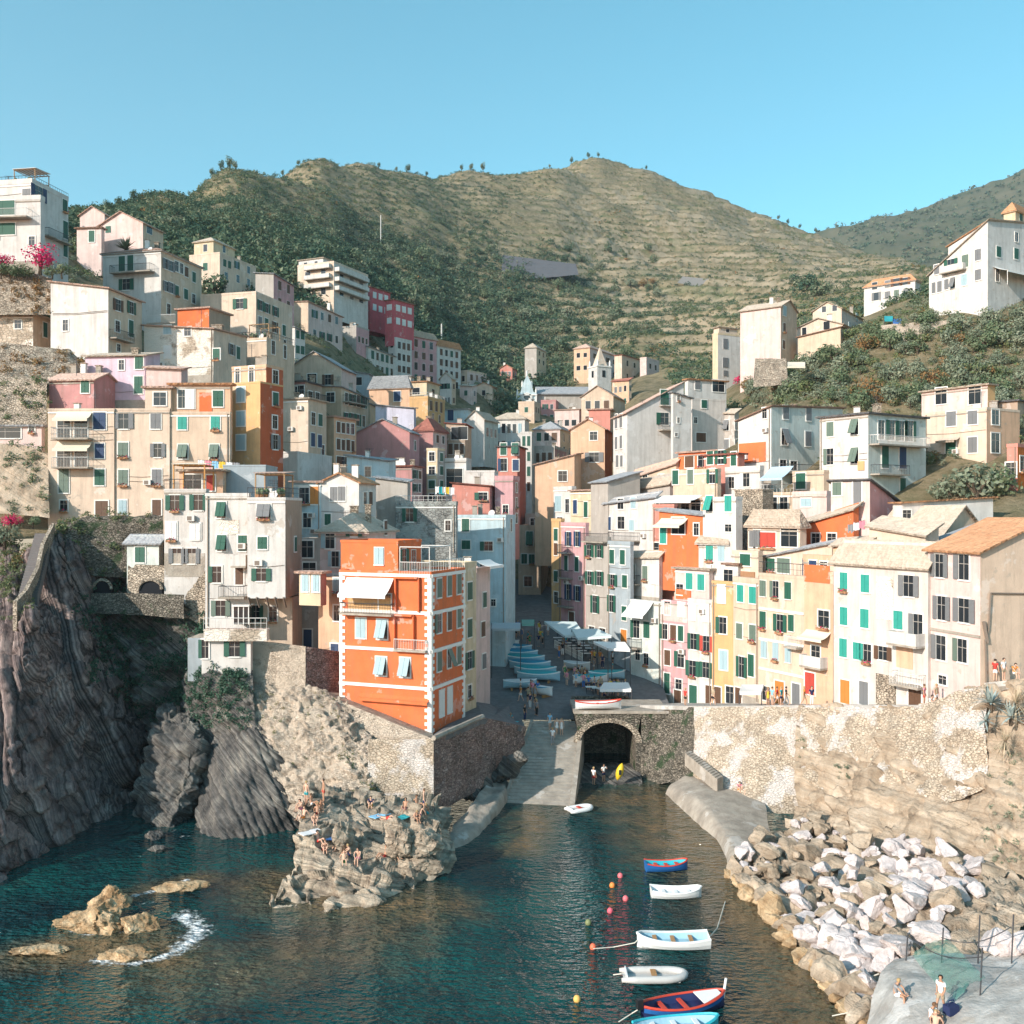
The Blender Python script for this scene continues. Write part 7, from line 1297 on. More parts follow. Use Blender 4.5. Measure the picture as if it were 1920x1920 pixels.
# ------------------------------------------------------------------ trees, bushes, boulders
def hit(px, py, dmin=95):
 """first terrain point seen along a photo ray"""
 D = TD[TD > dmin]; z = tz_at(np.full(len(D), float(px)), D); yy = HY - (z - CZ) / D * F
 k = np.argmax(yy <= py); D0 = D[k] if (yy <= py).any() else D[-1]
 return Vector(((px - 960) / F * D0, D0, float(tz_at(px, D0))))
_cr = {}
def crown_mesh(kind, i):
 k = (kind, i)
 if k not in _cr:
  n, leaf, m, lumps, fl = dict(olive=(520, .085, L_OLIVE, 6, .9), green=(520, .085, L_GREEN, 6, .9), rust=(420, .08, L_RUST, 5, .8), dark=(420, .11, L_WOOD, 6, 1.0), pink=(520, .07, L_PINK, 5, .8), dry=(380, .09, L_DRY, 5, .7))[kind]
  Vq = crown(n, 1, leaf, 100 + i * 7 + len(kind), fl, lumps).reshape(-1, 3); _cr[k] = npmesh('crown', Vq, np.arange(len(Vq)).reshape(-1, 4), [m])
 return _cr[k]
def trunk_mesh():
 if 'trunk' not in _cr:
  mb = MB(); mb.tube([(0, 0, -.25), (.03, .02, .2), (-.02, .03, .45)], [.09, .07, .05], M_BARK, 6)
  for a in range(4): mb.tube([(0, .02, .25), (.22 * math.cos(a * 1.6), .22 * math.sin(a * 1.6), .55), (.36 * math.cos(a * 1.6 + .3), .36 * math.sin(a * 1.6 + .3), .8)], [.05, .035, .015], M_BARK, 5)
  _cr['trunk'] = mb.mesh('trunk')
 return _cr['trunk']
_ti = [0]
def tree(kind, loc, size, label, cat='bush', name='bush', group=None, tall=1.0):
 _ti[0] += 1; t = empty(name, loc, label, cat, group, rng.uniform(0, 6.28))
 c = link('crown', crown_mesh(kind, _ti[0] % 4), t); c.scale = (size, size, size * tall * rng.uniform(.85, 1.1))
 k = link('trunk', trunk_mesh(), t); k.scale = (size, size, size * tall)
 return t
# prominent ones
for kind, px, py, s, lab in (('olive', 1780, 935, 2.6, 'pale olive bush leftmost of the big trio below the cream house'), ('olive', 1830, 945, 3.6, 'largest round olive tree of the trio below the cream house'), ('green', 1872, 930, 2.8, 'green bush rightmost of the trio near the red orange house'),
 ('green', 1372, 780, 2.4, 'dark green tree beside the white cube house'), ('rust', 1366, 792, 1.4, 'brownish shrub at the foot of the dark green tree'), ('olive', 1350, 830, 1.8, 'pale shrub on the bank above the orange loggia'), ('olive', 1362, 815, 1.9, 'taller pale shrub on the bank right of the white cube house'),
 ('pink', 1392, 722, 2.2, 'bright crimson bougainvillea beside the porch'), ('pink', 1378, 715, 1.5, 'smaller crimson bougainvillea leaning on the porch roof'), ('green', 1562, 688, 3.0, 'round green tree in front of the low cream house'), ('olive', 1530, 690, 2.6, 'round olive tree left of the round green tree'), ('green', 1500, 690, 2.2, 'green tree under the stone outbuilding'),
 ('olive', 1462, 678, 2.2, 'olive tree under the blank sunny wall'), ('olive', 1432, 690, 1.8, 'small olive tree at the left under the blank sunny wall'), ('dark', 1512, 545, 6.5, 'dark oak clump on the brown vineyard hill'), ('dark', 1490, 535, 5.0, 'left dark oak of the clump on the brown vineyard hill'), ('dark', 1540, 555, 5.5, 'right dark oak of the clump on the brown vineyard hill'),
 ('green', 1640, 640, 2.4, 'green shrub beside the blue parasol terrace'), ('rust', 1625, 660, 2.4, 'reddish brown bush under the parasol terrace'), ('olive', 1830, 560, 2.6, 'olive shrub in front of the large white house'), ('green', 1780, 555, 1.8, 'green shrub with flowers by the large white house'), ('green', 1905, 530, 3.4, 'green tree at the right edge beside the large white house'),
 ('green', 150, 480, 3.4, 'dark green tree behind the red flowering bush'), ('green', 176, 500, 3.4, 'dark hedge tree left of the white villa'), ('dark', 400, 555, 4.0, 'dark tree between villa and yellowish house'), ('green', 20, 505, 2.2, 'green shrub under the white blocks at the left edge'), ('green', 60, 510, 1.8, 'low green shrub under the red flowering bush'),
 ('dark', 640, 590, 4.5, 'dark tree below the terraced white villa'), ('dark', 605, 570, 4.5, 'dark tree left below the terraced white villa'), ('dark', 700, 625, 4.6, 'dark tree below the red villa'), ('dark', 745, 635, 4.6, 'dark tree right below the lower red villa'), ('dark', 540, 540, 4.6, 'dark tree left of the terraced white villa'), ('olive', 8, 1020, 2.0, 'dry pale bush beside the cliff stair at the left edge')):
 tree(kind, hit(px, py), s, lab, 'bush' if s < 2.5 else 'tree', 'bush' if s < 2.5 else 'tree')
for px in (2, 26, 50, 98, 116): tree('green', P(px, 518, 126), 1.4, 'green hedge bush along the wall top by the red flowering bush', 'hedge', 'hedge', 'hedge bushes by the red flowering bush')
tree('pink', P(75, 506, 126.5), 2.7, 'red flowering bush in front of the white blocks', 'bush'); tree('pink', P(4, 500, 126.5), 1.8, 'pink flowering bush cut by the left edge', 'bush')
tree('pink', P(20, 985, 97), 1.3, 'orange red flower bed beside the cliff stair', 'flowers'); tree('green', P(62, 988, 98), .9, 'small green hedge at the top of the cliff stair', 'hedge')
def spot(px, py):
 p = hit(px, py); return p
r_ = random.Random(5)
for i in range(230):                      # shrubs all over the sunny right slope
 px = r_.uniform(1400, 1960); py = r_.uniform(600, 770) if px > 1560 else r_.uniform(690, 760)
 k = r_.choices(['olive', 'green', 'rust', 'dry'], [6, 3, 1.2, 1.2])[0]; p = hit(px, py)
 if p.y > 185: continue
 tree(k, p, r_.uniform(1.0, 2.6), {'olive': 'pale olive shrub scattered on the sunny slope between the right hand houses', 'green': 'green shrub scattered on the sunny slope between the right hand houses', 'rust': 'rusty brown shrub on the sunny slope between the right hand houses', 'dry': 'dry yellowish shrub on the sunny slope between the right hand houses'}[k], 'bush', 'bush', k + ' shrubs on the sunny right slope')
for i in range(70):                       # single trees of the shaded valley
 px = r_.uniform(600, 1260); py = r_.uniform(470, 690); p = hit(px, py, 290)
 if p.y < 300: continue
 k = r_.choice(['dark', 'dark', 'green', 'olive'] if px < 1180 else ['green', 'olive', 'rust'])
 tree(k, p, r_.uniform(3.0, 5.5), {'dark': 'dark round tree standing out in the shaded valley wood', 'green': 'greener tree standing out on the valley side', 'olive': 'pale olive tree standing out on the valley side', 'rust': 'reddish tree on the vineyard terraces of the valley'}[k], 'tree', 'tree', k + ' trees of the valley', r_.uniform(.9, 1.3))
M_PINE = L_WOOD
def ridge(px):
 D = TD[TD > 240]; z = tz_at(np.full(len(D), float(px)), D); k = np.argmax((z - CZ) / D); return Vector(((px - 960) / F * D[k], D[k], float(z[k])))
for px, s in ((398, 3.2), (415, 3.8), (430, 5.0), (442, 3.5), (765, 5.5), (743, 3), (710, 3.2), (866, 4.5), (884, 4.8), (906, 6.0), (800, 3), (1030, 3), (1072, 5.0), (1103, 5.0), (1122, 4), (1212, 3.5), (1460, 4), (1478, 4.5), (1500, 4), (1530, 4.5), (200, 2.6), (222, 3), (250, 2.8), (530, 3.0), (560, 3.0)):
 p = ridge(px); t = empty('pine_tree', p, 'small pine standing against the sky on the hill crest', 'tree', 'pines along the skyline', rng.uniform(0, 6))
 mb = MB(); mb.tube([(0, 0, -.5), (.1, 0, s * .6), (.1, .1, s * 1.1)], [.16, .13, .05], M_BARK, 5); mb.build('trunk', t)
 c = link('crown', crown_mesh('dark', int(px) % 4), t, (.1, 0, s * .34)); c.scale = (s * .5, s * .5, s * .8)
# palm like dracaena above the villa
def spiky(name, loc, n, ln, m, label, cat, up=.3, seed=0, wid=.06):
 r = random.Random(seed); t = empty(name, loc, label, cat); mb = MB()
 for i in range(n):
  a = r.uniform(0, 6.28); e = r.uniform(up, 1.3); d = Vector((math.cos(a) * math.cos(e), math.sin(a) * math.cos(e), math.sin(e))); L = ln * r.uniform(.7, 1.1); s = d.cross(Vector((0, 0, 1))).normalized() * wid * ln
  pts = [d * L * t_ + Vector((0, 0, -.35 * L * t_ * t_ * (1 - d.z))) for t_ in (0, .3, .65, 1)]; w = (.6, 1, .7, .02)
  for k in range(3): mb.poly([pts[k] - s * w[k], pts[k] + s * w[k], pts[k + 1] + s * w[k + 1], pts[k + 1] - s * w[k + 1]], m)
 mb.build('leaves', t); mb = MB(); mb.tube([(0, 0, -1.2 * ln * .4), (0, 0, .1)], [.1 * ln, .07 * ln], M_BARK, 6); mb.build('trunk', t); return t
M_AGAVE = mat('agave_leaf', (.36, .42, .40), .6, (.22, .28, .25), 4, .6); M_PALM = mat('palm_leaf', (.22, .24, .15), .7, (.12, .14, .08), 4, .6); M_STRAW = mat('dry_straw', (.52, .42, .29), .9, (.36, .28, .18), 5, .7)
spiky('palm_tree', P(235, 468, 150), 70, 2.2, M_PALM, 'spiky palm rising behind the white villa roof', 'palm', .15, 3)
spiky('agave', P(1858, 1318, 72), 44, 1.5, M_AGAVE, 'big blue grey agave on the wall at the right', 'plant', .1, 4, .07); spiky('agave', P(1895, 1345, 70.5), 36, 1.3, M_AGAVE, 'second agave lower down at the right edge', 'plant', -.1, 5, .07); spiky('agave', P(1848, 1352, 71.5), 30, 1.0, M_AGAVE, 'small agave hanging below the big agave', 'plant', -.2, 6, .07)
spiky('dry_grass_clump', P(1905, 1320, 71), 120, 1.5, M_STRAW, 'mass of dry straw hanging beside the agaves', 'plant', -.5, 7, .02); spiky('dry_grass_clump', P(1885, 1390, 70), 90, 1.3, M_STRAW, 'dry straw hanging below the agaves', 'plant', -.9, 8, .02)
# plants on walls
def ivy(pts, V, n, size, m, name, label, seed, leaf=.16):
 r = np.random.RandomState(seed); out = []
 for (px, py, rad, w) in pts:
  X = V.reshape(-1, 3); q = np.stack([X[:, 0] / X[:, 1] * F + 960, HY - (X[:, 2] - CZ) / X[:, 1] * F], -1); d = np.hypot(q[:, 0] - px, q[:, 1] - py); s = X[d < rad]
  if len(s): out.append(s[r.randint(0, len(s), int(n * w))])
 if not out: return
 p = np.concatenate(out); return scatter(name, p, r.uniform(.5, 1.2, len(p)) * size, m, 40, leaf, seed)
ivy([(190, 1150, 50, .8), (230, 1210, 50, 1), (280, 1190, 50, 1.2), (310, 1260, 50, 1.3), (250, 1290, 40, .7), (200, 1260, 40, .4), (330, 1180, 40, 1)], LCV, 70, .8, leaf_mat('ivy_foliage', [(.3, (.015, .055, .035)), (.5, (.045, .11, .07)), (.7, (.11, .18, .12))], .4), 'cove_ivy', '', 70)
ivy([(200, 1180, 60, 1), (330, 1220, 70, 1.4), (400, 1290, 60, 1.3), (300, 1300, 60, .9), (250, 1130, 40, .6), (440, 1330, 40, .9), (400, 1350, 40, .6), (360, 1320, 40, .9), (370, 1170, 40, .6)], GLV, 90, .8, bpy.data.materials['ivy_foliage'], 'gully_ivy', '', 71)
ivy([(360, 1300, 40, 1), (400, 1290, 40, 1.2), (440, 1290, 30, .8), (390, 1340, 40, 1), (440, 1350, 30, .5)], BKV, 60, .6, bpy.data.materials['ivy_foliage'], 'bank_ivy', '', 72)
ivy([(20, 1130, 40, 1), (15, 1080, 40, 1.5), (20, 1030, 40, 1.5), (-40, 1100, 60, 1.2)], LCV, 40, .6, L_DRY, 'cliff_top_scrub', '', 73)
ivy([(1440, 1340, 26, .5), (1385, 1380, 20, .5), (1480, 1400, 30, .4)], RCV, 14, .3, L_GREEN, 'wall_plants', '', 74)
ivy([(1580, 1450, 16, .6), (1620, 1380, 20, .4), (1900, 1560, 60, 1.5), (1890, 1650, 50, 1.4), (1700, 1380, 20, .3), (1880, 1440, 40, .8)], RCV, 24, .38, L_OLIVE, 'cliff_plants', '', 75)
ivy([(560, 1420, 40, .2), (650, 1420, 24, .5), (655, 1500, 22, .6), (690, 1480, 20, .5), (600, 1340, 40, .5), (500, 1340, 40, .6)], SWV, 44, .3, L_DRY, 'wall_weeds', '', 76)
# ------------------------------------------------------------------ breakwater boulders
def boulder_mesh(m, seed):
 bm = bmesh.new(); bmesh.ops.create_icosphere(bm, subdivisions=4, radius=1); v = np.array([tuple(q.co) for q in bm.verts]); r = np.random.RandomState(seed)
 for _ in range(11):
  n = r.randn(3); n /= np.linalg.norm(n); h = r.uniform(.42, .8); d = v @ n; v = v - np.clip(d - h, 0, None)[:, None] * n * .97
 v = v * (1 + .07 * fbm(v * 2.5 + seed, 4, seed)[:, None] + .10 * vor(v * 1.6, seed)[:, None]) * r.uniform(.75, 1.25, 3)
 for q, w in zip(bm.verts, v): q.co = w
 me = bpy.data.meshes.new('boulder'); bm.to_mesh(me); bm.free(); me.materials.append(m); return me
BM = {k: [boulder_mesh(m, s * 10 + i) for i in range(9)] for k, m, s in (('pale', M_BOULD, 3), ('tan', M_ROCK if False else M_RCLIFF, 4), ('wet', M_OCHRE, 5))}
rb = random.Random(3); nb = 0
for iu in range(36):
 for iv in range(11):
  u = (iu + rb.uniform(.1, .9)) / 36; v = (iv + rb.uniform(.1, .9)) / 11
  if nb >= 290 or rb.random() < .10: continue
  if u > .80 and v > .25 and rb.random() < .75: continue
  p = BDV[int(u * 119), int(v * 99)]; s = (.45 + .75 * rb.random() ** 1.8) * (1.1 if iv < 4 else 1.0) * (.85 + .3 * u)
  k = 'wet' if iv == 0 else ('tan' if (iv == 1 or rb.random() < .22) else 'pale')
  if u < .28 and rb.random() < .6 and iv > 0: k = 'tan'
  o = link('boulder', rb.choice(BM[k]), None, (p[0], p[1], max(p[2], -.2) + s * .18 + .25)); o.rotation_euler = (rb.uniform(-.6, .6), rb.uniform(-.6, .6), rb.uniform(0, 6.28)); o.scale = (s * rb.uniform(.85, 1.25), s * rb.uniform(.8, 1.1), s * rb.uniform(.6, .95))
  tag(o, {'pale': 'pale grey boulder in the breakwater heap below the promenade wall', 'tan': 'tan boulder among the pale ones of the breakwater heap', 'wet': 'ochre brown wet boulder at the waterline of the breakwater heap'}[k], 'boulder', k + ' boulders of the breakwater'); nb += 1
for i in range(8):
 o = link('boulder', BM['pale'][i], None, P(1868 + i * 14, 1768 + (i % 2) * 14, 50.5 - i * .3)); o.scale = (1.0, .9, .8); o.rotation_euler = (.3 * i, .2, i); tag(o, 'pale grey boulder in the breakwater heap below the promenade wall', 'boulder', 'pale boulders of the breakwater')
# ------------------------------------------------------------------ people
M_SKIN = [mat('light_skin', (.62, .38, .27), .6, amt=0), mat('tanned_skin', (.45, .25, .16), .6, amt=0)]
M_HAIR = [mat('dark_hair', (.03, .02, .015), .7, amt=0), mat('brown_hair', (.14, .07, .035), .7, amt=0), mat('fair_hair', (.40, .27, .13), .7, amt=0)]
CL = {k: mat(k + '_cloth', c, .9, amt=0) for k, c in dict(white=(.74, .73, .72), red=(.55, .05, .04), blue=(.05, .16, .42), navy=(.02, .03, .09), black=(.02, .02, .022), pink=(.70, .25, .32), teal=(.03, .32, .36), yellow=(.70, .48, .06), green=(.06, .25, .08), grey=(.28, .28, .29), orange=(.70, .25, .05), sky=(.25, .5, .7), khaki=(.36, .29, .2)).items()}
def skin_mesh(name, vs, es, rad, sub=1):
 me = bpy.data.meshes.new('tmp'); me.from_pydata(vs, es, []); o = bpy.data.objects.new('tmp', me); COL.objects.link(o)
 o.modifiers.new('s', 'SKIN'); sv = me.skin_vertices[0].data
 for i, r in enumerate(rad): sv[i].radius = r if isinstance(r, tuple) else (r, r); sv[i].use_root = (i == 0)
 m = o.modifiers.new('b', 'SUBSURF'); m.levels = sub; m.render_levels = sub
 dg = bpy.context.evaluated_depsgraph_get(); out = bpy.data.meshes.new_from_object(o.evaluated_get(dg)); out.name = name
 bpy.data.objects.remove(o); bpy.data.meshes.remove(me)
 out.polygons.foreach_set('use_smooth', [True] * len(out.polygons)); out.materials.clear(); out.materials.append(None); return out
J = ['pel', 'wai', 'che', 'nek', 'hd0', 'hd1', 'hd2'] + [s + k for s in 'LR' for k in ('sho', 'elb', 'wri', 'han', 'hip', 'kne', 'ank', 'toe')]
RAD = dict(pel=(.135, .10), wai=(.115, .085), che=(.15, .105), nek=.055, hd0=.06, hd1=(.085, .10), hd2=(.06, .07), sho=.058, elb=.043, wri=.028, han=.034, hip=.088, kne=.058, ank=.038, toe=.034)
ED = [('pel', 'wai'), ('wai', 'che'), ('che', 'nek'), ('nek', 'hd0'), ('hd0', 'hd1'), ('hd1', 'hd2')] + [(a if a in ('che', 'pel') else s + a, s + b) for s in 'LR' for a, b in (('che', 'sho'), ('sho', 'elb'), ('elb', 'wri'), ('wri', 'han'), ('pel', 'hip'), ('hip', 'kne'), ('kne', 'ank'), ('ank', 'toe'))]
def base_pose():
 p = dict(pel=(0, 0, .93), wai=(0, .0, 1.09), che=(0, 0, 1.30), nek=(0, 0, 1.46), hd0=(0, -.01, 1.53), hd1=(0, -.025, 1.62), hd2=(0, -.015, 1.71))
 for s, x in (('L', -1), ('R', 1)): p.update({s + 'sho': (x * .18, 0, 1.41), s + 'elb': (x * .235, .02, 1.14), s + 'wri': (x * .24, -.06, .91), s + 'han': (x * .235, -.09, .82), s + 'hip': (x * .09, 0, .87), s + 'kne': (x * .10, -.015, .48), s + 'ank': (x * .10, .02, .085), s + 'toe': (x * .115, -.15, .035)})
 return p
def poses():
 A = {'stand': base_pose()}
 w = base_pose(); w.update(Lkne=(-.09, -.17, .50), Lank=(-.09, -.20, .10), Ltoe=(-.1, -.36, .05), Rkne=(.09, .08, .48), Rank=(.09, .30, .16), Rtoe=(.1, .22, .04), Lelb=(-.23, .10, 1.15), Lwri=(-.22, .06, .93), Lhan=(-.22, .02, .85), Relb=(.23, -.06, 1.15), Rwri=(.22, -.22, .98), Rhan=(.21, -.29, .93)); A['walk'] = w
 a = base_pose(); a.update(Relb=(.30, -.15, 1.25), Rwri=(.16, -.30, 1.42), Rhan=(.10, -.31, 1.50), Lelb=(-.27, .05, 1.17), Lwri=(-.16, -.14, 1.05), Lhan=(-.10, -.17, 1.02)); A['reach'] = a
 s = dict(pel=(0, 0, .12), wai=(0, .07, .27), che=(0, .14, .46), nek=(0, .14, .62), hd0=(0, .12, .69), hd1=(0, .09, .77), hd2=(0, .09, .86))
 for c, x in (('L', -1), ('R', 1)): s.update({c + 'sho': (x * .18, .15, .57), c + 'elb': (x * .27, .30, .33), c + 'wri': (x * .26, .40, .10), c + 'han': (x * .26, .42, .03), c + 'hip': (x * .09, -.03, .11), c + 'kne': (x * .13, -.40, .36), c + 'ank': (x * .12, -.66, .06), c + 'toe': (x * .13, -.82, .08)})
 A['sit'] = s
 g = {k: v for k, v in s.items()}; g.update(wai=(0, .03, .28), che=(0, -.02, .48), nek=(0, -.09, .62), hd0=(0, -.12, .68), hd1=(0, -.16, .76), hd2=(0, -.17, .85))
 for c, x in (('L', -1), ('R', 1)): g.update({c + 'sho': (x * .18, -.04, .57), c + 'elb': (x * .22, -.28, .42), c + 'wri': (x * .12, -.46, .34), c + 'han': (x * .05, -.50, .30), c + 'kne': (x * .10, -.36, .44), c + 'ank': (x * .10, -.48, .06), c + 'toe': (x * .11, -.64, .04)})
 A['hug'] = g
 l = dict(pel=(0, 0, .11), wai=(0, .16, .11), che=(0, .37, .13), nek=(0, .53, .13), hd0=(0, .60, .14), hd1=(0, .69, .15), hd2=(0, .78, .16))
 for c, x in (('L', -1), ('R', 1)): l.update({c + 'sho': (x * .19, .48, .11), c + 'elb': (x * .30, .26, .06), c + 'wri': (x * .28, .04, .05), c + 'han': (x * .27, -.05, .04), c + 'hip': (x * .09, -.06, .10), c + 'kne': (x * .12, -.46, .16 if x < 0 else .30), c + 'ank': (x * .12, -.86 if x < 0 else -.74, .06), c + 'toe': (x * .14, -.92 if x < 0 else -.9, .12)})
 A['lie'] = l
 c_ = {k: (v[0], v[1], v[2] + .40) for k, v in g.items()}; c_.update(Lkne=(-.1, -.42, .52), Rkne=(.1, -.42, .52), Lank=(-.1, -.44, .09), Rank=(.1, -.44, .09), Ltoe=(-.11, -.6, .04), Rtoe=(.11, -.6, .04), Lwri=(-.1, -.42, .62), Rwri=(.1, -.42, .62), Lhan=(-.08, -.5, .6), Rhan=(.08, -.5, .6)); A['chair'] = c_
 return A
def lerp3(a, b, t): return tuple(x + (y - x) * t for x, y in zip(a, b))
PM = {}
def build_poses():
 for pn, p in poses().items():
  idx = {k: i for i, k in enumerate(J)}; key = lambda k: k[1:] if k[0] in 'LR' and k[1:] in RAD else k
  body = skin_mesh('body', [p[k] for k in J], [(idx[a], idx[b]) for a, b in ED], [RAD[key(k)] for k in J])
  bm = bmesh.new(); bm.from_mesh(body)               # fingers and nose
  for s, x in (('L', -1), ('R', 1)):
   w, h = Vector(p[s + 'wri']), Vector(p[s + 'han']); d = (h - w).normalized(); sd = d.orthogonal().normalized(); ot = d.cross(sd)
   for f in range(5):
    o = h + d * (.02 if f else -.02) + sd * (.012 * (f - 2.2)); e = o + (d * (.075, .08, .09, .085, .07)[f] if f else (d * .045 + sd * -.05)) + ot * .018; r0 = .009
    vv = [bm.verts.new(o + sd * a + ot * b) for a, b in ((-r0, -r0), (r0, -r0), (r0, r0), (-r0, r0))] + [bm.verts.new(e + sd * a * .7 + ot * b * .7) for a, b in ((-r0, -r0), (r0, -r0), (r0, r0), (-r0, r0))]
    for q in ((0, 1, 5, 4), (1, 2, 6, 5), (2, 3, 7, 6), (3, 0, 4, 7), (4, 5, 6, 7)): bm.faces.new([vv[k] for k in q])
  h1, h0, h2 = Vector(p['hd1']), Vector(p['hd0']), Vector(p['hd2']); up = (h2 - h0).normalized(); fw = Vector((0, -1, 0)) if pn != 'lie' else Vector((0, 0, 1)); fw = (fw - up * fw.dot(up)).normalized(); sd = up.cross(fw)
  n0 = h1 + fw * .085 - up * .02; nv = [bm.verts.new(q) for q in (n0 + sd * .015, n0 - sd * .015, n0 + up * .05, n0 + fw * .028)]
  for q in ((0, 1, 3), (1, 2, 3), (2, 0, 3)): bm.faces.new([nv[k] for k in q])
  bm.to_mesh(body); bm.free()
  T = lambda ks, es, rs, n: skin_mesh(n, ks, es, rs)
  shirt = T([p['wai'], p['che'], lerp3(p['che'], p['nek'], .55), p['pel'], p['Lsho'], lerp3(p['Lsho'], p['Lelb'], .6), p['Rsho'], lerp3(p['Rsho'], p['Relb'], .6)], [(0, 1), (1, 2), (0, 3), (1, 4), (4, 5), (1, 6), (6, 7)], [(.135, .105), (.168, .125), .08, (.15, .115), .075, .068, .075, .068], 'shirt')
  m = .62
  shorts = T([p['pel'], p['Lhip'], lerp3(p['Lhip'], p['Lkne'], m), p['Rhip'], lerp3(p['Rhip'], p['Rkne'], m), lerp3(p['pel'], p['wai'], .5)], [(0, 1), (1, 2), (0, 3), (3, 4), (0, 5)], [(.15, .12), .105, .088, .105, .088, (.13, .105)], 'shorts')
  trousers = T([p['pel'], p['Lhip'], p['Lkne'], lerp3(p['Lkne'], p['Lank'], .9), p['Rhip'], p['Rkne'], lerp3(p['Rkne'], p['Rank'], .9), lerp3(p['pel'], p['wai'], .5)], [(0, 1), (1, 2), (2, 3), (0, 4), (4, 5), (5, 6), (0, 7)], [(.15, .12), .105, .078, .06, .105, .078, .06, (.13, .105)], 'trousers')
  dress = T([p['wai'], p['che'], lerp3(p['che'], p['nek'], .5), p['pel'], lerp3(lerp3(p['Lhip'], p['Lkne'], .7), lerp3(p['Rhip'], p['Rkne'], .7), .5)], [(0, 1), (1, 2), (0, 3), (3, 4)], [(.13, .10), (.162, .12), .09, (.17, .14), (.23, .19)], 'dress')
  hb = bmesh.new(); bmesh.ops.create_uvsphere(hb, u_segments=12, v_segments=8, radius=.112)
  bmesh.ops.delete(hb, geom=[v for v in hb.verts if v.co.z < -.055 or (v.co.y < -.07 and v.co.z < .045)], context='VERTS'); rot = Vector((0, 0, 1)).rotation_difference(up).to_matrix().to_4x4()
  bmesh.ops.transform(hb, matrix=Matrix.Translation(h1 + up * .025 - fw * .012) @ rot, verts=hb.verts); hm = bpy.data.meshes.new('hair'); hb.to_mesh(hm); hb.free(); hm.materials.append(None)
  PM[pn] = dict(body=body, shirt=shirt, shorts=shorts, trousers=trousers, dress=dress, hair=hm)
build_poses()
def omat(o, m):
 o.material_slots[0].link = 'OBJECT'; o.material_slots[0].material = m
def person(loc, pose, rz, wear, label, group=None, skin=None, hair=None, h=1.0):
 """wear: list of (garment, colour)"""
 t = empty('person', loc, label, 'person', group, rz); k = rng.random()
 ob = [link('body', PM[pose]['body'], t), link('hair', PM[pose]['hair'], t)]; omat(ob[0], skin or M_SKIN[int(k * 2)]); omat(ob[1], hair or M_HAIR[int(k * 30) % 3])
 for g, c in wear: o = link(g, PM[pose][g], t); omat(o, CL[c]); ob.append(o)
 for o in ob: o.scale = (h, h, h)
 return t
def on_surf(V, px, py):
 X = V.reshape(-1, 3); qx, qy = X[:, 0] / X[:, 1] * F + 960, HY - (X[:, 2] - CZ) / X[:, 1] * F; d = np.hypot(qx - px, qy - py); c = np.where(d < d.min() + 6)[0]; return Vector(X[c[np.argmin(X[c, 1])]])
B = [(577, 1500, 'stand', 2.6, [('shorts', 'teal')], 'bather standing with back turned at the top left of the bathing rock'), (600, 1512, 'hug', .4, [('shorts', 'white')], 'bather sitting hunched behind the standing bather'), (571, 1528, 'sit', -.5, [('shorts', 'orange')], 'bather in orange sitting at the left edge of the rock'), (585, 1540, 'hug', .3, [('shorts', 'navy')], 'bather in dark trunks sitting below the orange one'),
     (603, 1578, 'sit', .9, [('shorts', 'red')], 'tanned bather leaning back halfway down the rock, alone'), (652, 1588, 'hug', -.4, [('shorts', 'blue')], 'bather in blue trunks sitting in the middle of the rock'), (648, 1612, 'sit', .2, [('shorts', 'green')], 'bather in green sitting low in the middle of the rock'), (671, 1615, 'chair', -.2, [('shorts', 'pink')], 'bather in pink on the block right of the green one'),
     (722, 1600, 'sit', -.9, [('shorts', 'red')], 'left of the two bathers on the smooth grey boulder'), (742, 1600, 'sit', .7, [('shorts', 'navy')], 'right of the two bathers on the smooth grey boulder'), (727, 1530, 'lie', 1.2, [('shorts', 'red')], 'bather lying on a towel under the bastion wall'), (772, 1530, 'hug', .5, [('shorts', 'black')], 'bather in black sitting right of the lying one'), (790, 1526, 'sit', -.6, [('shorts', 'pink')], 'bather in pink at the right end under the bastion wall'), (800, 1518, 'stand', 1.5, [('shorts', 'navy')], 'bather standing at the right end under the bastion wall'), (697, 1506, 'hug', 0, [('shirt', 'navy'), ('shorts', 'yellow')], 'person with yellow and navy clothes against the wall foot'), (590, 1508, 'sit', 1.0, [('shorts', 'white')], 'pale bather sitting beside the hunched one at the top left')]
for px, py, po, rz, we, lab in B:
 q = on_surf(BRV, px, py); person(q + Vector((0, 0, -.03)), po, rz, we, lab, None, M_SKIN[rng.randint(0, 1)])
for px, py, po in ((566, 1512, 'hug'), (608, 1500, 'stand'), (596, 1522, 'sit'), (660, 1600, 'hug'), (735, 1588, 'lie'), (782, 1518, 'sit'), (808, 1526, 'hug'), (764, 1520, 'sit'), (640, 1586, 'sit'), (612, 1590, 'hug')):
 q = on_surf(BRV, px, py); person(q, po, rng.uniform(-1.5, 1.5), [('shorts', rng.choice(['navy', 'red', 'teal', 'black', 'pink', 'white']))], 'sunbather in swimwear among the others crowding the bathing rock', 'sunbathers crowding the bathing rock')
for px, py, c, lab in ((582, 1556, 'white', 'white towel spread on the rock below the bathers'), (625, 1570, 'blue', 'blue towel on the rock beside the leaning bather'), (712, 1524, 'sky', 'pale blue towel at the wall foot'), (760, 1536, 'teal', 'teal towel under the bathers at the wall foot')):
 q = on_surf(BRV, px, py); mb = MB(); n = 5
 for i in range(n): mb.box(-.4, .4, -.8 + 1.6 * i / n, -.8 + 1.6 * (i + 1) / n, .02 * math.sin(i * 2), .05 + .02 * math.sin(i * 2), CL[c])
 tag(mb.build('towel', None, q + Vector((0, 0, .03)), rng.uniform(0, 3)), lab, 'towel')
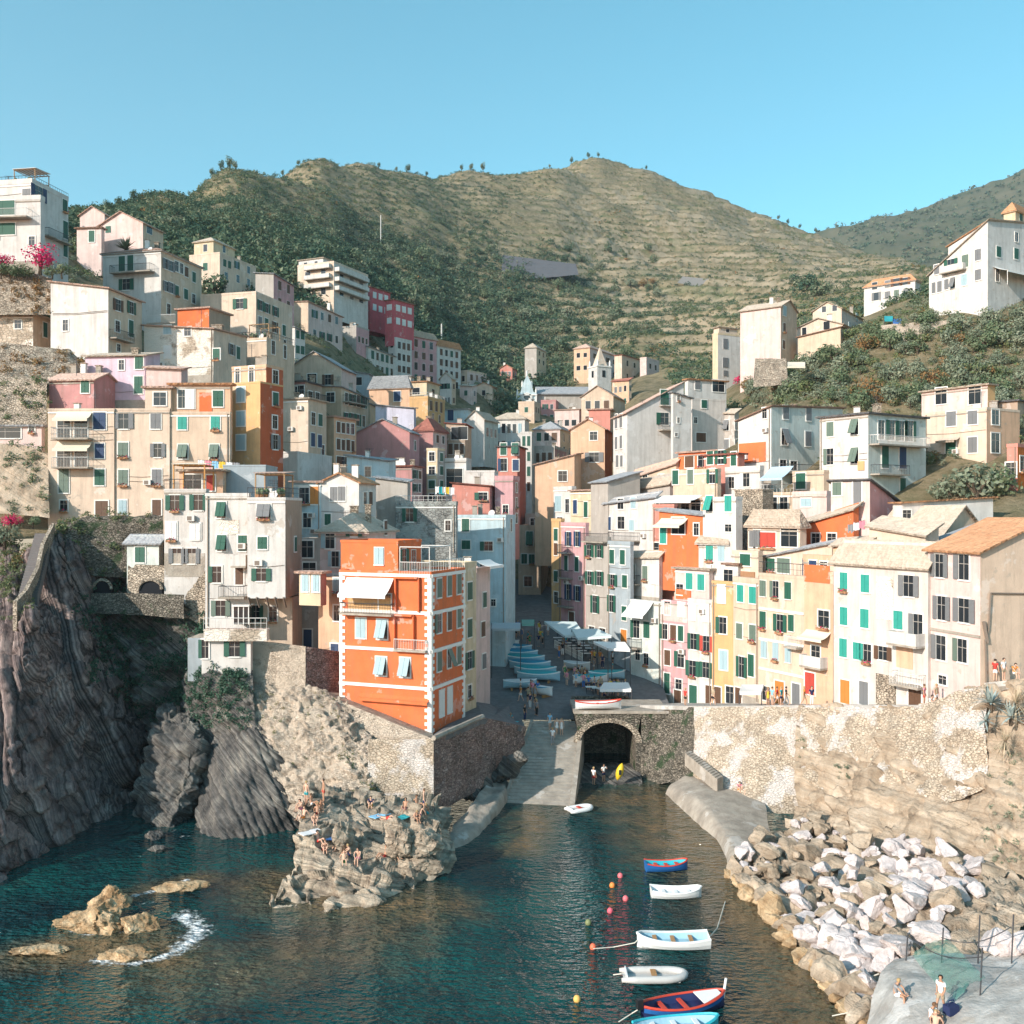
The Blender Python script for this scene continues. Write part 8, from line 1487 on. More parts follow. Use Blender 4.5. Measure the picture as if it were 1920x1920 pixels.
# plaza and slipway folk
def gp(px, py):
 a, b = 97.0, 178.0
 for _ in range(40):
  D = (a + b) / 2
  if HY + (CZ - plz_z(D)) * F / D > py: a = D
  else: b = D
 return P(px, py, D)
SA, SB_ = P(1043, 1352, 101), Pz(1008, 1509, 0)
def ramp(px, py):
 best = min(np.linspace(0, 1.1, 200), key=lambda t: abs(HY - (SA.lerp(SB_, t).z - CZ) / SA.lerp(SB_, t).y * F - py)); q = SA.lerp(SB_, best); return P(px, py, q.y)
person(ramp(1036, 1397), 'walk', 3.1, [('shirt', 'white'), ('trousers', 'grey')], 'man in white shirt walking up the ribbed slipway alone'); person(ramp(1044, 1378), 'walk', .2, [('dress', 'white')], 'left woman in a white dress on the slipway'); person(ramp(1053, 1379), 'stand', .1, [('dress', 'white')], 'right woman in a white dress on the slipway'); person(ramp(1031, 1368), 'walk', .1, [('shirt', 'sky'), ('shorts', 'white')], 'person in pale blue behind the white dresses on the slipway')
cw = random.Random(12); cols_ = list(CL)
wears = lambda: [('shirt', cw.choice(cols_)), (cw.choice(['shorts', 'trousers']), cw.choice(['navy', 'black', 'white', 'khaki', 'grey', 'blue']))] if cw.random() < .75 else [('dress', cw.choice(cols_))]
for i in range(64):
 zone = cw.choice([(1058, 1098, 1270, 1296), (1058, 1098, 1270, 1296), (1100, 1175, 1292, 1312), (1045, 1100, 1205, 1240), (965, 1040, 1185, 1215), (1100, 1170, 1235, 1268), (975, 1010, 1300, 1345), (1110, 1180, 1300, 1318), (930, 975, 1185, 1200)])
 px, py = cw.uniform(zone[0], zone[1]), cw.uniform(zone[2], zone[3]); w = wears(); q = gp(px, py); q.z = plz_z(q.y)
 person(q, cw.choice(['stand', 'walk', 'stand', 'reach']), cw.uniform(0, 6.28), w, 'visitor in summer clothes among the crowd on the shaded harbour square', 'visitors on the shaded square')
for px, py, po, rz, we, lab in ((984, 1352, 'stand', 1, [('shirt', 'black'), ('trousers', 'navy')], 'dark dressed person at the kayak left of the slipway top'), (957, 1352, 'hug', .3, [('shirt', 'teal'), ('shorts', 'red')], 'person crouching beside the turquoise kayak'), (1113, 1472, 'stand', 2.5, [('shirt', 'white'), ('shorts', 'red')], 'person with white shirt wading by the tunnel mouth'), (1132, 1466, 'reach', .5, [('shirt', 'white'), ('shorts', 'navy')], 'second person in white at the tunnel mouth, nearer the yellow kayak')):
 q = gp(px, py) if py < 1400 else Pz(px, py, .0)
 if py < 1400: q.z = plz_z(q.y)
 person(q, po, rz, we, lab)
def prom(px, dy=0):
 D = float(np.interp(px, [1302, 1350, 1420, 1500, 1600, 1690, 1790], [96.3, 94, 91.5, 88.6, 84.6, 80.8, 77])); return P(px, 1323, D)
for px, po, rz, we, lab in ((1440, 'stand', .3, [('dress', 'yellow')], 'woman in yellow at the shop front on the promenade'), (1448, 'stand', 2, [('shirt', 'sky'), ('shorts', 'khaki')], 'person in pale blue beside the yellow dress'), (1457, 'walk', 1.2, [('shirt', 'red'), ('shorts', 'white')], 'person in red shirt in the shop group on the promenade'), (1465, 'stand', 4, [('shirt', 'teal'), ('shorts', 'navy')], 'person in teal shirt right of the red shirt'), (1474, 'walk', 1.5, [('shirt', 'black'), ('trousers', 'grey')], 'dark dressed walker at the right of the shop group'),
                       (1508, 'walk', 1.4, [('shirt', 'orange'), ('shorts', 'khaki')], 'person in orange under the red arched door'), (1522, 'stand', .2, [('shirt', 'navy'), ('trousers', 'white')], 'person in navy and white beside the red arch'), (1337, 'walk', 2.2, [('shirt', 'khaki'), ('shorts', 'black')], 'walker at the left end of the sunny promenade'), (1733, 'stand', 1, [('shirt', 'pink'), ('shorts', 'red')], 'person in pink at the foot of the beige pink house'), (1745, 'hug', .5, [('shirt', 'white'), ('shorts', 'red')], 'person sitting on the wall in front of the beige pink house'), (1756, 'stand', .6, [('shirt', 'khaki'), ('shorts', 'white')], 'person in khaki right of the sitting one by the beige pink house'), (1285, 'stand', 2, [('shirt', 'red'), ('shorts', 'black')], 'person in red on the shaded end of the promenade')):
 person(prom(px), po, rz, we, lab)
for px, po, rz, we, lab in ((1836, 'chair', .5, [('shirt', 'orange'), ('shorts', 'navy')], 'person in orange sitting at the wall top, right edge'), (1850, 'stand', 1, [('shirt', 'khaki'), ('shorts', 'navy')], 'person in khaki standing at the wall top, right edge'), (1866, 'stand', 2.2, [('shirt', 'red'), ('shorts', 'white')], 'person in red at the wall top above the agave'), (1882, 'stand', .4, [('shirt', 'white'), ('shorts', 'khaki')], 'person in white at the wall top above the agave'), (1902, 'chair', .1, [('shirt', 'orange'), ('shorts', 'white')], 'tanned person in orange furthest right at the wall top')):
 D = float(np.interp(px, [1830, 1925], [75.8, 73.6])); person(P(px, float(np.interp(px, [1830, 1925], [1282, 1272])), D), po, rz, we, lab)
s_ = on_surf(SLV, 1762, 1893); person(s_, 'walk', -.9, [('shirt', 'white'), ('shorts', 'khaki')], 'man in white shirt standing on the pale slab, lower right')
person(on_surf(SLV, 1742, 1908), 'hug', .8, [('shirt', 'white'), ('shorts', 'navy')], 'crouching person with white top beside the standing man'); person(on_surf(SLV, 1672, 1880), 'chair', .9, [('shirt', 'grey'), ('shorts', 'white')], 'person sitting at the edge of the pale slab near the water'); person(on_surf(SLV, 1752, 1925), 'sit', -.6, [('shorts', 'orange')], 'sunbather with orange trunks at the bottom of the pale slab')
mb = MB(); mb.box(-.3, .3, -.2, .2, 0, .4, CL['navy']); mb.tube([(-.2, 0, .4), (-.15, 0, .6), (.15, 0, .6), (.2, 0, .4)], .03, CL['navy'], 5); tag(mb.build('bag', None, on_surf(SLV, 1778, 1895) + Vector((0, 0, .02)), .4), 'dark blue bag beside the standing man on the slab', 'bag')
person(on_surf(QV, 1388, 1478), 'hug', .2, [('shirt', 'pink'), ('shorts', 'orange')], 'left of two people sitting on the quay slope'); person(on_surf(QV, 1398, 1482), 'sit', -.3, [('shorts', 'orange')], 'right of two people sitting on the quay slope')
# ------------------------------------------------------------------ boats
def paint(n, c, r=.45): return mat(n + '_paint', c, r, tuple(x * .7 for x in c), 3, .3, spec=.4)
BP = dict(white=paint('white_boat', (.74, .74, .73)), red=paint('red_boat', (.58, .06, .03)), blue=paint('blue_boat', (.02, .12, .35)), navy=paint('navy_boat', (.02, .03, .10)), turq=paint('turquoise_boat', (.03, .42, .50)), sky=paint('pale_blue_boat', (.32, .52, .62)), wood=paint('varnished_wood', (.40, .20, .07)), grey=paint('grey_rubber', (.50, .49, .47)), cover=mat('blue_boat_cover', (.01, .22, .34), .6, (.01, .12, .22), 3, .5), cover2=mat('teal_boat_cover', (.02, .30, .34), .6, (.01, .18, .22), 3, .5), pale=mat('pale_boat_cover', (.50, .54, .56), .7, (.36, .40, .42), 3, .5), black=paint('black_motor', (.02, .02, .022)), yellow=paint('yellow_kayak', (.75, .50, .03)))
def hull(t, L, Bm, H, outer, inner, rim, pointed=True, lift=.0, sheer=.22, floor=.35, band=None):
 n = 17; st = []
 for i in range(n):
  u = i / (n - 1); x = (u - .5) * L; w = math.sin(math.pi * min(1, (u * .96 + .04))) ** .62 if pointed else (1 - (max(0, u - .35) / .65) ** 2.2) ** .5 if u > .35 else .82 + .18 * math.sin(u / .35 * math.pi / 2)
  w = max(w, .03) * Bm / 2; zt = H + sheer * (2 * u - 1) ** 2 * (1.2 if u > .5 else .8); st.append((x, w, zt, u))
 mb = MB(); prof = [(1.0, 1.0), (.94, .62), (.78, .28), (.42, .04), (0, -.05)]
 def sec(k, sc, dz):
  x, w, zt, u = st[k]; a = [(x, -w * p * sc, zt * q + dz) for p, q in prof]; b = [(x, w * p * sc, zt * q + dz) for p, q in prof[::-1][1:]]; return a + b
 for k in range(n - 1):
  A_, B_ = sec(k, 1, -.12), sec(k + 1, 1, -.12)
  for j in range(len(A_) - 1): mb.poly([A_[j], B_[j], B_[j + 1], A_[j + 1]], band if band and j in (0, 7) else outer)
 if not pointed: mb.poly(sec(0, 1, -.12), outer)
 mb.build('hull', t, smooth=False)
 mb = MB()
 for k in range(n - 1):
  x0, w0, z0, _ = st[k]; x1, w1, z1, _ = st[k + 1]; s = .86
  for sg in (-1, 1): mb.poly([(x0, sg * w0 * s, z0 - .13), (x1, sg * w1 * s, z1 - .13), (x1, sg * w1 * .6, H * floor), (x0, sg * w0 * .6, H * floor)], inner)
  mb.poly([(x0, -w0 * .6, H * floor), (x1, -w1 * .6, H * floor), (x1, w1 * .6, H * floor), (x0, w0 * .6, H * floor)], inner)
 mb.build('inside', t)
 mb = MB()
 for sg in (-1, 1): mb.tube([(x, sg * w * .93, zt - .11) for x, w, zt, _ in st], Bm * .045, rim, 5)
 mb.build('gunwale', t); return st
def boat(label, loc, rz, L, Bm, H, outer, inner, rim, thw='wood', pointed=True, extra=None, band=None, group=None):
 t = empty('boat', loc, label, 'boat', group, rz); st = hull(t, L, Bm, H, BP[outer], BP[inner], BP[rim], pointed, band=BP[band] if band else None)
 for u in (.3, .55, .76):
  k = int(u * 16); x, w, zt, _ = st[k]; mb = MB(); mb.box(x - .12, x + .12, -w * .84, w * .84, zt - .30, zt - .24, BP[thw]); mb.build('thwart', t)
 if extra == 'motor':
  mb = MB(); x = -L / 2; mb.box(x - .32, x - .02, -.14, .14, H * .7, H * .7 + .45, BP['black']); mb.box(x - .22, x - .12, -.05, .05, -.3, H * .7, BP['black']); mb.build('outboard_motor', t)
 if extra == 'deck' or extra == 'deckpost':
  x, w, zt, _ = st[11]; x2, w2, zt2, _ = st[15]; mb = MB(); mb.prism([(x, -w * .86, zt - .12), (x2, -w2 * .8, zt2 - .12), (x2, w2 * .8, zt2 - .12), (x, w * .86, zt - .12)], (0, 0, .05), BP['white']); mb.box(x + .5, x + .9, -w * .5, w * .5, zt - .05, zt - .02, BP['red']); mb.build('fore_deck', t)
  mb = MB(); mb.tube([(L / 2 - .05, 0, H * .6), (L / 2 + .12, 0, H + .75)], .07, BP['white'], 6); mb.build('stem_post', t)
  if extra == 'deckpost': mb = MB(); x = -L / 2; mb.box(x - .30, x, -.14, .14, H * .8, H * .8 + .5, BP['black']); mb.build('outboard_motor', t)
 return t
boat('small red and blue rowing boat farthest out from the moored line', Pz(1250, 1630, .05), .12, 3.1, 1.35, .55, 'blue', 'turq', 'red', 'red', False, None)
boat('plain white plastic tender moored second in the line', Pz(1268, 1680, .05), .02, 3.4, 1.5, .5, 'white', 'white', 'white', 'white', False)
boat('white boat with pale blue inside moored third in the line', Pz(1262, 1774, .05), math.pi - .02, 4.3, 1.7, .62, 'white', 'sky', 'white', 'wood', False)
boat('navy and red wooden boat with white deck and tall stem post', Pz(1282, 1896, .05), .30, 4.7, 1.75, .62, 'navy', 'navy', 'red', 'red', True, 'deckpost', 'blue')
boat('turquoise boat cut by the bottom edge of the picture', Pz(1268, 1938, .05), .18, 4.4, 1.7, .6, 'turq', 'sky', 'turq', 'white', True)
def inflatable(label, loc, rz, L, Bm, m, seat='wood', motor=False):
 t = empty('inflatable_boat', loc, label, 'boat', None, rz); r = .21 * Bm / 1.6; mb = MB(); hw = Bm / 2 - r
 pts = [(-L / 2, -hw, r * .8), (-L / 4, -hw, r * .8), (L / 6, -hw, r * .85)] + [(L / 6 + math.sin(a) * L * .33, -hw * math.cos(a), r * (.85 + .25 * math.sin(a))) for a in np.linspace(.25, math.pi - .25, 9)] + [(L / 6, hw, r * .85), (-L / 4, hw, r * .8), (-L / 2, hw, r * .8)]
 mb.tube(pts, [r * .55] + [r] * (len(pts) - 2) + [r * .55], m, 10); mb.build('tube', t, smooth=True)
 mb = MB(); mb.box(-L / 2 + .15, L * .4, -hw, hw, .02, .08, BP['grey']); mb.build('floor', t); mb = MB(); mb.box(-.1, .2, -hw, hw, r * 1.2, r * 1.2 + .06, BP[seat]); mb.box(-L * .42, -L * .42 + .06, -hw, hw, .05, r * 2, BP['white']); mb.build('seat', t)
 if motor: mb = MB(); mb.box(-L * .42 - .3, -L * .42, -.12, .12, .3, .7, BP['black']); mb.build('outboard_motor', t)
 return t
inflatable('grey inflatable boat with a wooden seat moored fourth in the line', Pz(1224, 1834, .03), 0.0, 3.6, 1.6, BP['grey']); inflatable('small white horseshoe shaped inflatable at the foot of the slipway', Pz(1086, 1520, .03), .45, 2.3, 1.5, BP['white'], 'red')
mb = MB(); n = 12
kay = empty('kayak', P(1162, 1447, 93.6), 'yellow kayak standing upright at the tunnel mouth', 'kayak'); mb.tube([(math.sin(.28) * s, 0, math.cos(.28) * s) for s in np.linspace(-.85, .85, n)], [max(.02, .36 * math.sin(math.pi * i / (n - 1)) ** .6) for i in range(n)], BP['yellow'], 8); mb.build('hull', kay, smooth=True); mb = MB(); mb.box(-.12, .12, -.39, -.33, -.2, .25, BP['black']); mb.build('seat', kay)
k2 = empty('kayak', gp(957, 1361) + Vector((0, 0, .2)), 'turquoise kayak lying at the left of the slipway top', 'kayak', None, .15); mb = MB(); mb.tube([(s, 0, 0) for s in np.linspace(-1.4, 1.4, n)], [max(.02, .3 * math.sin(math.pi * i / (n - 1)) ** .5) for i in range(n)], BP['turq'], 8); mb.build('hull', k2, smooth=True); mb = MB(); mb.box(-.4, .2, -.18, .18, .26, .31, BP['navy']); mb.build('cockpit', k2)
def covered(label, px, py, rz, L, cov, hullc='sky', group=None, keel=0, stripes=False):
 q = gp(px, py); q.z = plz_z(q.y) + .35; t = empty('covered_boat', q, label, 'boat', group, rz); st = hull(t, L, L * .36, .7, BP[hullc], BP['wood'], BP['white']); mb = MB()
 for k in range(len(st) - 1):
  x0, w0, z0, _ = st[k]; x1, w1, z1, _ = st[k + 1]; r0, r1 = .5, .5
  for j in range(4):
   a0, a1 = math.pi * j / 4, math.pi * (j + 1) / 4; f = lambda x, w, z, a, r: (x, -w * 1.02 * math.cos(a), z - .15 + r * w * math.sin(a))
   mb.poly([f(x0, w0, z0, a0, r0), f(x1, w1, z1, a0, r1), f(x1, w1, z1, a1, r1), f(x0, w0, z0, a1, r0)], BP['white'] if stripes and j % 2 else BP[cov])
 mb.build('cover', t); mb = MB()
 for x in (-L * .25, L * .25): mb.box(x - .1, x + .1, -.7, .7, -.38, -.1, BP['wood'])
 mb.build('trestle', t); return t
for i, (px, py) in enumerate(((962, 1226), (972, 1236), (984, 1246), (994, 1257), (1004, 1268), (1010, 1278))):
 covered('%s blue covered boat in the row drawn up on the square' % ('rearmost', 'second rearmost', 'third', 'fourth', 'fifth', 'front')[i], px, py, -.35 + .03 * i, 5.0, ('cover', 'cover', 'cover2', 'cover', 'cover2', 'cover2')[i], group='blue covered boats on the square')
covered('pale covered boat beside the house wall at the left of the square', 938, 1218, -.05, 4.8, 'pale', 'white'); covered('second pale covered boat in front of the first by the wall', 945, 1228, -.05, 4.6, 'pale', 'white'); covered('blue and white striped boat at the front of the square', 1014, 1305, -.75, 3.4, 'cover', 'white', stripes=True)
covered('grey upturned looking tender behind the crowd', 1082, 1258, -.5, 3.4, 'pale', 'grey'); covered('blue boat left of the market canopy', 1108, 1284, .15, 4.2, 'cover2', 'white'); covered('turquoise boat near the plants right of the square', 1138, 1276, .1, 4.4, 'cover2', 'sky')
covered('low mint boat with red keel in front of the blue row', 975, 1293, .05, 3.8, 'pale', 'sky')
boat('white and red boat parked on the bridge', P(1122, 1330, 97.6) + Vector((0, 0, .2)), .10, 4.6, 1.5, .6, 'white', 'white', 'red', 'red', True)
# buoys and lines
for px, py, c, lab in ((1163, 1645, (.75, .16, .18), 'pink buoy nearest the red and blue rowing boat'), (1148, 1663, (.80, .25, .06), 'orange buoy left of the pink ones'), (1173, 1688, (.75, .16, .18), 'pink buoy level with the white tender'), (1144, 1711, (.72, .12, .16), 'pink buoy below the orange one'), (1112, 1779, (.78, .16, .08), 'red orange buoy tied to the white and pale blue boat'), (1082, 1877, (.75, .42, .12), 'yellow buoy at the left of the grey inflatable'), (1103, 1733, (.20, .22, .10), 'weedy green buoy in the open water')):
 q = Pz(px, py, 0); bm = bmesh.new(); bmesh.ops.create_uvsphere(bm, u_segments=12, v_segments=8, radius=.2); bmesh.ops.scale(bm, vec=(1, 1, 1.15), verts=bm.verts); me = bpy.data.meshes.new('buoy'); bm.to_mesh(me); bm.free(); me.materials.append(mat('buoy_%d' % px, c, .5, amt=0)); me.polygons.foreach_set('use_smooth', [True] * len(me.polygons))
 t = empty('buoy', q + Vector((0, 0, .1)), lab, 'buoy'); link('float', me, t); mb = MB(); mb.tube([(0, 0, .2), (0, 0, .34)], .03, M_IRON, 5); mb.build('ring', t)
M_ROPE = mat('mooring_rope', (.60, .56, .48), .9, amt=0)
for pts, lab in (([(1112, 1779, .1), (1150, 1776, .02), (1190, 1768, .3), (1203, 1755, .6)], 'rope from the red orange buoy to the white boat'), ([(1160, 1916, .1), (1185, 1900, .3), (1205, 1888, .6)], 'rope from the navy boat stern towards the lower left'), ([(1648, 1826, 1.2), (1610, 1840, .35), (1578, 1842, .05)], 'upper mooring rope at the pale slab'), ([(1655, 1872, 1.3), (1610, 1895, .4), (1560, 1905, .05)], 'lower mooring rope at the pale slab'), ([(1166, 1826, .3), (1150, 1828, .1)], 'short line at the bow of the grey inflatable'), ([(1330, 1757, .6), (1345, 1740, .2), (1360, 1690, .05)], 'thin line from the white boat to the shore')):
 mb = MB(); mb.tube([Pz(*p) for p in pts], .035, M_ROPE, 4); tag(mb.build('mooring_rope'), lab, 'rope')
# ------------------------------------------------------------------ canopies and street things
def canopy(label, corners, m, posts=True, zg=None, valance=.25, sag=.25, name='canopy'):
 """canvas stretched over four corner points"""
 c = [Vector(q) for q in corners]; ctr = sum(c, Vector()) / 4; g = zg if zg is not None else ctr.z - 2.6; t = empty(name, (ctr.x, ctr.y, g), label, 'canopy'); b = t.location; n = 8; mb = MB()
 pt = lambda u, v: c[0].lerp(c[1], u).lerp(c[3].lerp(c[2], u), v) - Vector((0, 0, sag * 4 * u * (1 - u) * v * (1 - v) * 4 * .5)) - b
 for i in range(n):
  for j in range(n): mb.prism([pt(i / n, j / n), pt((i + 1) / n, j / n), pt((i + 1) / n, (j + 1) / n), pt(i / n, (j + 1) / n)], (0, 0, .03), m)
 for a, d in ((0, 1), (1, 2), (2, 3), (3, 0)): p, q = c[a] - b, c[d] - b; mb.poly([p, q, q - Vector((0, 0, valance)), p - Vector((0, 0, valance))], m)
 mb.build('canvas', t)
 if posts:
  for k in c: mb = MB(); mb.tube([k - b, Vector((k.x, k.y, g)) - b], .05, M_IRON, 5); mb.build('post', t)
 return t
def can4(px0, px1, py0, py1, D0, D1, sk=0): return [P(px0, py1, D0), P(px1, py1, D0), P(px1 + sk, py0, D1), P(px0 + sk, py0, D1)]
M_SAIL = mat('pale_aqua_canvas', (.58, .66, .66), .85, amt=.15)
canopy('large pale sail canopy over the cafe at the head of the square', [P(1058, 1192, 119), P(1094, 1187, 117.5), P(1080, 1166, 124), P(1020, 1165, 126)], M_SAIL, zg=plz_z(121)); canopy('second pale sail canopy right of the large one', [P(1082, 1197, 115.5), P(1147, 1192, 113), P(1120, 1179, 118.5), P(1072, 1180, 119.5)], M_SAIL, zg=plz_z(116)); canopy('slanting white awning canopy at the right of the square', [P(1140, 1216, 111.5), P(1182, 1218, 109.5), P(1172, 1204, 112.5), P(1112, 1203, 114)], M_CANV, zg=plz_z(111)); canopy('flat white market canopy near the bridge', [P(1124, 1293, 104.5), P(1184, 1293, 103), P(1178, 1280, 107.5), P(1132, 1280, 108.5)], M_CANV, zg=plz_z(106)); canopy('grey canopy at the left of the lane mouth', can4(922, 976, 1168, 1179, 114.5, 118), mat('grey_canvas', (.42, .46, .48), .85, amt=.2), zg=plz_z(116)); canopy('small green white umbrella at the lane mouth', can4(978, 1002, 1162, 1170, 122, 126), mat('green_canvas', (.18, .38, .32), .85, amt=.2), zg=plz_z(124))
canopy('white sunshade over the shop tables on the promenade', [P(1386, 1298, 92.6), P(1428, 1298, 91.6), P(1432, 1284, 95), P(1390, 1284, 96)], M_CANV, zg=prom(1405).z); canopy('small white umbrella on the terrace among the right hand olives', can4(1476, 1510, 679, 687, 152, 155), M_CANVB, zg=hit(1492, 705).z); canopy('blue parasol on the parasol terrace, right hill', can4(1658, 1674, 593, 600, 172, 175), CL['teal'], zg=P(0, 612, 173).z); canopy('second blue parasol right of the first, right hill', can4(1674, 1690, 598, 605, 171, 174), CL['blue'], zg=P(0, 614, 172).z)
def table(px, py, lab, g):
 q = gp(px, py); q.z = plz_z(q.y); t = empty('cafe_table', q, lab, 'table', g); mb = MB(); mb.box(-.6, .6, -.4, .4, .72, .76, M_CANV); mb.build('tabletop', t)
 for x in (-.5, .5):
  for y in (-.3, .3): mb = MB(); mb.tube([(x, y, 0), (x, y, .72)], .03, M_IRON, 5); mb.build('leg', t)
for i in range(14):
 px = 1046 + (i % 7) * 9 + (i // 7) * 6; py = 1206 + (i % 7) * 5 - (i // 7) * 10; table(px, py, 'small white cafe table under the sail canopies', 'cafe tables on the square')
for i in range(5): table(1108 + i * 12, 1300 + i * 2, 'white market table under the flat canopy', 'market tables under the flat canopy')
# white fence of the cafe terrace
mb = MB(); a, b = gp(1040, 1215), gp(1092, 1240); a.z, b.z = plz_z(a.y), plz_z(b.y); n = 22
for i in range(n + 1): p = a.lerp(b, i / n); mb.box(p.x - .05, p.x + .05, p.y - .03, p.y + .03, p.z, p.z + 1.0, M_FRAME)
mb.tube([a + Vector((0, 0, 1)), b + Vector((0, 0, 1))], .05, M_FRAME, 4); mb.tube([a + Vector((0, 0, .5)), b + Vector((0, 0, .5))], .04, M_FRAME, 4); tag(mb.build('fence'), 'white picket fence round the cafe terrace', 'fence')
# steps at the far left, quay steps
def stairs(label, a, b, w, n, m, wv):
 t = MB(); d = (b - a); wv = Vector(wv).normalized() * w
 for i in range(n): p = a + d * (i / n); q = a + d * ((i + 1) / n); t.prism([Vector((p.x, p.y, q.z)), Vector((p.x, p.y, q.z)) + wv, Vector((q.x, q.y, q.z)) + wv, Vector((q.x, q.y, q.z))], (0, 0, -1.2), m)
 return tag(t.build('stairs'), label, 'stairs')
stairs('narrow stone stair climbing the cliff at the left edge', P(34, 1118, 86), P(66, 1000, 97), 1.7, 26, mat('dark_stair_stone', (.16, .15, .15), .9, amt=.5), (1, 0, 0)); stairs('small quay stair cut into the sunny wall', P(1345, 1462, 86.5), P(1284, 1412, 92), 1.2, 14, M_CONC, (.6, .8, 0))
mb = MB(); pts = [P(24, 1150, 82.8), P(44, 1128, 84.5), P(66, 1085, 88.5), P(76, 1040, 92.5), P(96, 1000, 96.5)]
for p, q in zip(pts[:-1], pts[1:]): mb.prism([p, q, q + Vector((.35, 0, 0)), p + Vector((.35, 0, 0))], (0, 0, 1.0), M_RUBBLE); mb.prism([p, q, q + Vector((.35, 0, 0)), p + Vector((.35, 0, 0))], (0, 0, -1.5), M_RUBBLE)
tag(mb.build('stair_parapet'), 'rubble parapet winding beside the cliff stair', 'wall')
# bare-earth terrace walls, upper left and right
def garden_wall(rows, label, m=M_RUBBLE): wallthing('garden_wall', rows, m, label, 50, 30, .15)
garden_wall([[(-40, 700, 113), (-40, 640, 117)], [(60, 720, 113), (60, 648, 117)], [(130, 720, 114), (130, 655, 118)], [(170, 700, 116), (170, 690, 118)]], 'tall rubble terrace wall beside the small white cottage'); garden_wall([[(-60, 800, 107.5), (-60, 705, 111)], [(30, 800, 107.5), (30, 708, 111)], [(88, 800, 107.8), (88, 715, 110)]], 'rubble terrace wall under the small white cottage'); garden_wall([[(-60, 960, 102), (-60, 830, 106)], [(30, 965, 102), (40, 832, 106)], [(92, 970, 102), (90, 850, 106)]], 'rough ochre earth bank wall left of the beige row', M_RCLIFF); garden_wall([[(-60, 590, 125), (-60, 505, 127.3)], [(40, 590, 125), (50, 508, 127.3)], [(96, 590, 125), (98, 522, 127.3)]], 'brown stone wall under the red flowering bush', M_RUBBLE)
garden_wall([[(1650, 655, 160), (1652, 610, 164)], [(1720, 655, 158), (1725, 604, 162)], [(1800, 652, 156), (1798, 600, 160)]], 'broad rough stone terrace wall below the parasols', M_SHOT); garden_wall([[(1412, 725, 160), (1416, 672, 164)], [(1478, 722, 159), (1474, 672, 163)]], 'grey stone terrace house wall among the olives', M_RUBBLE)
for i_, (lb, V_) in enumerate(WALLV):
 if any(k in lb for k in ('white cottage', 'earth bank', 'brown stone wall', 'parasols', 'rounded rubble')):
  q_ = V_.reshape(-1, 3)[nr_.randint(0, V_.shape[0] * V_.shape[1], 60)]; scatter('wall_scrub', q_, nr_.uniform(.25, 1.0, 60), [L_DRY, L_GREEN, L_RUST][i_ % 3], 50, .15, 300 + i_)
garden_wall([[(940, 520, 560), (942, 478, 590)], [(1010, 522, 570), (1000, 485, 595)], [(1085, 515, 585), (1080, 495, 600)]], 'long grey retaining wall of the hill road, darkened to look shaded', mat('shaded_road_wall', (.12, .12, .13), .95)); garden_wall([[(1270, 530, 590), (1280, 518, 600)], [(1400, 560, 590), (1400, 530, 600)], [(1510, 555, 600), (1505, 536, 610)]], 'long grey retaining wall of the hill road in the sun', mat('sunny_road_wall', (.26, .24, .22), .95))  # the darker road wall has hillside shade put into its colour
# lower right: net on black poles
m = bpy.data.materials.new('green_net'); m.use_nodes = True; n_, l_ = m.node_tree.nodes, m.node_tree.links; b_ = n_['Principled BSDF']; b_.inputs['Base Color'].default_value = (.10, .26, .21, 1); b_.inputs['Roughness'].default_value = .8; tr = n_.new('ShaderNodeBsdfTransparent'); mx = n_.new('ShaderNodeMixShader'); mx.inputs[0].default_value = .42; l_.new(tr.outputs[0], mx.inputs[1]); l_.new(b_.outputs[0], mx.inputs[2]); l_.new(mx.outputs[0], n_['Material Output'].inputs[0]); M_NET = m
o, _v = patch('fishing_net', [[tuple(on_surf(SLV, 1705, 1790) + Vector((0, 0, .5))) + (), tuple(on_surf(SLV, 1760, 1790) + Vector((0, 0, 1.3)))], [tuple(on_surf(SLV, 1740, 1830) + Vector((0, 0, .3))), tuple(on_surf(SLV, 1800, 1830) + Vector((0, 0, .6)))], [tuple(on_surf(SLV, 1790, 1875) + Vector((0, 0, .2))), tuple(on_surf(SLV, 1830, 1865) + Vector((0, 0, .8)))]] if False else
 [[on_surf(SLV, 1705, 1795) + Vector((0, 0, .4)), on_surf(SLV, 1770, 1792) + Vector((0, 0, 1.2))], [on_surf(SLV, 1740, 1830) + Vector((0, 0, .15)), on_surf(SLV, 1810, 1825) + Vector((0, 0, .8))], [on_surf(SLV, 1790, 1875) + Vector((0, 0, .1)), on_surf(SLV, 1840, 1860) + Vector((0, 0, 1.0))]], 40, 30, M_NET, amp=.25, scale=.8, seed=9)
tag(o, 'crumpled green fishing net lying on the pale slab', 'net')
for i, (x, y, h_) in enumerate(((1700, 1795, 1.4), (1765, 1800, 1.8), (1836, 1800, 2.4), (1838, 1860, 2.2), (1895, 1800, 2.4))):
 q = on_surf(SLV, x, y); mb = MB(); mb.tube([q, q + Vector((.1, 0, h_))], .04, M_IRON, 5); tag(mb.build('fence_post'), ('thin black post leftmost by the fishing net', 'thin black post behind the fishing net', 'tall black post right of the fishing net', 'black post lower right of the fishing net', 'black post at the right edge of the slab')[i], 'post')
for a, b_, lab in (((1700, 1795), (1838, 1862), 'slack black cable from the net to the lower post'), ((1765, 1800), (1895, 1800), 'black cable along the back of the slab')):
 q0, q1 = on_surf(SLV, *a) + Vector((0, 0, 1.3)), on_surf(SLV, *b_) + Vector((0, 0, 1.8)); mb = MB(); mb.tube([q0.lerp(q1, t) - Vector((0, 0, .5 * math.sin(math.pi * t))) for t in np.linspace(0, 1, 9)], .025, M_IRON, 4); tag(mb.build('cable'), lab, 'cable')
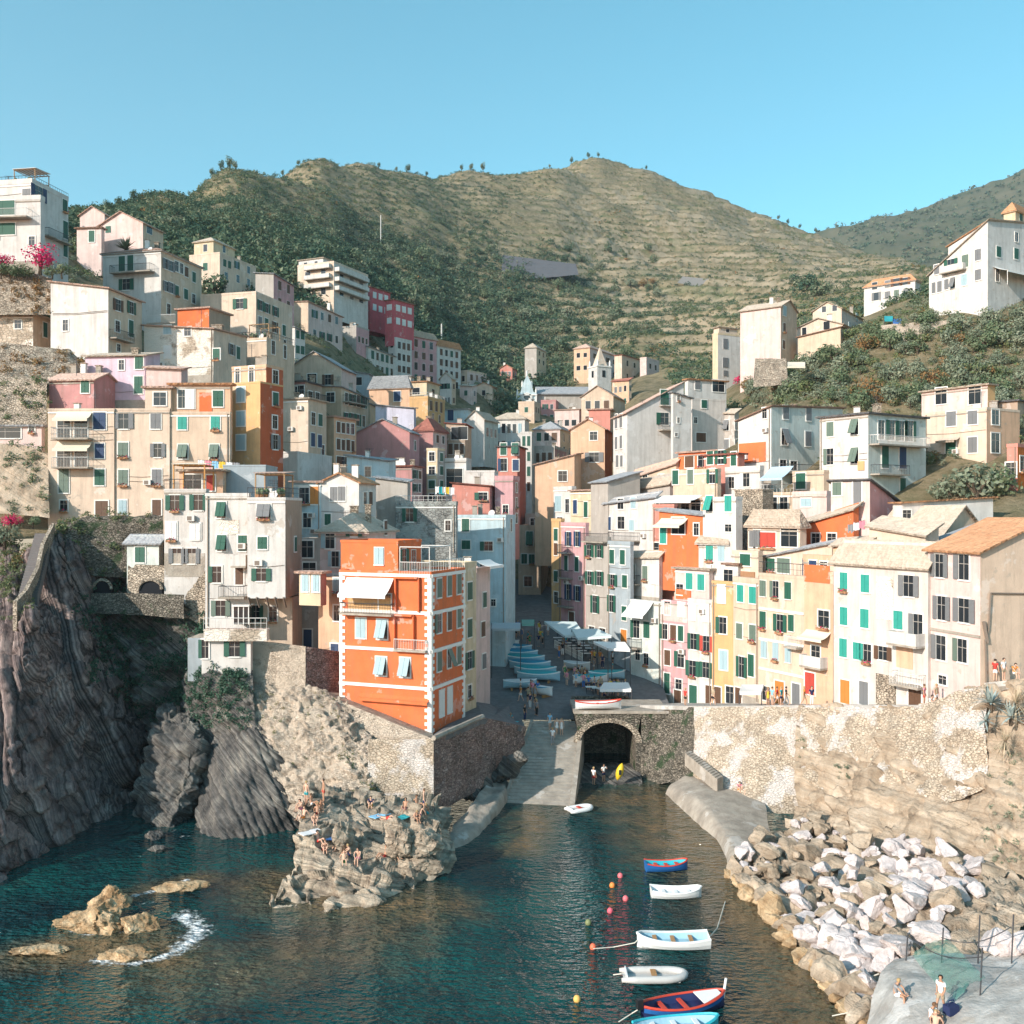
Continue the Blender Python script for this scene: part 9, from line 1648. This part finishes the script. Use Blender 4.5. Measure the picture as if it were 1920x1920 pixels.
mb = MB(); a, b_ = P(1758, 1358, 77.6), P(1838, 1318, 74.2); mb.prism([a, b_, b_ + Vector((0, 0, -.5)), a + Vector((0, 0, -.4))], (.0, -.5, 0), mat('orange_rail', (.62, .30, .10), .8, amt=.3)); tag(mb.build('wooden_beam'), 'orange slanting beam on the wall below the people', 'beam')
# a pale mast in the valley wood
for px, py, D, h_, lab in ((714, 460, 480, 14, 'pale mast standing in the valley wood'), (828, 655, 330, 8, 'grey pole behind the tall white house')):
 q = hit(px, py, 260); mb = MB(); mb.tube([q, q + Vector((0, 0, h_))], .22, M_WIRON, 5); tag(mb.build('mast'), lab, 'mast')
# washing lines
for (x0, y0, x1, y1, D, cs, lab) in ((370, 862, 450, 868, 101, ['white', 'pink', 'sky', 'yellow', 'white', 'grey'], 'washing line with pastel laundry under the teal shutters'), (818, 912, 850, 914, 112, ['white', 'teal', 'white', 'yellow', 'white'], 'washing line on the grey stone house roof'), (1590, 985, 1622, 975, 93, ['grey', 'white', 'pink'], 'washing on a line over the sloping grey roof')):
 a, b_ = P(x0, y0, D), P(x1, y1, D); t = empty('washing_line', (a + b_) / 2, lab, 'laundry'); mb = MB(); mb.tube([a - t.location, b_ - t.location], .02, M_IRON, 4); mb.build('line', t)
 for i, c in enumerate(cs):
  p = a.lerp(b_, (i + .5) / len(cs)) - t.location; mb = MB(); w = .3; k = 4
  for j in range(k): mb.box(p.x - w + 2 * w * j / k, p.x - w + 2 * w * (j + 1) / k, p.y - .02 + .04 * (j % 2), p.y + .01 + .04 * (j % 2), p.z - rng.uniform(.6, .9), p.z, CL[c])
  mb.build('garment', t)
# air between the bay and the hills
hm = bpy.data.materials.new('haze'); hm.use_nodes = True; n_, l_ = hm.node_tree.nodes, hm.node_tree.links; n_.remove(n_['Principled BSDF']); pv = n_.new('ShaderNodeVolumePrincipled'); pv.inputs['Color'].default_value = (.80, .90, .97, 1); pv.inputs['Density'].default_value = .00011; pv.inputs['Anisotropy'].default_value = .2; l_.new(pv.outputs[0], n_['Material Output'].inputs['Volume'])
mb = MB(); mb.box(-1900, 2700, -110, 2500, -9.5, 1020, hm); hz = mb.build('haze'); hz['kind'] = 'stuff'
SC.cycles.volume_bounces = 0
